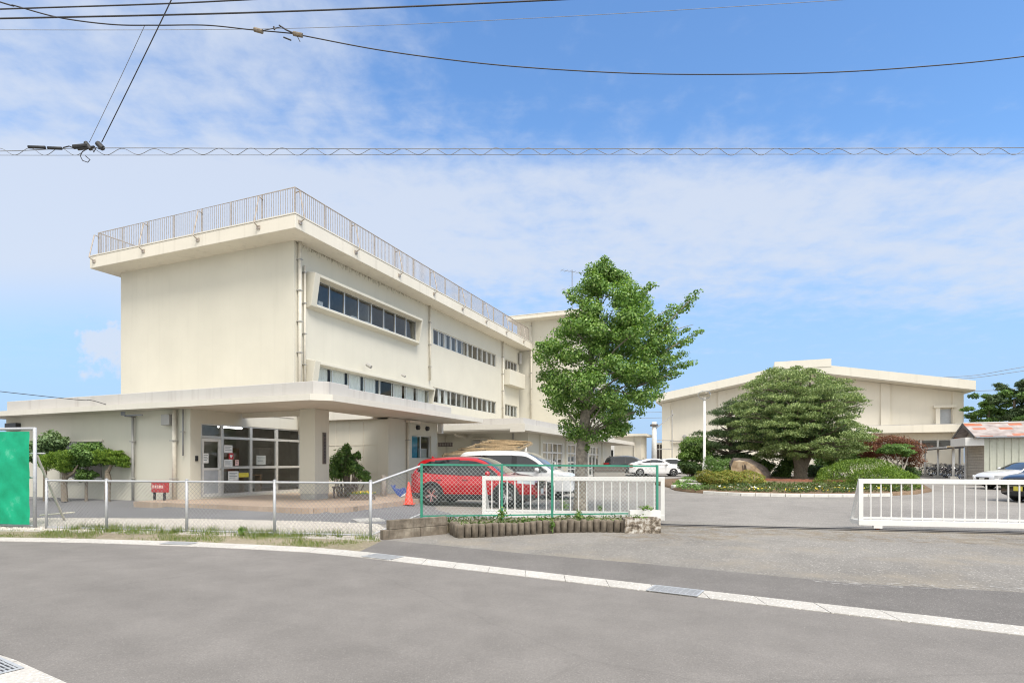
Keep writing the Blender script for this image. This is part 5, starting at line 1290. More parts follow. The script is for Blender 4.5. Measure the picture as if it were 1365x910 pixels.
MB().box(-0.29, 0.47, -0.09, 0.12, 0.02, 0.16).build('soil_fill', 'island_soil', r)
flower_root = r
r = thing('porch_bench', 'dark low bench with a board seat on the porch behind the fence', 'bench', (PX(460, 20.5), 20.5, 0.312), 0.35)
MB().box(-0.45, 0.45, -0.17, 0.17, 0.36, 0.41).build('seat', 'bronze', r, bevel=0.008)
for x in (-0.38, 0.38): MB().box(x - 0.03, x + 0.03, -0.14, 0.14, 0, 0.358).build('leg', 'bronze', r)
p0 = [G(468, 693.5), G(505, 692), G(513, 695), G(478, 697.5)]
mb = MB(); mb.add([(q.x, q.y, g(q.y) + h) for h in (0.0, 0.05) for q in p0], [(3, 2, 1, 0), (4, 5, 6, 7), (0, 1, 5, 4), (1, 2, 6, 5), (2, 3, 7, 6), (3, 0, 4, 7)])
tag(mb.build('manhole_slab', 'concrete'), 'pale concrete access slab lying at the end of the gravel strip', 'slab')
r = thing('equipment_cabinet', 'long low grey and brown cabinet in front of the dark parked car', 'cabinet', (PX(792, 40), 40, g(40)), -0.05)
MB().box(0, 2.15, 0, 0.8, 0, 0.62).build('cabinet_body', 'gray_cabinet', r, bevel=0.01); MB().box(-0.04, 2.2, -0.05, 0.85, 0.62, 0.95).build('lid', 'brown_cabinet', r, bevel=0.015)
# pergola with weathered reed roof behind the cars
pr = thing('reed_pergola', 'weathered reed roofed pergola with white posts behind the red car', 'pergola', (0, 0, 0))
def pergola():
    c = [P(590, 604, 25.0), P(676, 602.5, 26.0), P(709, 588, 29.5), P(652, 585, 30.0)]
    for p_, h in ((P(650.5, 592, 27.0), 0), (P(677, 595, 26.2), 0), (P(701, 590, 28.5), 0), (P(592, 603, 25.2), 0)):
        MB().box(p_.x - 0.06, p_.x + 0.06, p_.y - 0.06, p_.y + 0.06, g(p_.y) - 0.02, p_.z - 0.22).build('post', 'white_paint', pr)
    def at(a, b): return c[0].lerp(c[1], a).lerp(c[3].lerp(c[2], a), b)
    rn = random.Random(3); mb = MB()
    for k in range(90):
        b = rn.random(); a0 = rn.random() * 0.7; a1 = min(1, a0 + 0.25 + rn.random() * 0.5)
        p0_, p1_ = at(a0, b), at(a1, b + rn.uniform(-.02, .02)); dz = Vector((0, 0, rn.uniform(-0.03, 0.04)))
        mb.bar(p0_ + dz, p1_ + dz, 0.10 + rn.random() * 0.1, 0.022)
    mb.build('reed_cover', 'wood_old', pr)
    mb = MB()
    for b in (0.02, 0.35, 0.65, 0.98): mb.bar(at(0, b) - Vector((0, 0, .05)), at(1, b) - Vector((0, 0, .05)), 0.09, 0.09)
    for a in (0.0, 0.5, 1.0): mb.bar(at(a, 0) - Vector((0, 0, .12)), at(a, 1) - Vector((0, 0, .12)), 0.08, 0.1)
    mb.build('beam', 'wood_old', pr)
pergola()

# ================================================================ overhead wires
def wire(name, label, pts, r, mat='wire_black', sub=10, group=None):
    """pts: (px, py, depth); smoothed through the points"""
    v = [P(*p) for p in pts]; out = []
    for i in range(len(v) - 1):
        p0 = v[max(i - 1, 0)]; p1, p2 = v[i], v[i + 1]; p3 = v[min(i + 2, len(v) - 1)]
        for k in range(sub):
            t = k / sub
            out.append(0.5 * ((2 * p1) + (p2 - p0) * t + (2 * p0 - 5 * p1 + 4 * p2 - p3) * t * t + (3 * p1 - p0 - 3 * p2 + p3) * t ** 3))
    out.append(v[-1])
    return tag(MB().path(out, r, 6).build(name, mat, smooth=True), label, 'cable', group)
wire('power_line', 'thick black overhead line crossing from the left edge to the top centre', [(-420, 33, 11), (0, 25, 11), (370, 16, 11.2), (745, 0, 11.6), (1150, -20, 12.2)], 0.015)
wire('power_line', 'black overhead line just above the thick one at top left', [(-400, 26, 11), (0, 12.5, 11), (200, 6, 11), (330, 0, 11.1), (600, -14, 11.3)], 0.013)
wire('power_line', 'sagging black line from top left, spliced, then drooping to the right edge', [(-200, -60, 10.5), (0, 3, 11), (20, 8, 11), (80, 24, 11.3), (150, 33, 11.5), (210, 34, 11.6), (275, 34, 11.8), (335, 40, 12), (380, 44, 12), (400, 47, 12), (500, 66, 12.4), (600, 80, 12.6), (700, 90, 12.8), (830, 97.5, 13), (950, 99.5, 13), (1100, 97, 13), (1230, 89, 13), (1365, 75.5, 13), (1600, 42, 13)], 0.013)
wire('thin_line', 'hair thin grey line running level below the thick black line', [(-300, 37, 14), (0, 40, 14), (300, 39.5, 14), (500, 34.5, 14), (760, 22, 14), (1000, 8, 14), (1250, -8, 14)], 0.006, 'wire_grey')
wire('span_wire', 'black slanting span line down to the clamp knot at upper left', [(260, -70, 9), (228.5, 0, 10), (180, 100, 12), (135.5, 190, 13)], 0.010)
wire('span_wire', 'thin slanting line left of the thicker slanting span line', [(193, 34, 11.6), (160, 105, 12.4), (119, 190, 13)], 0.006, 'wire_grey')
ms = wire('messenger_cable', 'upper straight wire carrying the wavy cable across the sky', [(-300, 205, 13), (0, 201.5, 13), (130, 197.5, 13), (500, 198.5, 13), (900, 198.2, 13), (1365, 197, 13), (1700, 195, 13)], 0.008, 'wire_grey')
wire('messenger_cable', 'lower straight thin wire below the wavy cable across the sky', [(-300, 206, 13.1), (0, 207, 13.1), (150, 207, 13.1), (500, 206.5, 13.1), (900, 205.8, 13.1), (1365, 205.5, 13.1), (1700, 205, 13.1)], 0.006, 'wire_grey')
wv = []
x = -300.0
while x < 1700:
    wv.append((x, 202.2 + 4.4 * math.sin(2 * math.pi * (x - 10 + 3 * math.sin(x * .013)) / 41.5) * (1 + .15 * math.sin(x * .021)), 13.05)); x += 41.5 / 8
wire('spiral_cable', 'dark cable hanging in even waves between the two straight wires', wv, 0.0065, 'wire_grey', 2)
for a, b, lab in ((38, 60, 'first black splice sleeve on the wavy cable at the far left'), (64, 82, 'second black splice sleeve right of the first at the far left')):
    tag(MB().tube(P(a, 196.0 + (a - 38) * 0.05, 12.95), P(b, 196.6 + (a - 38) * 0.05, 12.95), 0.035, 8).build('cable_sleeve', 'black_plastic', smooth=True), lab, 'cable sleeve')
ck = thing('cable_clamp', 'tangled knot of clamps and loops where slanting lines meet the wavy cable', 'cable clamp')
mb = MB(); mb.tube(P(98, 196, 13), P(118, 194, 13), 0.05, 8); mb.tube(P(114, 190, 13), P(121, 199, 13), 0.045, 8); mb.tube(P(130, 191, 13), P(137, 198, 13), 0.06, 8); mb.tube(P(104, 199, 13), P(126, 196, 13), 0.03, 6); mb.build('clamp', 'black_plastic', ck)
mb = MB(); mb.path([P(*q, 13) for q in ((118, 198), (110, 202), (107, 208), (110, 214), (117, 216.5), (120, 213), (114, 208))], 0.010, 5); mb.path([P(*q, 13) for q in ((122, 195), (125, 203), (128, 197), (133, 199))], 0.012, 5); mb.path([P(*q, 13) for q in ((84, 197), (92, 195), (100, 198), (110, 194))], 0.014, 5); mb.build('loop_wire', 'wire_black', ck)
ck = thing('cable_splice', 'brown insulator splice with loose wire ends on the sagging line', 'cable splice')
for a, b in (((339, 39.5), (350, 42.5)), ((391, 45), (403, 47.5))): MB().tube(P(*a, 11.95), P(*b, 11.95), 0.045, 8).build('insulator', 'bark', ck)
mb = MB(); mb.path([P(*q, 11.95) for q in ((350, 41), (366, 38), (376, 36), (390, 45))], 0.009, 5); mb.path([P(*q, 11.95) for q in ((372, 34), (381, 40), (390, 44))], 0.016, 5); mb.path([P(*q, 11.95) for q in ((378, 50), (388, 54))], 0.016, 5); mb.path([P(*q, 11.95) for q in ((395, 46), (400, 56))], 0.008, 5); mb.path([P(*q, 11.95) for q in ((365, 36), (366, 40))], 0.02, 5); mb.build('wire_end', 'wire_black', ck)
wire('drop_cable', 'thin drop cable running along the wing roof to its wall bracket', [(-150, 505, 17), (92, 531.5, 19.5), (120, 533, 20.2), (150, 541, 20.6), (171, 542, 20.9)], 0.012)
wire('drop_cable', 'black cable looping from the wall bracket to the meter box', [(171, 545, 20.9), (176, 547, 20.9), (205, 549.5, 20.9), (230, 554, 21.0)], 0.016)
for k, (y0, y1) in enumerate(((500, 489), (503, 494), (521, 517))):
    wire('distant_line', ('highest', 'middle', 'lowest')[k] + ' of the faint lines behind the right end of the gymnasium', [(1250, y0 + 3, 70), (1300, y0, 70), (1365, y1, 68), (1500, y1 - 20, 66)], 0.035, 'wire_grey')
for k, y0 in enumerate((550, 557.5)):
    wire('distant_line', ('upper', 'lower')[k] + ' faint line between the street tree and the gymnasium', [(800, y0 + 3, 85), (850, y0, 85), (880, y0 - 1, 85), (950, y0 - 2, 85)], 0.03, 'wire_grey')
# ================================================================ trees, shrubs, ground plants
def limb_path(p0, p1, r0, r1, sag=0.15, n=6, rn=random):
    p0, p1 = Vector(p0), Vector(p1); L = (p1 - p0).length; pts = []; rs = []
    j = Vector((rn.uniform(-1, 1), rn.uniform(-1, 1), rn.uniform(-.3, .3))) * L * 0.08
    for i in range(n + 1):
        t = i / n
        pts.append(p0.lerp(p1, t) + Vector((0, 0, sag * L * math.sin(math.pi * t) * 0.5)) + j * math.sin(math.pi * t)); rs.append(r0 + (r1 - r0) * t)
    return pts, rs
# ---- the broad leaved street tree
def street_tree():
    Y = 17.7; k = Y / F; x0 = PX(774, Y)
    t = thing('street_tree', 'leafy green street tree with one bare trunk and long branches to the right', 'tree', (x0, Y, g(Y)))
    z = lambda py: PZ(py, Y) - g(Y)
    X = lambda px: (px - 774) * k
    rn = random.Random(21)
    mb = MB(); mb.path([(0.0, 0, -0.1), (0.0, 0, 0.25), (0.02, 0, 1.0), (0.04, 0, 1.9), (0.12, 0.02, 2.6), (0.2, 0.05, 3.6), (0.35, 0.1, 5.0), (0.55, 0.1, 6.6), (0.7, 0.1, 7.5)], [0.28, 0.22, 0.195, 0.18, 0.17, 0.13, 0.09, 0.045, 0.015], 14)
    mb.build('trunk', 'ginkgo_bark', t, smooth=True)
    # silhouette: (py, left px, right px)
    prof = [(352, 797, 812), (366, 788, 820), (382, 768, 842), (398, 755, 862), (415, 744, 885), (435, 742, 890), (452, 733, 893), (468, 716, 896), (485, 716, 898), (502, 716, 893), (520, 722, 885), (538, 730, 872), (555, 744, 856), (570, 752, 840), (584, 766, 812)]
    blobs = []
    pys = np.array([p[0] for p in prof]); L = np.array([p[1] for p in prof]); Rr = np.array([p[2] for p in prof])
    for i in range(300):
        py = rn.uniform(354, 582) if i % 4 else rn.uniform(430, 560)
        a, b = np.interp(py, pys, L), np.interp(py, pys, Rr); m, h = (a + b) / 2, (b - a) / 2
        ang = rn.uniform(0, 2 * math.pi); rr = rn.random() ** 0.38 * 0.97
        px = m + h * rr * math.cos(ang); dy = h * k * rr * math.sin(ang) * 0.95
        s = rn.uniform(0.17, 0.36)
        s = min(s, 0.12 + h * k * 0.6)
        cx = X(px); edge = abs(px - m) / max(h, 1)
        blobs.append((cx, dy, z(py), s * rn.uniform(0.9, 1.35), s * rn.uniform(.9, 1.3), s * rn.uniform(0.6, 0.95)))
    # long reaching branches
    mbb = MB(); twigs = []
    for tip, base, nb in (((922, 396), (850, 470), 9), ((903, 404), (845, 455), 7), ((929, 446), (850, 490), 9), ((915, 470), (855, 500), 7), ((931, 478), (850, 515), 8), ((868, 388), (815, 430), 6), ((868, 545), (810, 520), 7), ((850, 556), (800, 530), 6), ((804, 347), (800, 400), 7), ((713, 462), (765, 490), 6), ((742, 436), (780, 460), 5), ((716, 505), (765, 520), 6), ((905, 500), (850, 515), 6), ((752, 392), (790, 430), 5), ((925, 432), (862, 470), 6)):
        dy = rn.uniform(-0.9, 0.5); p0 = Vector((X(base[0]), dy * 0.4, z(base[1]))); p1 = Vector((X(tip[0]), dy, z(tip[1])))
        pts, rs = limb_path(p0, p1, 0.032, 0.006, 0.1, 6, rn); mbb.path(pts, rs, 5)
        for j in range(nb):
            q = p0.lerp(p1, 0.30 + 0.70 * (j + rn.random() * .5) / nb); s = rn.uniform(0.09, 0.20) * (1.15 - 0.4 * j / nb)
            blobs.append((q.x + rn.uniform(-.06, .06), q.y + rn.uniform(-.15, .15), q.z + rn.uniform(-.05, .09), s * 1.3, s * 1.2, s * 0.75))
    for i in range(46):
        b = rn.choice(blobs[:300]); h = max(2.2, b[2] - rn.uniform(0.5, 1.6)); zz = min(h, 6.2)
        tx = 0.04 + max(0, zz - 1.9) * 0.11
        pts, rs = limb_path((tx, 0.02, zz), b[:3], 0.05 * max(0.35, (7.6 - zz) / 5.5), 0.008, 0.12, 6, rn); mbb.path(pts, rs, 5)
    mbb.build('branches', 'ginkgo_bark', t)
    leaves('crown', blobs, 76000, 0.072, 'leaf_ginkgo', t, 3, thick=0.28, aspect=0.85, up=0.45, rnd=0.9)
    leaves('trunk_sprout', [(0.18, -0.12, z(597), 0.10, 0.08, 0.13)], 160, 0.07, 'leaf_bright', t, 4)
street_tree()
# ---- the big layered tree on the island
def layered_tree():
    Y = 32.3; k = Y / F; x0 = PX(1067, Y); zb = island_z(x0, Y)
    t = thing('layered_tree', 'big clipped evergreen with cloud like layers and thick twin trunk on the island', 'tree', (x0, Y, zb - 0.05))
    z = lambda py: PZ(py, Y) - zb
    X = lambda px: (px - 1067) * k
    rn = random.Random(5)
    mb = MB(); mb.path([(0, 0, -0.1), (0, 0, 0.2), (-0.05, 0, 0.8), (-0.25, 0, 1.5), (-0.5, 0.1, 2.4), (-0.7, 0.2, 3.6), (-0.6, 0.2, 5.0)], [0.50, 0.36, 0.29, 0.25, 0.21, 0.15, 0.06], 14)
    mb.path([(0.05, -0.02, 0.3), (0.22, 0, 0.9), (0.5, 0, 1.5), (0.9, 0.1, 2.3), (1.2, 0.2, 3.4), (1.0, 0.2, 4.6)], [0.27, 0.24, 0.21, 0.18, 0.13, 0.05], 12)
    mb.build('trunk', 'bark', t, smooth=True)
    prof = [(489, 1022, 1072), (496, 1004, 1095), (506, 990, 1122), (520, 983, 1143), (530, 974, 1151), (540, 971, 1153), (548, 970, 1143), (556, 967, 1140), (565, 965, 1152), (575, 966, 1164), (585, 975, 1168), (595, 985, 1160), (603, 1000, 1140), (609, 1015, 1112)]
    pys = np.array([p[0] for p in prof]); Lp = np.array([p[1] for p in prof]); Rp = np.array([p[2] for p in prof])
    blobs = []; mbb = MB(); layers = [490, 498, 507, 516, 525, 534, 543, 553, 562, 571, 580, 589, 598, 606]
    cent = []
    for i in range(4000):                                # pad centres spread over the dome, near side first
        py = rn.uniform(491, 606)
        a_, b_ = np.interp(py, pys, Lp), np.interp(py, pys, Rp); m, h = (a_ + b_) / 2, (b_ - a_) / 2 * k
        ang = rn.uniform(math.pi, 2 * math.pi) if i % 4 else rn.uniform(0, math.pi)
        rr = rn.uniform(0.74, 0.90) if i % 5 else rn.uniform(0.1, 0.7)
        R0 = rn.uniform(0.55, 0.95)
        if h < R0 * 1.2: R0 = h / 1.3
        c = (X(m) + max(0.05, h - R0 * .55) * rr * math.cos(ang), 0.1 + h * 0.9 * rr * math.sin(ang), z(py) - 0.12, R0)
        if all(((c[0] - d[0]) / 1.0) ** 2 + ((c[1] - d[1]) / 1.0) ** 2 + ((c[2] - d[2]) / 0.62) ** 2 > (0.80 * (R0 + d[3]) * 0.72) ** 2 for d in cent): cent.append(c)
    for cx, cy, cz, R0 in cent:
        for q in range(9):
            e, f = rn.uniform(0, 6.283), rn.random() ** 0.6
            w = R0 * rn.uniform(0.28, 0.46)
            blobs.append((cx + R0 * f * .8 * math.cos(e), cy + R0 * f * .8 * math.sin(e), cz + 0.10 - 0.34 * R0 * f * f + rn.uniform(-.05, .05), w * 1.15, w * 1.1, w * rn.uniform(.42, .6)))
        if rn.random() < .6: mbb.path(*limb_path((rn.uniform(-.6, .8), 0.1, max(1.4, cz - rn.uniform(0.6, 1.4))), (cx, cy, cz - 0.1), 0.07, 0.015, 0.1, 5, rn), 5)
    print('pads', len(cent))
    mbb.build('branches', 'bark', t)
    leaves('crown', blobs, 135000, 0.105, 'leaf_pod', t, 8, thick=0.14, top=-0.2, lump=0.22, aspect=0.36, up=0.4, long_out=0.5)
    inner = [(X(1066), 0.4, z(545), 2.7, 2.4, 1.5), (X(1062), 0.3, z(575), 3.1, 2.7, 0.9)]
    leaves('inner_foliage', inner, 12000, 0.16, 'leaf_dark', t, 9, thick=0.5, aspect=0.5)  # darker leaf colour paints in the shade of the gaps between pads
layered_tree()
def pine():
    Y = 37.0; k = Y / F; x0 = PX(972, Y); zb = island_z(x0, Y)
    t = thing('layered_pine', 'dark pine with stepped cloud pruned pads left of the big layered tree', 'tree', (x0, Y, zb - 0.05))
    z = lambda py: PZ(py, Y) - zb
    X = lambda px: (px - 972) * k
    rn = random.Random(15); blobs = []; mbb = MB()
    mbb.path([(0, 0, 0), (0.15, 0, 1.5), (-0.05, 0, 3), (0.2, 0, 4.4)], [0.2, 0.16, 0.11, 0.04], 9)
    for px, py, w in ((986, 542, 30), (972, 550, 20), (965, 563, 26), (990, 560, 24), (958, 578, 24), (978, 580, 26), (950, 594, 24), (972, 597, 30), (996, 594, 24), (962, 610, 26), (985, 611, 30), (1000, 575, 22)):
        for j in range(9):
            cx = X(px) + rn.uniform(-.9, .9) * w * k; cy = rn.uniform(-1.7, 1.2); cz = z(py) + rn.uniform(-.08, .12); s = w * k * rn.uniform(0.42, 0.6)
            blobs.append((cx, cy, cz, s, s, rn.uniform(.2, .34)))
            mbb.path(*limb_path((0, 0, max(0.8, cz - 0.5)), (cx, cy, cz - .08), 0.05, 0.012, 0, 4, rn), 5)
    mbb.build('trunk', 'bark', t)
    leaves('crown', blobs, 52000, 0.12, 'leaf_pine', t, 12, top=-0.2, lump=0.25, aspect=0.3, long_out=0.6)
pine()
def shrub(name, label, cat, px, pyb, Y, blobs, n, size, mat, trunk=None, seed=1, island=True, stems='bark', split=10, **kw):
    """blobs in pixels: (px, py, half width px, half height px, depth m, dy m)"""
    k = Y / F; x0 = PX(px, Y); zb = island_z(x0, Y) if island is True else (g(Y) if island is False else island)
    t = thing(name, label, cat, (x0, Y, zb - 0.03))
    B_ = [((b[0] - px) * k, b[5] if len(b) > 5 else 0.0, PZ(b[1], Y) - zb, b[2] * k, (b[4] if len(b) > 4 else b[2] * k), b[3] * k) for b in blobs]
    rn = random.Random(seed); mb = MB(); sub = []
    for b in B_:
        if not split: sub.append(b); continue
        sub.append((b[0], b[1], b[2], b[3] * .72, b[4] * .72, b[5] * .72))
        for j in range(split):                       # uneven clumps over the outline
            d = Vector((rn.gauss(0, 1), rn.gauss(0, 1), rn.gauss(0.25, 1))).normalized(); q = rn.uniform(.30, .46)
            sub.append((b[0] + d.x * b[3] * .68, b[1] + d.y * b[4] * .68, b[2] + d.z * b[5] * .68, b[3] * q, b[4] * q, b[5] * q * 1.1))
    leaves('foliage', sub, n, size, mat, t, seed, **kw)
    if trunk:
        for pts in trunk: mb.path([((q[0] - px) * k, q[3] if len(q) > 3 else 0, PZ(q[1], Y) - zb) for q in pts], [q[2] for q in pts], 7)
    else:
        for b in B_:
            for j in range(5): mb.path(*limb_path((b[0] * 0.5 + rn.uniform(-.1, .1), b[1] * .5, 0), (b[0] + rn.uniform(-.6, .6) * b[3], b[1] + rn.uniform(-.6, .6) * b[4], b[2] + b[5] * 0.4), 0.03, 0.008, 0.1, 4, rn), 4)
    mb.build('stems', stems, t)
    return t
shrub('round_hedge', 'large smooth green mounded hedge behind the right hand gate', 'shrub', 1152, 650, 28.5, [(1148, 642, 58, 33, 1.7), (1176, 645, 46, 24, 1.4, -.1)], 34000, 0.072, 'leaf_juniper', seed=31, split=0, lump=0.05, thick=0.12, aspect=0.4, up=0.5, long_out=0.5)
shrub('azalea_hedge', 'low clipped azalea hedge with yellow orange tips below the boulder', 'shrub', 975, 648, 28.5, [(956, 638, 22, 10, 1.0, .3), (993, 639, 26, 13, 0.9), (975, 634, 24, 8, 0.9, .5), (945, 634, 13, 9, 0.7, .4)], 16000, 0.075, 'leaf_azalea', seed=32, split=0, lump=0.12, thick=0.15, aspect=0.5, up=0.5)
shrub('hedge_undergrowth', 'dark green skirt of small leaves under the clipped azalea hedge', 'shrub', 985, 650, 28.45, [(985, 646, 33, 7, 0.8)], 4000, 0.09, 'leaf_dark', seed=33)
shrub('bushy_shrub', 'bluish green loose shrub beside the lamp post foot', 'shrub', 952, 640, 31.5, [(952, 620, 15, 14, 0.8), (966, 623, 14, 13, 0.8), (958, 634, 20, 10, 0.8)], 9000, 0.085, 'leaf_mid', seed=34, aspect=0.4, long_out=0.4)
shrub('spreading_tree', 'spreading light green leafy tree over a dark base left of the pine', 'tree', 922, 632, 38.0, [(927, 592, 17, 14, 1.4), (917, 603, 13, 12, 1.2), (936, 604, 20, 18, 1.6), (910, 608, 6, 6, .8)], 12000, 0.13, 'leaf_bright', trunk=[[(924, 634, .12), (922, 618, .09), (926, 595, .03)], [(923, 622, .08), (936, 602, .03)]], seed=35, lump=0.3)
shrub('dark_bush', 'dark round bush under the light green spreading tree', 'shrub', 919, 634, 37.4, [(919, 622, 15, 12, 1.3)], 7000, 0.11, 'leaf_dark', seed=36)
shrub('lime_bush', 'lime green bush just behind the boulder top', 'shrub', 1012, 636, 35.0, [(1008, 617, 15, 9, 1.0), (1020, 622, 10, 10, 1.0)], 7000, 0.10, 'leaf_bright', seed=37)
shrub('trunk_bush', 'green rounded bush left behind the twin trunk', 'shrub', 1050, 640, 34.5, [(1048, 622, 14, 16, 1.1), (1042, 634, 10, 8, 1.0)], 9000, 0.11, 'leaf_mid', seed=38)
shrub('trunk_bush', 'pale green rounded bush right behind the twin trunk', 'shrub', 1088, 642, 34.5, [(1086, 630, 13, 14, 1.0), (1098, 636, 10, 8, 1.0)], 8000, 0.10, 'leaf_pale', seed=39)
shrub('broad_bush', 'yellow green broad bush between the layered tree and the red maple', 'shrub', 1150, 645, 35.5, [(1135, 596, 28, 10, 1.5), (1120, 612, 24, 14, 1.5), (1150, 606, 22, 12, 1.5), (1100, 616, 15, 12, 1.2)], 14000, 0.12, 'leaf_mid', seed=40)
shrub('red_maple', 'dark red leaved maple with layered crown before the shelter', 'tree', 1188, 645, 33.0, [(1178, 588, 30, 11, 1.8), (1195, 596, 26, 12, 1.7), (1158, 599, 20, 9, 1.3, -.3), (1212, 607, 15, 10, 1.2), (1180, 604, 32, 9, 1.8), (1218, 615, 9, 7, .9)], 17000, 0.10, 'leaf_maple', trunk=[[(1190, 648, .11), (1186, 625, .08), (1178, 598, .03)], [(1187, 628, .06), (1206, 604, .02)], [(1186, 624, .06), (1162, 602, .02)]], seed=41, lump=0.3, aspect=0.45)
shrub('pale_stem_tree', 'small green tree with pale twisting bare stems in front of the maple', 'tree', 1200, 648, 31.0, [(1192, 598, 21, 8, 1.0), (1178, 602, 9, 6, .7), (1208, 604, 10, 6, .7)], 7000, 0.085, 'leaf_mid', trunk=[[(1201, 650, .10), (1200, 632, .085), (1194, 618, .05), (1178, 604, .02)], [(1200, 634, .07), (1207, 618, .045), (1212, 604, .02)], [(1199, 628, .05), (1196, 612, .035), (1192, 600, .015)], [(1200, 632, .05), (1186, 616, .03), (1176, 606, .012)], [(1203, 624, .04), (1203, 606, .015)]], seed=42, stems='bark_pale', top=-.1)
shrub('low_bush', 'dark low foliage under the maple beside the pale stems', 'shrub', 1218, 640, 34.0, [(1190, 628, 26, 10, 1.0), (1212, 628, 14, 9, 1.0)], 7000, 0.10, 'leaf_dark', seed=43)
shrub('flower_bush', 'small bush with a few pink blooms right of the twin trunk', 'shrub', 1112, 640, 33.0, [(1110, 612, 7, 6, .5), (1118, 622, 10, 8, .7)], 2500, 0.085, 'leaf_mid', seed=44)
# trees behind the shed
for px, py, Y, w, h, lab, sd in ((1318, 545, 50, 32, 26, 'dark leafy tree rising behind the left of the shed roof', 50), (1352, 533, 48, 22, 34, 'taller dark tree behind the shed at the right edge', 51), (1385, 540, 46, 30, 40, 'dark tree crown cut by the right edge behind the shed', 52)):
    rn = random.Random(sd); bl = []
    for i in range(34):
        a = rn.uniform(0, 6.28); q = rn.random() ** .5; e = rn.uniform(-1, 1)
        bl.append((px + w * 0.8 * q * math.cos(a) * math.sqrt(1 - e * e * .6), py - h * 0.75 * e * -1, rn.uniform(5, 9), rn.uniform(3, 5.5), rn.uniform(.5, .9), 1.7 * q * math.sin(a)))
    shrub('background_tree', lab, 'tree', px, 640, Y, bl, 15000, 0.16, 'leaf_mid' if sd != 51 else 'leaf_pine', trunk=[[(px, 642, .25), (px, 590, .2), (px, py, .08)]], seed=sd, island=False, lump=0.3, split=4)
# clipped trees against the wing wall
shrub('clipped_tree', 'leafy grey green clipped tree partly behind the net screen', 'tree', 62, 664, 21.0, [(66, 590, 18, 15, .7), (55, 605, 14, 14, .7)], 6500, 0.10, 'leaf_pale', trunk=[[(60, 667, .07), (60, 630, .06), (64, 596, .02)]], seed=60, island=0.2, aspect=0.7)
shrub('clipped_tree', 'dark clipped juniper with crooked trunk nearest the net screen', 'tree', 86, 664, 20.4, [(74, 614, 17, 14, .6), (90, 610, 15, 12, .6), (64, 610, 10, 10, .5), (88, 622, 12, 8, .5)], 9000, 0.075, 'leaf_juniper', trunk=[[(86, 667, .11), (85, 645, .10), (87, 632, .09), (80, 620, .05)], [(87, 636, .07), (98, 628, .05), (104, 618, .02)]], seed=61, island=0.2, aspect=0.35, long_out=0.7)
shrub('clipped_tree', 'round broadleaf clipped tree in the middle of the wing wall row', 'tree', 115, 664, 20.7, [(118, 603, 26, 15, .7), (108, 612, 18, 12, .6), (130, 610, 17, 12, .6), (116, 632, 14, 9, .4)], 12000, 0.085, 'leaf_mid', trunk=[[(115, 667, .06), (115, 640, .05), (118, 610, .02)]], seed=62, island=0.2, aspect=0.6)
shrub('clipped_tree', 'bright green juniper with swept tips at the right end of the wing row', 'tree', 144, 664, 20.4, [(146, 611, 20, 10, .6), (161, 614, 14, 8, .5), (137, 606, 12, 9, .5), (156, 606, 9, 7, .4), (166, 618, 9, 6, .4)], 11000, 0.085, 'leaf_juniper', trunk=[[(143, 667, .10), (143, 648, .10), (144, 638, .11), (143, 628, .08), (150, 616, .04)]], seed=63, island=0.2, aspect=0.3, long_out=0.85, top=-0.1)
shrub('leafy_bush', 'glossy broadleaf bush growing behind the porch column', 'shrub', 462, 662, 21.2, [(456, 612, 17, 16, .7), (448, 625, 14, 16, .6), (470, 622, 14, 12, .6), (484, 634, 10, 8, .5), (462, 598, 6, 8, .3), (476, 606, 5, 6, .3)], 7000, 0.10, 'leaf_mid', seed=64, island=0.3, aspect=0.55, lump=0.35)
# boulder with carved marks
def boulder():
    Y = 31.0; k = Y / F; x0 = PX(1000, Y); zb = island_z(x0, Y)
    t = thing('monument_boulder', 'long low tan monument boulder with dark sloping back on the island', 'boulder', (x0, Y, zb - 0.02))
    rn = random.Random(9)
    out = [(972, 648), (971, 622), (974, 613.5), (983, 612.5), (992, 614.5), (1001, 619), (1010, 626), (1016, 635), (1018, 648)]
    top = [(972, 648), (975, 616), (982, 610), (992, 611), (1004, 611.5), (1018, 618), (1027, 624), (1032, 632), (1033, 648)]
    front = [((a - 1000) * k, -0.35 + rn.uniform(-.05, .05), PZ(b, Y) - zb if i not in (0, 8) else -0.1) for i, (a, b) in enumerate(out)]
    back = [((a - 1000) * k, 0.45 + rn.uniform(-.05, .05), PZ(b, Y) - zb + 0.05 if i not in (0, 8) else -0.1) for i, (a, b) in enumerate(top)]
    mb = MB(); mb.add(front, [tuple(range(9))])
    o = mb.build('front_face', 'boulder', t)
    mb = MB(); mb.add(front + back, [(i, i + 1, 10 + i, 9 + i) for i in range(8)] + [tuple(range(17, 8, -1))]); mb.build('back_face', 'boulder_dark', t)
    mb = MB()
    for a, b, c in ((986, 619, 622), (988.5, 618, 624), (990, 619, 623)): mb.bar(((a - 1000) * k, -0.40, PZ(b, Y) - zb), ((a - 999) * k, -0.40, PZ(c + 3, Y) - zb), 0.03, 0.03)
    mb.build('carved_mark', 'boulder_dark', t)
boulder()
r = thing('pale_rock_trough', 'pale rough stone trough at the right end of the island', 'stone trough', (PX(1178, 27.5), 27.5, g(27.5)), -0.1)
MB().box(0, 1.25, 0, 0.4, 0.02, 0.42).build('stone', 'lichen_concrete', r, bevel=0.03)
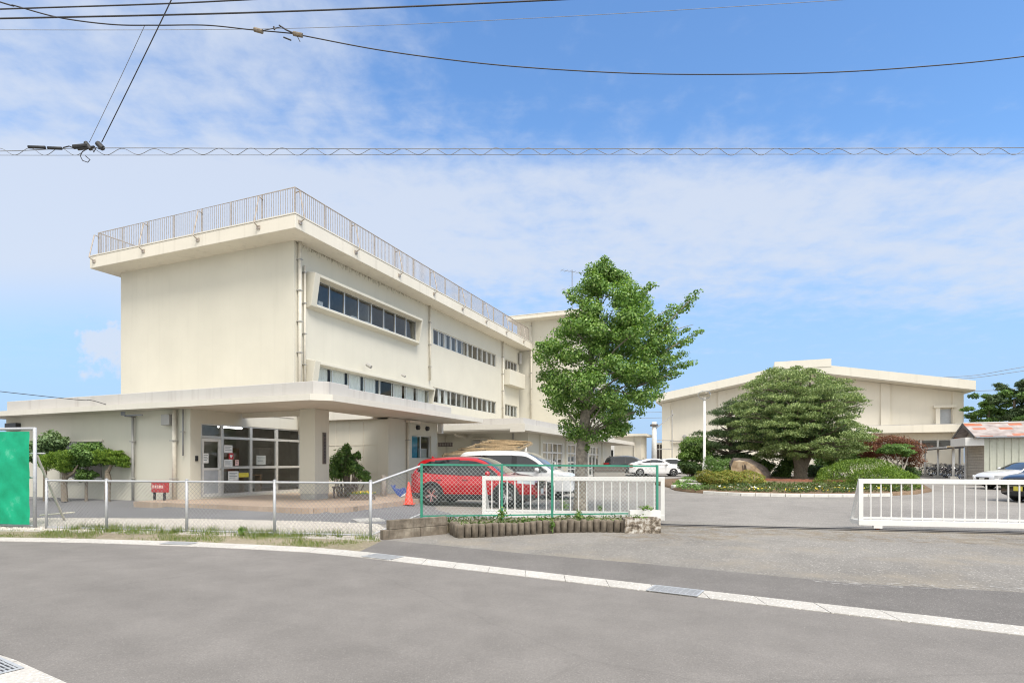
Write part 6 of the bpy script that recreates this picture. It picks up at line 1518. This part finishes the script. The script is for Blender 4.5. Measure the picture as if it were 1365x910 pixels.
for px, py, w, h, ang, lab in ((908, 652, .95, .12, .1, 'flat pale paving stone lying lowest at the island tip'), (914, 647.5, .8, .2, -.1, 'pale squared stone behind the flat stone at the island tip'), (944, 651, 1.6, .2, -.05, 'long grey stone slab by the azalea hedge'), (926, 653, .7, .22, .3, 'brown rough stone between the slabs at the island tip'), (918, 641, .7, .15, .2, 'small whitish stone above the other tip stones')):
    q = G(px, py); mb = MB(); mb.box(-w / 2, w / 2, -.2, .2, -0.05, h)
    r = mb.build('edging_stone', 'concrete_white' if 'pale' in lab or 'whit' in lab else 'concrete', bevel=0.03, loc=(q.x, q.y, island_z(q.x, q.y) - 0.04), rz=ang); tag(r, lab, 'stone')
# curved brick edging in front of the trunk
def brick_edge():
    c = Vector((PX(1068, 32.3), 32.3, 0)); rn = random.Random(2); first = None
    for i in range(56):
        a = R(200) + R(140) * i / 55; rx, ry = 4.1, 2.6
        x, y = c.x + rx * math.cos(a), c.y + ry * math.sin(a)
        if not first: first = MB().box(-0.09, 0.09, -0.05, 0.05, -0.08, 0.10).build('edging_brick', 'brick_edge', bevel=0.008); o = first
        else: o = first.copy(); COL.objects.link(o)
        o.location = (x, y, island_z(x, y) + rn.uniform(-.01, .02)); o.rotation_euler = (0, rn.uniform(-.05, .05), math.atan2(ry * math.cos(a), -rx * math.sin(a)) + rn.uniform(-.05, .05))
        tag(o, 'red brown brick in the curved edging in front of the layered tree', 'brick', 'bricks edging the bed under the layered tree')
brick_edge()
# ---- uncountable small stuff
def tri_in(poly, n, rng):
    """random points in a polygon (plan)"""
    P_ = np.array([(p[0], p[1]) for p in poly]); lo, hi = P_.min(0), P_.max(0); out = []
    while len(out) < n:
        q = lo + (hi - lo) * rng.random((n, 2)); ins = np.zeros(n, bool); j = len(P_) - 1
        for i in range(len(P_)):
            xi, yi, xj, yj = *P_[i], *P_[j]
            c = ((yi > q[:, 1]) != (yj > q[:, 1])) & (q[:, 0] < (xj - xi) * (q[:, 1] - yi) / (yj - yi + 1e-12) + xi); ins ^= c; j = i
        out += list(q[ins])
    return np.array(out[:n])
def blades(name, pts, zf, hgt, wid, mat, seed, label=None):
    rng = np.random.default_rng(seed); n = len(pts)
    h = hgt * (0.4 + rng.random(n) ** 2 * 1.2); a = rng.random(n) * 6.283; lean = rng.normal(size=(n, 2)) * 0.35 * h[:, None]
    z = np.array([zf(*p) for p in pts]); dx = np.stack([np.cos(a), np.sin(a)], 1) * wid * 0.5
    v = np.zeros((n, 3, 3)); v[:, 0, :2] = pts - dx; v[:, 1, :2] = pts + dx; v[:, 2, :2] = pts + lean; v[:, 0, 2] = v[:, 1, 2] = z; v[:, 2, 2] = z + h
    return tag(np_mesh(name, v.reshape(-1, 3), 3, mat), kind='stuff')
rng = np.random.default_rng(77)
verge = [gt[0] + Vector((35, -5.6, 0)), gt[1], gt[2], gt[3], gt[4], gt[5], G(508, 722), G(500, 718), G(366, 714), G(249, 711), G(142, 709.5), G(0, 707)]
pts = tri_in(verge, 22000, rng)
cl = np.sin(pts[:, 0] * 2.1) * np.sin(pts[:, 0] * 0.77 + pts[:, 1] * 3) + 0.35 * np.sin(pts[:, 0] * 7.3 + pts[:, 1] * 5)
pts = pts[cl + rng.normal(size=len(pts)) * 0.35 > 0.05]
o = blades('verge_grass', pts, lambda x, y: 0.008, 0.06, 0.008, 'grass_blade', 1); o['label'] = 'short patchy grass on the roadside verge'
def tufts():
    rn = np.random.default_rng(5); allp = []
    for k in range(46):
        t = rn.random() ** 0.9; p = fA.lerp(fB, t) + Vector((rn.normal() * 0.1, rn.normal() * 0.16 - 0.02, 0)); n = int(40 + rn.random() * 130)
        allp.append(np.array([p.x, p.y]) + rn.normal(size=(n, 2)) * (0.05 + rn.random() * 0.10))
    return np.concatenate(allp)
o = blades('weed_tufts', tufts(), lambda x, y: 0.006, 0.14, 0.010, 'grass_blade', 3); o['label'] = 'taller weeds along the fence foot'
def gravel():
    rn = np.random.default_rng(6)
    poly = [G(-40, 692), G(60, 691), G(250, 692), G(430, 696), G(503, 699), G(513, 706), G(496, 717), G(366, 713.5), G(249, 710.5), G(142, 709), G(-40, 706)]
    p = tri_in(poly, 15000, rn); n = len(p)
    s = 0.012 + 0.028 * rn.random(n) ** 1.5
    octa = np.array([(1, 0, 0), (0, 1, 0), (-1, 0, 0), (0, -1, 0), (0, 0, 1)], float)
    fc = [(0, 1, 4), (1, 2, 4), (2, 3, 4), (3, 0, 4)]
    V = octa[None] * s[:, None, None] * (0.6 + 0.8 * rn.random((n, 5, 3))); V[:, :, 2] *= 0.75
    a = rn.random(n) * 6.28; c, s_ = np.cos(a)[:, None], np.sin(a)[:, None]
    x = V[:, :, 0] * c - V[:, :, 1] * s_; y = V[:, :, 0] * s_ + V[:, :, 1] * c
    V[:, :, 0] = x + p[:, 0:1]; V[:, :, 1] = y + p[:, 1:2]; V[:, :, 2] += np.array([g(q) for q in p[:, 1]])[:, None] + 0.012
    tri = np.stack([V[:, f, :] for f in fc], 1).reshape(-1, 3)
    return tag(np_mesh('white_gravel', tri, 3, 'stone_white'), 'white crushed stones in the strip behind the fence', kind='stuff')
m, nt, b = nodes_of('stone_white'); geo = nt.nodes.new('ShaderNodeNewGeometry')
nt.links.new(ramp(nt, noise(nt, coord(nt), 25, 2), [(0.3, (0.34, 0.31, 0.27)), (0.7, (0.60, 0.57, 0.51))]), b.inputs['Base Color']); b.inputs['Roughness'].default_value = 0.9; MATS['stone_white'] = m
gravel()
def cover(name, poly, n, hgt, size, mat, seed, zf, label):
    rn = np.random.default_rng(seed); p = tri_in(poly, n, rn)
    z = np.array([zf(*q) for q in p]); m_ = np.sin(p[:, 0] * 3 + np.sin(p[:, 1] * 2)) * np.sin(p[:, 1] * 4)
    keep = m_ + rn.normal(size=n) * .5 > -0.25; p, z = p[keep], z[keep]; n = len(p)
    c = np.concatenate([p, (z + rn.random(n) * hgt)[:, None]], 1); a = nrm(rn.normal(size=(n, 3))); nn_ = nrm(rn.normal(size=(n, 3)) * .5 + np.array([0, 0, 1])); b_ = nrm(np.cross(nn_, a)); a = np.cross(b_, nn_)
    s = (size * (0.6 + .8 * rn.random(n)))[:, None]
    q = np.stack([c - a * s, c + b_ * s * .5, c + a * s, c - b_ * s * .5], 1)
    return tag(np_mesh(name, q.reshape(-1, 3), 4, mat), label, kind='stuff')
front = [isl[i].lerp(IC, 0.04) for i in range(2, 10)] + [isl[i].lerp(IC, 0.40) for i in range(9, 1, -1)]
cover('island_ground_cover', front, 16000, 0.12, 0.05, 'ground_cover', 8, island_z, 'low green ground cover on the island front')
cover('yellow_flowers', [isl[i].lerp(IC, 0.05) for i in range(3, 9)] + [isl[i].lerp(IC, 0.12) for i in range(8, 2, -1)], 190, 0.10, 0.05, 'flower_yellow', 9, lambda x, y: island_z(x, y) + 0.06, 'scattered yellow bedding flowers along the island kerb')
cover('white_flowers', [isl[i].lerp(IC, 0.05) for i in range(3, 9)] + [isl[i].lerp(IC, 0.16) for i in range(8, 2, -1)], 90, 0.10, 0.05, 'flower_white', 10, lambda x, y: island_z(x, y) + 0.10, 'scattered white bedding flowers along the island kerb')
cover('island_tip_plants', [G(895, 650.5), G(905, 654.5), G(930, 657), G(945, 655), G(935, 645), G(912, 644)], 3500, 0.18, 0.06, 'leaf_mid', 11, island_z, 'leafy ground plants at the island tip')
bedp = [(p[0], p[1]) for p in bed[2:]]
cover('bed_weeds', bedp, 2600, 0.10, 0.035, 'ground_cover', 12, lambda x, y: 0.225, 'small weeds in the planting bed')
def weed(px, py, Y, zb, h, label, seed, n=70, w=0.10):
    t = thing('weed_plant', label, 'weed', (PX(px, Y), Y, zb)); rn = random.Random(seed)
    mb = MB()
    for k in range(4): mb.path(*limb_path((0, 0, 0), (rn.uniform(-.5, .5) * w, rn.uniform(-.4, .4) * w, h * rn.uniform(.6, 1)), 0.006, 0.002, 0, 4, rn), 4)
    mb.build('stem', 'leaf_mid', t); leaves('foliage', [(0, 0, h * .55, w, w, h * .48)], n, 0.065, 'leaf_bright', t, seed, thick=.6)
weed(669, 690, 12.95, 0.225, 0.36, 'tall leafy weed growing at the green fence post above the logs', 71, 110, 0.12)
weed(771, 690, 13.1, 0.225, 0.28, 'leafy weed in the bed near the middle of the gate', 72, 80)
weed(700, 690, 12.8, 0.225, 0.12, 'short spreading weed on the bed left of the fence base', 73, 60, .16)
weed(722, 690, 12.85, 0.225, 0.14, 'short leafy weed on the bed just before the third post', 74, 60, .15)
weed(736, 700, 12.72, 0.02, 0.32, 'creeping weed climbing the face of the log row', 75, 60, .06)
weed(322, 715, 12.3, 0.01, 0.22, 'reddish weed by the chain link fence', 76, 60, .09)
weed(752, 660, 17.2, g(17.2), 0.45, 'leafy sprout at the left of the street tree foot', 77, 130, .22)
weed(800, 660, 17.5, g(17.5), 0.25, 'small sprout at the right of the street tree foot', 78, 60, .12)
weed(860, 690, 13.45, 0.43, 0.16, 'seedling in the white trough planter', 79, 70, .2)
weed(852, 700, pa.y + 0.2, 0.27, 0.14, 'seedling growing in the lichen spotted planter', 80, 60, .25)
rn_ = random.Random(6)
mb = MB()
fw = leaves('pansies', [(0.1, 0.0, 0.22, 0.38, 0.1, 0.06)], 500, 0.05, 'leaf_mid', None, 90); fw.parent = flower_root
fw2 = leaves('blooms', [(0.1, 0.0, 0.26, 0.36, 0.1, 0.05)], 130, 0.06, 'flower_yellow', None, 91); fw2.parent = flower_root
# ================================================================ cars
def smooth_interp(x, xs, ys):
    """monotone-ish cubic through control points"""
    xs, ys = np.array(xs, float), np.array(ys, float)
    m = np.gradient(ys, xs)
    d = np.diff(ys) / np.diff(xs)
    m[0], m[-1] = d[0], d[-1]
    for i in range(1, len(xs) - 1):
        m[i] = 0 if d[i - 1] * d[i] <= 0 else 2 * d[i - 1] * d[i] / (d[i - 1] + d[i])
    i = np.clip(np.searchsorted(xs, x) - 1, 0, len(xs) - 2); h = xs[i + 1] - xs[i]; t = np.clip((x - xs[i]) / h, 0, 1)
    return ys[i] * (1 + 2 * t) * (1 - t) ** 2 + h * m[i] * t * (1 - t) ** 2 + ys[i + 1] * t * t * (3 - 2 * t) + h * m[i + 1] * t * t * (t - 1)
def car(name, label, loc, rz, S, group=None, paint='car_white'):
    """S: L, W, top (x, z) profile, belt (x, z), side windows, wheels"""
    root = thing(name, label, 'car', loc, rz, group)
    L, W = S['L'], S['W']; hL = L / 2
    tx, tz = zip(*S['top']); bx, bz = zip(*S['belt'])
    zt = lambda x: smooth_interp(np.asarray(x, float), tx, tz)
    zbelt = lambda x: smooth_interp(np.asarray(x, float), bx, bz)
    zlow = lambda x: 0.22 + 0.10 * np.clip((np.abs(x) - (hL - 0.55)) / 0.55, 0, 1) ** 2
    plan = lambda x: 1 - 0.24 * np.clip((np.abs(x) - (hL - 0.85)) / 0.85, 0, 1) ** 2.4
    tum = S.get('tumble', 0.34)
    def hw(x, z):
        x = np.asarray(x, float); z = np.asarray(z, float); b = zbelt(x)
        low = np.interp(z, [0.2, 0.34, 0.5, 0.72, 0.86, 1.2], [0.93, 0.975, 0.985, 1.0, 0.985, 0.955])
        up = np.clip(z - b, 0, None) * tum
        return W / 2 * plan(x) * low - up - 0.02 * np.clip((z - b) / 0.06, 0, 1)
    def arc(x): 
        zz = zt(x); b = zbelt(x); return np.where(zz > b + 0.15, 0.10, 0.09)
    NX, NS, NT = 150, 26, 12
    xs = np.linspace(-hL, hL, NX); rows = []
    for x in xs:
        z0 = zlow(x); z1 = max(zt(x), z0 + 0.12); zs = max(z1 - arc(x), z0 + 0.05)
        r = []
        for t in np.linspace(0, 1, NS): z = z0 + (zs - z0) * t; r.append((x, float(hw(x, z)), float(z)))
        ys = float(hw(x, zs)); e = 2 / 2.7
        for ph in np.linspace(0, math.pi / 2, NT + 1)[1:]:
            r.append((x, ys * max(math.cos(ph), 0) ** e, float(zs + (z1 - zs) * math.sin(ph) ** e)))
        rows.append(r + [(px_, -py_, pz_) for px_, py_, pz_ in r[-2::-1]])
    n = len(rows[0]); wr = S.get('wr', 0.335); axles = S['axles']
    mb = MB(); mb.v = [p for r in rows for p in r]
    for i in range(NX - 1):
        for j in range(n - 1):
            q = (i * n + j, (i + 1) * n + j, (i + 1) * n + j + 1, i * n + j + 1)
            c = [sum(mb.v[k][a] for k in q) / 4 for a in range(3)]
            if abs(c[1]) > W * 0.3 and any((c[0] - ax) ** 2 + (c[2] - wr) ** 2 < (wr + 0.055) ** 2 for ax in axles): continue
            mb.f.append(q)
    mb.f.append(tuple(range(n))); mb.f.append(tuple((NX - 1) * n + k for k in range(n)))
    mb.build('body', paint, root, smooth=True)
    # floor and arch liners
    mb = MB().box(-hL + 0.25, hL - 0.25, -W * 0.30, W * 0.30, 0.19, 0.62)
    for ax in axles:
        for s in (-1, 1):
            pts = [(wr + 0.06) * np.array((math.cos(a), math.sin(a))) for a in np.linspace(-0.5, math.pi + 0.5, 16)]
            for a, b in zip(pts, pts[1:]):
                y0, y1 = s * W * 0.28, s * (W / 2 - 0.03)
                mb.quad((ax + a[0], y0, wr + a[1]), (ax + b[0], y0, wr + b[1]), (ax + b[0], y1, wr + b[1]), (ax + a[0], y1, wr + a[1]))
    mb.build('underbody', 'black_plastic', root)
    # flares
    clad = S.get('clad', False); fmat = 'black_plastic' if clad else paint
    for ax in axles:
        for s in (-1, 1):
            mb = MB(); r0, r1 = wr + 0.03, wr + (0.12 if clad else 0.065); o0 = len(mb.v); m = 26
            for k in range(m + 1):
                a = -0.42 + (math.pi + 0.84) * k / m
                for r, off in ((r0, -0.05), (r0, 0.014), (r1, 0.010), (r1, -0.01)):
                    x, z = ax + r * math.cos(a), max(0.21, wr + r * math.sin(a)); mb.v.append((x, s * (float(hw(x, z)) + off), z))
            for k in range(m):
                for q in range(3): a0 = k * 4 + q; mb.f.append((a0, a0 + 1, a0 + 5, a0 + 4))
            mb.build('wheel_arch', fmat, root, smooth=False)
    def side_patch(x0, x1, zl, zu, off=0.006, nx=14, nz=5):
        """both sides; zl, zu are functions of x"""
        mb = MB()
        for s in (-1, 1):
            o = len(mb.v)
            for i in range(nx + 1):
                x = x0 + (x1 - x0) * i / nx; a, b = zl(x), zu(x)
                for j in range(nz + 1):
                    z = a + (b - a) * j / nz; mb.v.append((x, s * (float(hw(x, z)) + off), z))
            for i in range(nx):
                for j in range(nz): k = o + i * (nz + 1) + j; mb.f.append((k, k + nz + 1, k + nz + 2, k + 1))
        return mb
    def one_side(mb):                                # split a two sided patch into left and right meshes
        h = len(mb.v) // 2; a, b = MB(), MB(); a.v = mb.v[:h]; b.v = mb.v[h:]
        a.f = [f for f in mb.f if f[0] < h]; b.f = [tuple(i - h for i in f) for f in mb.f if f[0] >= h]; return a, b
    # dark band behind the side glass (pillars), then the side windows
    if S.get('pillars', True):
        (p0, q0, r0_), (p1, q1, r1_) = S['windows'][0][0], S['windows'][-1][1]
        dp_ = S['windows'][-1][2]
        lo_ = lambda x: float(zbelt(x)) + 0.013
        xm = [w[i][0] for w in S['windows'] for i in (0, 1)]; zm = [w[i][2] for w in S['windows'] for i in (0, 1)]
        up_ = lambda x: max(lo_(x) + 0.002, min(float(np.interp(x, xm, zm)), float(zt(x)) - dp_) - 0.004)
        for m in one_side(side_patch(p0 + .01, p1 - .01, lo_, up_, 0.003, 30, 5)): m.build('pillar_trim', 'black_plastic', root)
    for (x0, l0, u0), (x1, l1, u1), dip in S['windows']:
        lo = lambda x: float(zbelt(x)) + 0.015
        up = lambda x: max(lo(x) + 0.004, min(u0 + (u1 - u0) * (x - x0) / (x1 - x0), float(zt(x)) - dip))
        for m in one_side(side_patch(x0, x1, lo, up)): m.build('window', 'car_glass', root, smooth=True)
    if 'trimline' in S:
        a, b = S['trimline']
        for m in one_side(side_patch(a, b, lambda x: float(zbelt(x)) - 0.008, lambda x: float(zbelt(x)) + 0.014, 0.009, 40, 1)): m.build('window_trim', S.get('trim_mat', 'chrome'), root)
    # windscreen and tailgate glass lie on the top surface
    def top_patch(x0, x1, wf, nx=12, ny=14, off=0.007):
        mb = MB()
        for i in range(nx + 1):
            x = x0 + (x1 - x0) * i / nx; z1 = float(zt(x)); zs = z1 - float(arc(x)); ys = float(hw(x, zs)); sl = (float(zt(x + .01)) - float(zt(x - .01))) / 0.02; nl = math.hypot(1, sl)
            for j in range(ny + 1):
                y = ys * wf * (2 * j / ny - 1); z = zs + (z1 - zs) * (1 - abs(y / ys) ** 2.7) ** (1 / 2.7)
                mb.v.append((x - sl / nl * off, y, z + off / nl))
        for i in range(nx):
            for j in range(ny): k = i * (ny + 1) + j; mb.f.append((k, k + ny + 1, k + ny + 2, k + 1))
        return mb
    a, b = S['screen']; top_patch(a, b, 0.90).build('windscreen', S.get('screen_mat', 'car_screen'), root, smooth=True)
    a, b = S['rear']; top_patch(a, b, 0.85).build('rear_window', 'car_glass', root, smooth=True)
    # lower cladding, bumpers
    if clad:
        for m in one_side(side_patch(axles[0] + wr + .08, axles[1] - wr - .08, lambda x: 0.215, lambda x: 0.40, 0.010, 30, 2)): m.build('sill_cladding', 'black_plastic', root)
    for x0, x1 in ((hL - 0.62, hL - 0.005), (-hL + 0.005, -hL + 0.55)):
        zz = 0.42 if clad else 0.32
        for m in one_side(side_patch(x0, x1, lambda x: float(zlow(x)) + 0.004, lambda x: zz, 0.008, 12, 2)): m.build('bumper_trim', 'black_plastic', root)
    # door gaps and handles
    for x in S['doors']:
        for m in one_side(side_patch(x - 0.006, x + 0.006, lambda q: 0.40, lambda q: float(zbelt(q)), 0.003, 1, 10)): m.build('door_gap', 'black_plastic', root)
    for x in S['handles']:
        for s in (-1, 1): MB().box(x - 0.10, x + 0.10, s * float(hw(x, 0.86)) - 0.02, s * float(hw(x, 0.86)) + 0.028 * s, 0.86, 0.885).build('door_handle', S.get('trim_mat', paint), root, bevel=0.006)
    # lamps
    for x0, x1, z0, z1, slope, mat, nm in S['lamps']:
        for m in one_side(side_patch(x0, x1, lambda x: z0 + slope * (x - x0), lambda x: z1 + slope * .6 * (x - x0), 0.010, 12, 4)): m.build(nm, mat, root, smooth=True)
    # front face: grille, plate, lower intake, badge disc
    xf = hL + 0.003; wN = float(W / 2 * plan(hL)); zg0, zg1 = S['grille']
    mb = MB(); mb.add([(xf, y, z) for y, z in ((-wN * .62, zg1), (-wN * .50, zg0), (wN * .50, zg0), (wN * .62, zg1))] + [(xf + .03, y, z) for y, z in ((-wN * .60, zg1 - .01), (-wN * .48, zg0 + .01), (wN * .48, zg0 + .01), (wN * .60, zg1 - .01))], [(4, 5, 6, 7), (0, 4, 7, 3), (0, 1, 5, 4), (1, 2, 6, 5), (2, 3, 7, 6)]); mb.build('grille', S.get('grille_mat', 'black_plastic'), root)
    mb = MB(); nb = 4
    for k in range(nb): zz = zg0 + (zg1 - zg0) * (k + .5) / nb; mb.box(xf + .031, xf + .038, -wN * .5, wN * .5, zz - .008, zz + .008)
    mb.build('grille_bar', 'chrome', root)
    MB().box(xf, xf + 0.02, -wN * .7, wN * .7, 0.24, 0.36).build('lower_intake', 'black_plastic', root)
    MB().box(xf + .039, xf + .05, -0.165, 0.165, 0.42, 0.585).build('number_plate', S.get('plate', 'paper'), root, bevel=0.004)
    MB().box(-hL - .014, -hL - .002, -0.165, 0.165, 0.72, 0.885).build('number_plate', S.get('plate', 'paper'), root)
    # mirrors
    mx, mz = S['mirror']
    for s in (-1, 1):
        y = s * (float(hw(mx, mz)) + 0.12)
        m = MB().lathe([(0.0, -0.10), (0.07, -0.085), (0.095, -0.02), (0.085, 0.06), (0.0, 0.075)], (mx, y, mz + 0.05), 12, 'y').build('mirror', S.get('mirror_mat', paint), root, smooth=True)
        MB().bar((mx, s * (float(hw(mx, mz)) - .01), mz - .02), (mx, y, mz + .02), 0.06, 0.03).build('mirror_arm', 'black_plastic', m)
    # wheels
    for ax in axles:
        for s in (-1, 1):
            yc = s * (W / 2 - 0.115); o = s * 0.105
            t = MB().lathe([(wr * .66, -.10), (wr * .93, -.11), (wr, -.08), (wr, .08), (wr * .93, .11), (wr * .66, .10)], (ax, yc, wr), 36, 'y').build('wheel', 'rubber', root, smooth=True)
            m = MB().lathe([(wr * .69, o * .9), (wr * .64, o * .98), (wr * .61, o * .6), (wr * .60, -o * .5)], (ax, yc, wr), 36, 'y')
            for k in range(S.get('spokes', 10)):
                a = 2 * math.pi * k / S.get('spokes', 10) + (0.16 if k % 2 else -0.16) * (S.get('spokes', 10) == 10)
                m.bar((ax + .035 * math.cos(a), yc + o * .72, wr + .035 * math.sin(a)), (ax + wr * .63 * math.cos(a), yc + o * .86, wr + wr * .63 * math.sin(a)), 0.027, 0.02, (0, 1, 0))
            m.lathe([(0.0, o * .8), (0.055, o * .78), (0.06, o * .6)], (ax, yc, wr), 16, 'y'); m.build('rim', 'rim', t)
            MB().lathe([(0.0, o * .2), (wr * .6, o * .2), (wr * .6, o * .1)], (ax, yc, wr), 24, 'y').build('brake_disc', 'dark_metal', t)
    if 'fin' in S: MB().add([(S['fin'] - .1, -.02, float(zt(S['fin'])) - .01), (S['fin'] + .12, -.02, float(zt(S['fin'])) - .01), (S['fin'] + .12, .02, float(zt(S['fin'])) - .01), (S['fin'] - .1, .02, float(zt(S['fin'])) - .01), (S['fin'] - .1, 0, float(zt(S['fin'])) + .09)], [(0, 1, 4), (1, 2, 4), (2, 3, 4), (3, 0, 4), (0, 3, 2, 1)]).build('aerial_fin', paint, root)
    if 'rear_spoiler' in S: pass
    return root
simple('car_screen', (0.05, 0.058, 0.06), 0.05, 0.0, 0.05, spec=1.0, coat=0.6)
SUV = dict(L=4.55, W=1.84, clad=True, wr=0.355, axles=(-1.38, 1.32), tumble=0.36,
    top=[(-2.275, 0.55), (-2.26, 0.92), (-2.21, 1.08), (-2.12, 1.28), (-1.98, 1.50), (-1.80, 1.60), (-1.2, 1.665), (-0.4, 1.69), (0.1, 1.66), (0.42, 1.58), (0.85, 1.34), (1.20, 1.13), (1.32, 1.09), (1.7, 1.045), (2.0, 0.97), (2.18, 0.86), (2.275, 0.62)],
    belt=[(-2.275, 1.13), (-1.9, 1.14), (-1.2, 1.09), (0, 1.04), (1.2, 1.02), (2.275, 0.98)],
    windows=[((-1.98, 1.1, 1.30), (-1.42, 1.1, 1.56), .13), ((-1.34, 1.1, 1.56), (-0.42, 1.1, 1.60), .11), ((-0.34, 1.1, 1.62), (1.02, 1.05, 1.60), .14)],
    trimline=(-1.9, 1.05), trim_mat='black_plastic', screen=(0.20, 1.20), rear=(-2.16, -1.93), doors=(-1.38 + .02, -0.38, 0.92), handles=(-1.1, -0.12), grille=(0.56, 0.88),
    lamps=[(1.72, 2.262, 0.80, 0.93, -0.10, 'lamp_clear', 'headlight'), (-2.262, -1.78, 0.94, 1.07, 0.05, 'lamp_red', 'tail_light')], mirror=(0.72, 1.05), fin=-1.7, plate='paper')
VAN = dict(L=4.93, W=1.85, wr=0.34, axles=(-1.52, 1.48), tumble=0.20,
    top=[(-2.465, 0.6), (-2.45, 1.15), (-2.40, 1.55), (-2.30, 1.82), (-2.1, 1.91), (-1.0, 1.945), (0.0, 1.93), (0.55, 1.86), (0.95, 1.68), (1.40, 1.36), (1.72, 1.16), (1.85, 1.12), (2.2, 1.03), (2.38, 0.90), (2.465, 0.62)],
    belt=[(-2.465, 1.18), (-1, 1.12), (0.2, 1.06), (1.4, 1.04), (2.465, 1.0)],
    windows=[((-2.15, 1.1, 1.70), (-1.35, 1.1, 1.74), .16), ((-1.27, 1.1, 1.74), (0.0, 1.1, 1.74), .16), ((0.22, 1.1, 1.72), (1.52, 1.1, 1.66), .17)],
    trimline=(-2.2, 1.5), screen=(0.62, 1.72), rear=(-2.38, -2.28), doors=(-1.36, 0.12, 1.28), handles=(-0.1, 0.32), grille=(0.45, 0.92), grille_mat='lamp_clear',
    lamps=[(1.95, 2.45, 0.80, 0.96, -0.08, 'lamp_clear', 'headlight'), (-2.45, -2.1, 1.0, 1.25, 0.0, 'lamp_red', 'tail_light')], mirror=(1.12, 1.10), plate='paper')
HATCH = dict(L=4.46, W=1.75, wr=0.315, axles=(-1.36, 1.34), tumble=0.38,
    top=[(-2.23, 0.5), (-2.22, 0.88), (-2.14, 1.05), (-1.9, 1.14), (-1.4, 1.30), (-0.8, 1.43), (-0.2, 1.475), (0.2, 1.45), (0.6, 1.33), (1.1, 1.07), (1.35, 0.97), (1.75, 0.89), (2.05, 0.77), (2.18, 0.64), (2.23, 0.5)],
    belt=[(-2.23, 1.02), (-1.2, 0.98), (0, 0.94), (1.2, 0.90), (2.23, 0.80)],
    windows=[((-1.62, 1, 1.06), (-0.52, 1, 1.34), .10), ((-0.44, 1, 1.36), (0.95, 1, 1.34), .11)], trimline=(-1.5, .95), trim_mat='black_plastic',
    screen=(0.22, 1.25), rear=(-1.85, -0.95), doors=(-1.30, -0.48, 0.72), handles=(-1.1, -.2), grille=(0.42, 0.56),
    lamps=[(1.62, 2.2, 0.62, 0.76, -0.10, 'lamp_clear', 'headlight'), (-2.215, -1.95, 0.72, 0.98, 0.0, 'lamp_red', 'tail_light')], mirror=(0.78, 0.96))
SEDAN = dict(HATCH, L=4.66, W=1.80, wr=0.33, axles=(-1.36, 1.36),
    top=[(-2.33, 0.5), (-2.32, 0.95), (-2.2, 1.08), (-1.75, 1.13), (-1.2, 1.30), (-0.6, 1.42), (-0.1, 1.44), (0.3, 1.38), (0.8, 1.15), (1.10, 1.00), (1.5, 0.95), (2.0, 0.84), (2.24, 0.68), (2.33, 0.5)],
    belt=[(-2.33, 1.04), (-1.2, 1.0), (0, 0.95), (1.2, 0.92), (2.33, 0.82)], screen=(0.28, 1.05), rear=(-1.62, -0.85), windows=[((-1.35, 1, 1.2), (-0.5, 1, 1.32), .10), ((-0.42, 1, 1.34), (0.8, 1, 1.3), .11)],
    lamps=[(1.70, 2.30, 0.62, 0.74, -0.05, 'lamp_clear', 'headlight'), (-2.31, -2.0, 0.8, 1.0, 0.0, 'lamp_red', 'tail_light')], grille=(0.36, 0.62), mirror=(0.72, 0.98))
def put(spec, label, cxp, Y, rz, paint, name='parked_car', dz=0.0):
    return car(name, label, (PX(cxp, Y), Y, g(Y) + dz), rz, spec, 'cars parked in the school yard', paint)
put(SUV, 'bright red sport utility car with black cladding parked behind the green fence', 637.5, 20.2, R(-18), 'red_paint', dz=0.02)
put(dict(VAN, spokes=12), 'large white minivan parked behind the red car', 690, 23.9, R(-19), 'car_white', 'parked_minivan')
put(HATCH, 'white hatchback seen side on between the dark car and the island', 873.5, 48.0, R(-5), 'car_white')
put(HATCH, 'white car mostly hidden behind the nose of the side on hatchback', 899, 54.0, R(-22), 'car_white')
put(dict(SUV, clad=False), 'dark sport utility car behind the long low cabinet', 840, 50.0, R(-12), 'car_grey')
put(SEDAN, 'white low sedan with nose toward the shed, cut by the right edge', 1372, 29.5, R(180 - 2), 'car_white')
put(dict(SUV, L=4.4, clad=False, plate='paper_yellow'), 'dark car showing its grille behind the gate bars at the right edge', 1426, 21.6, R(180 + 8), 'car_dark')
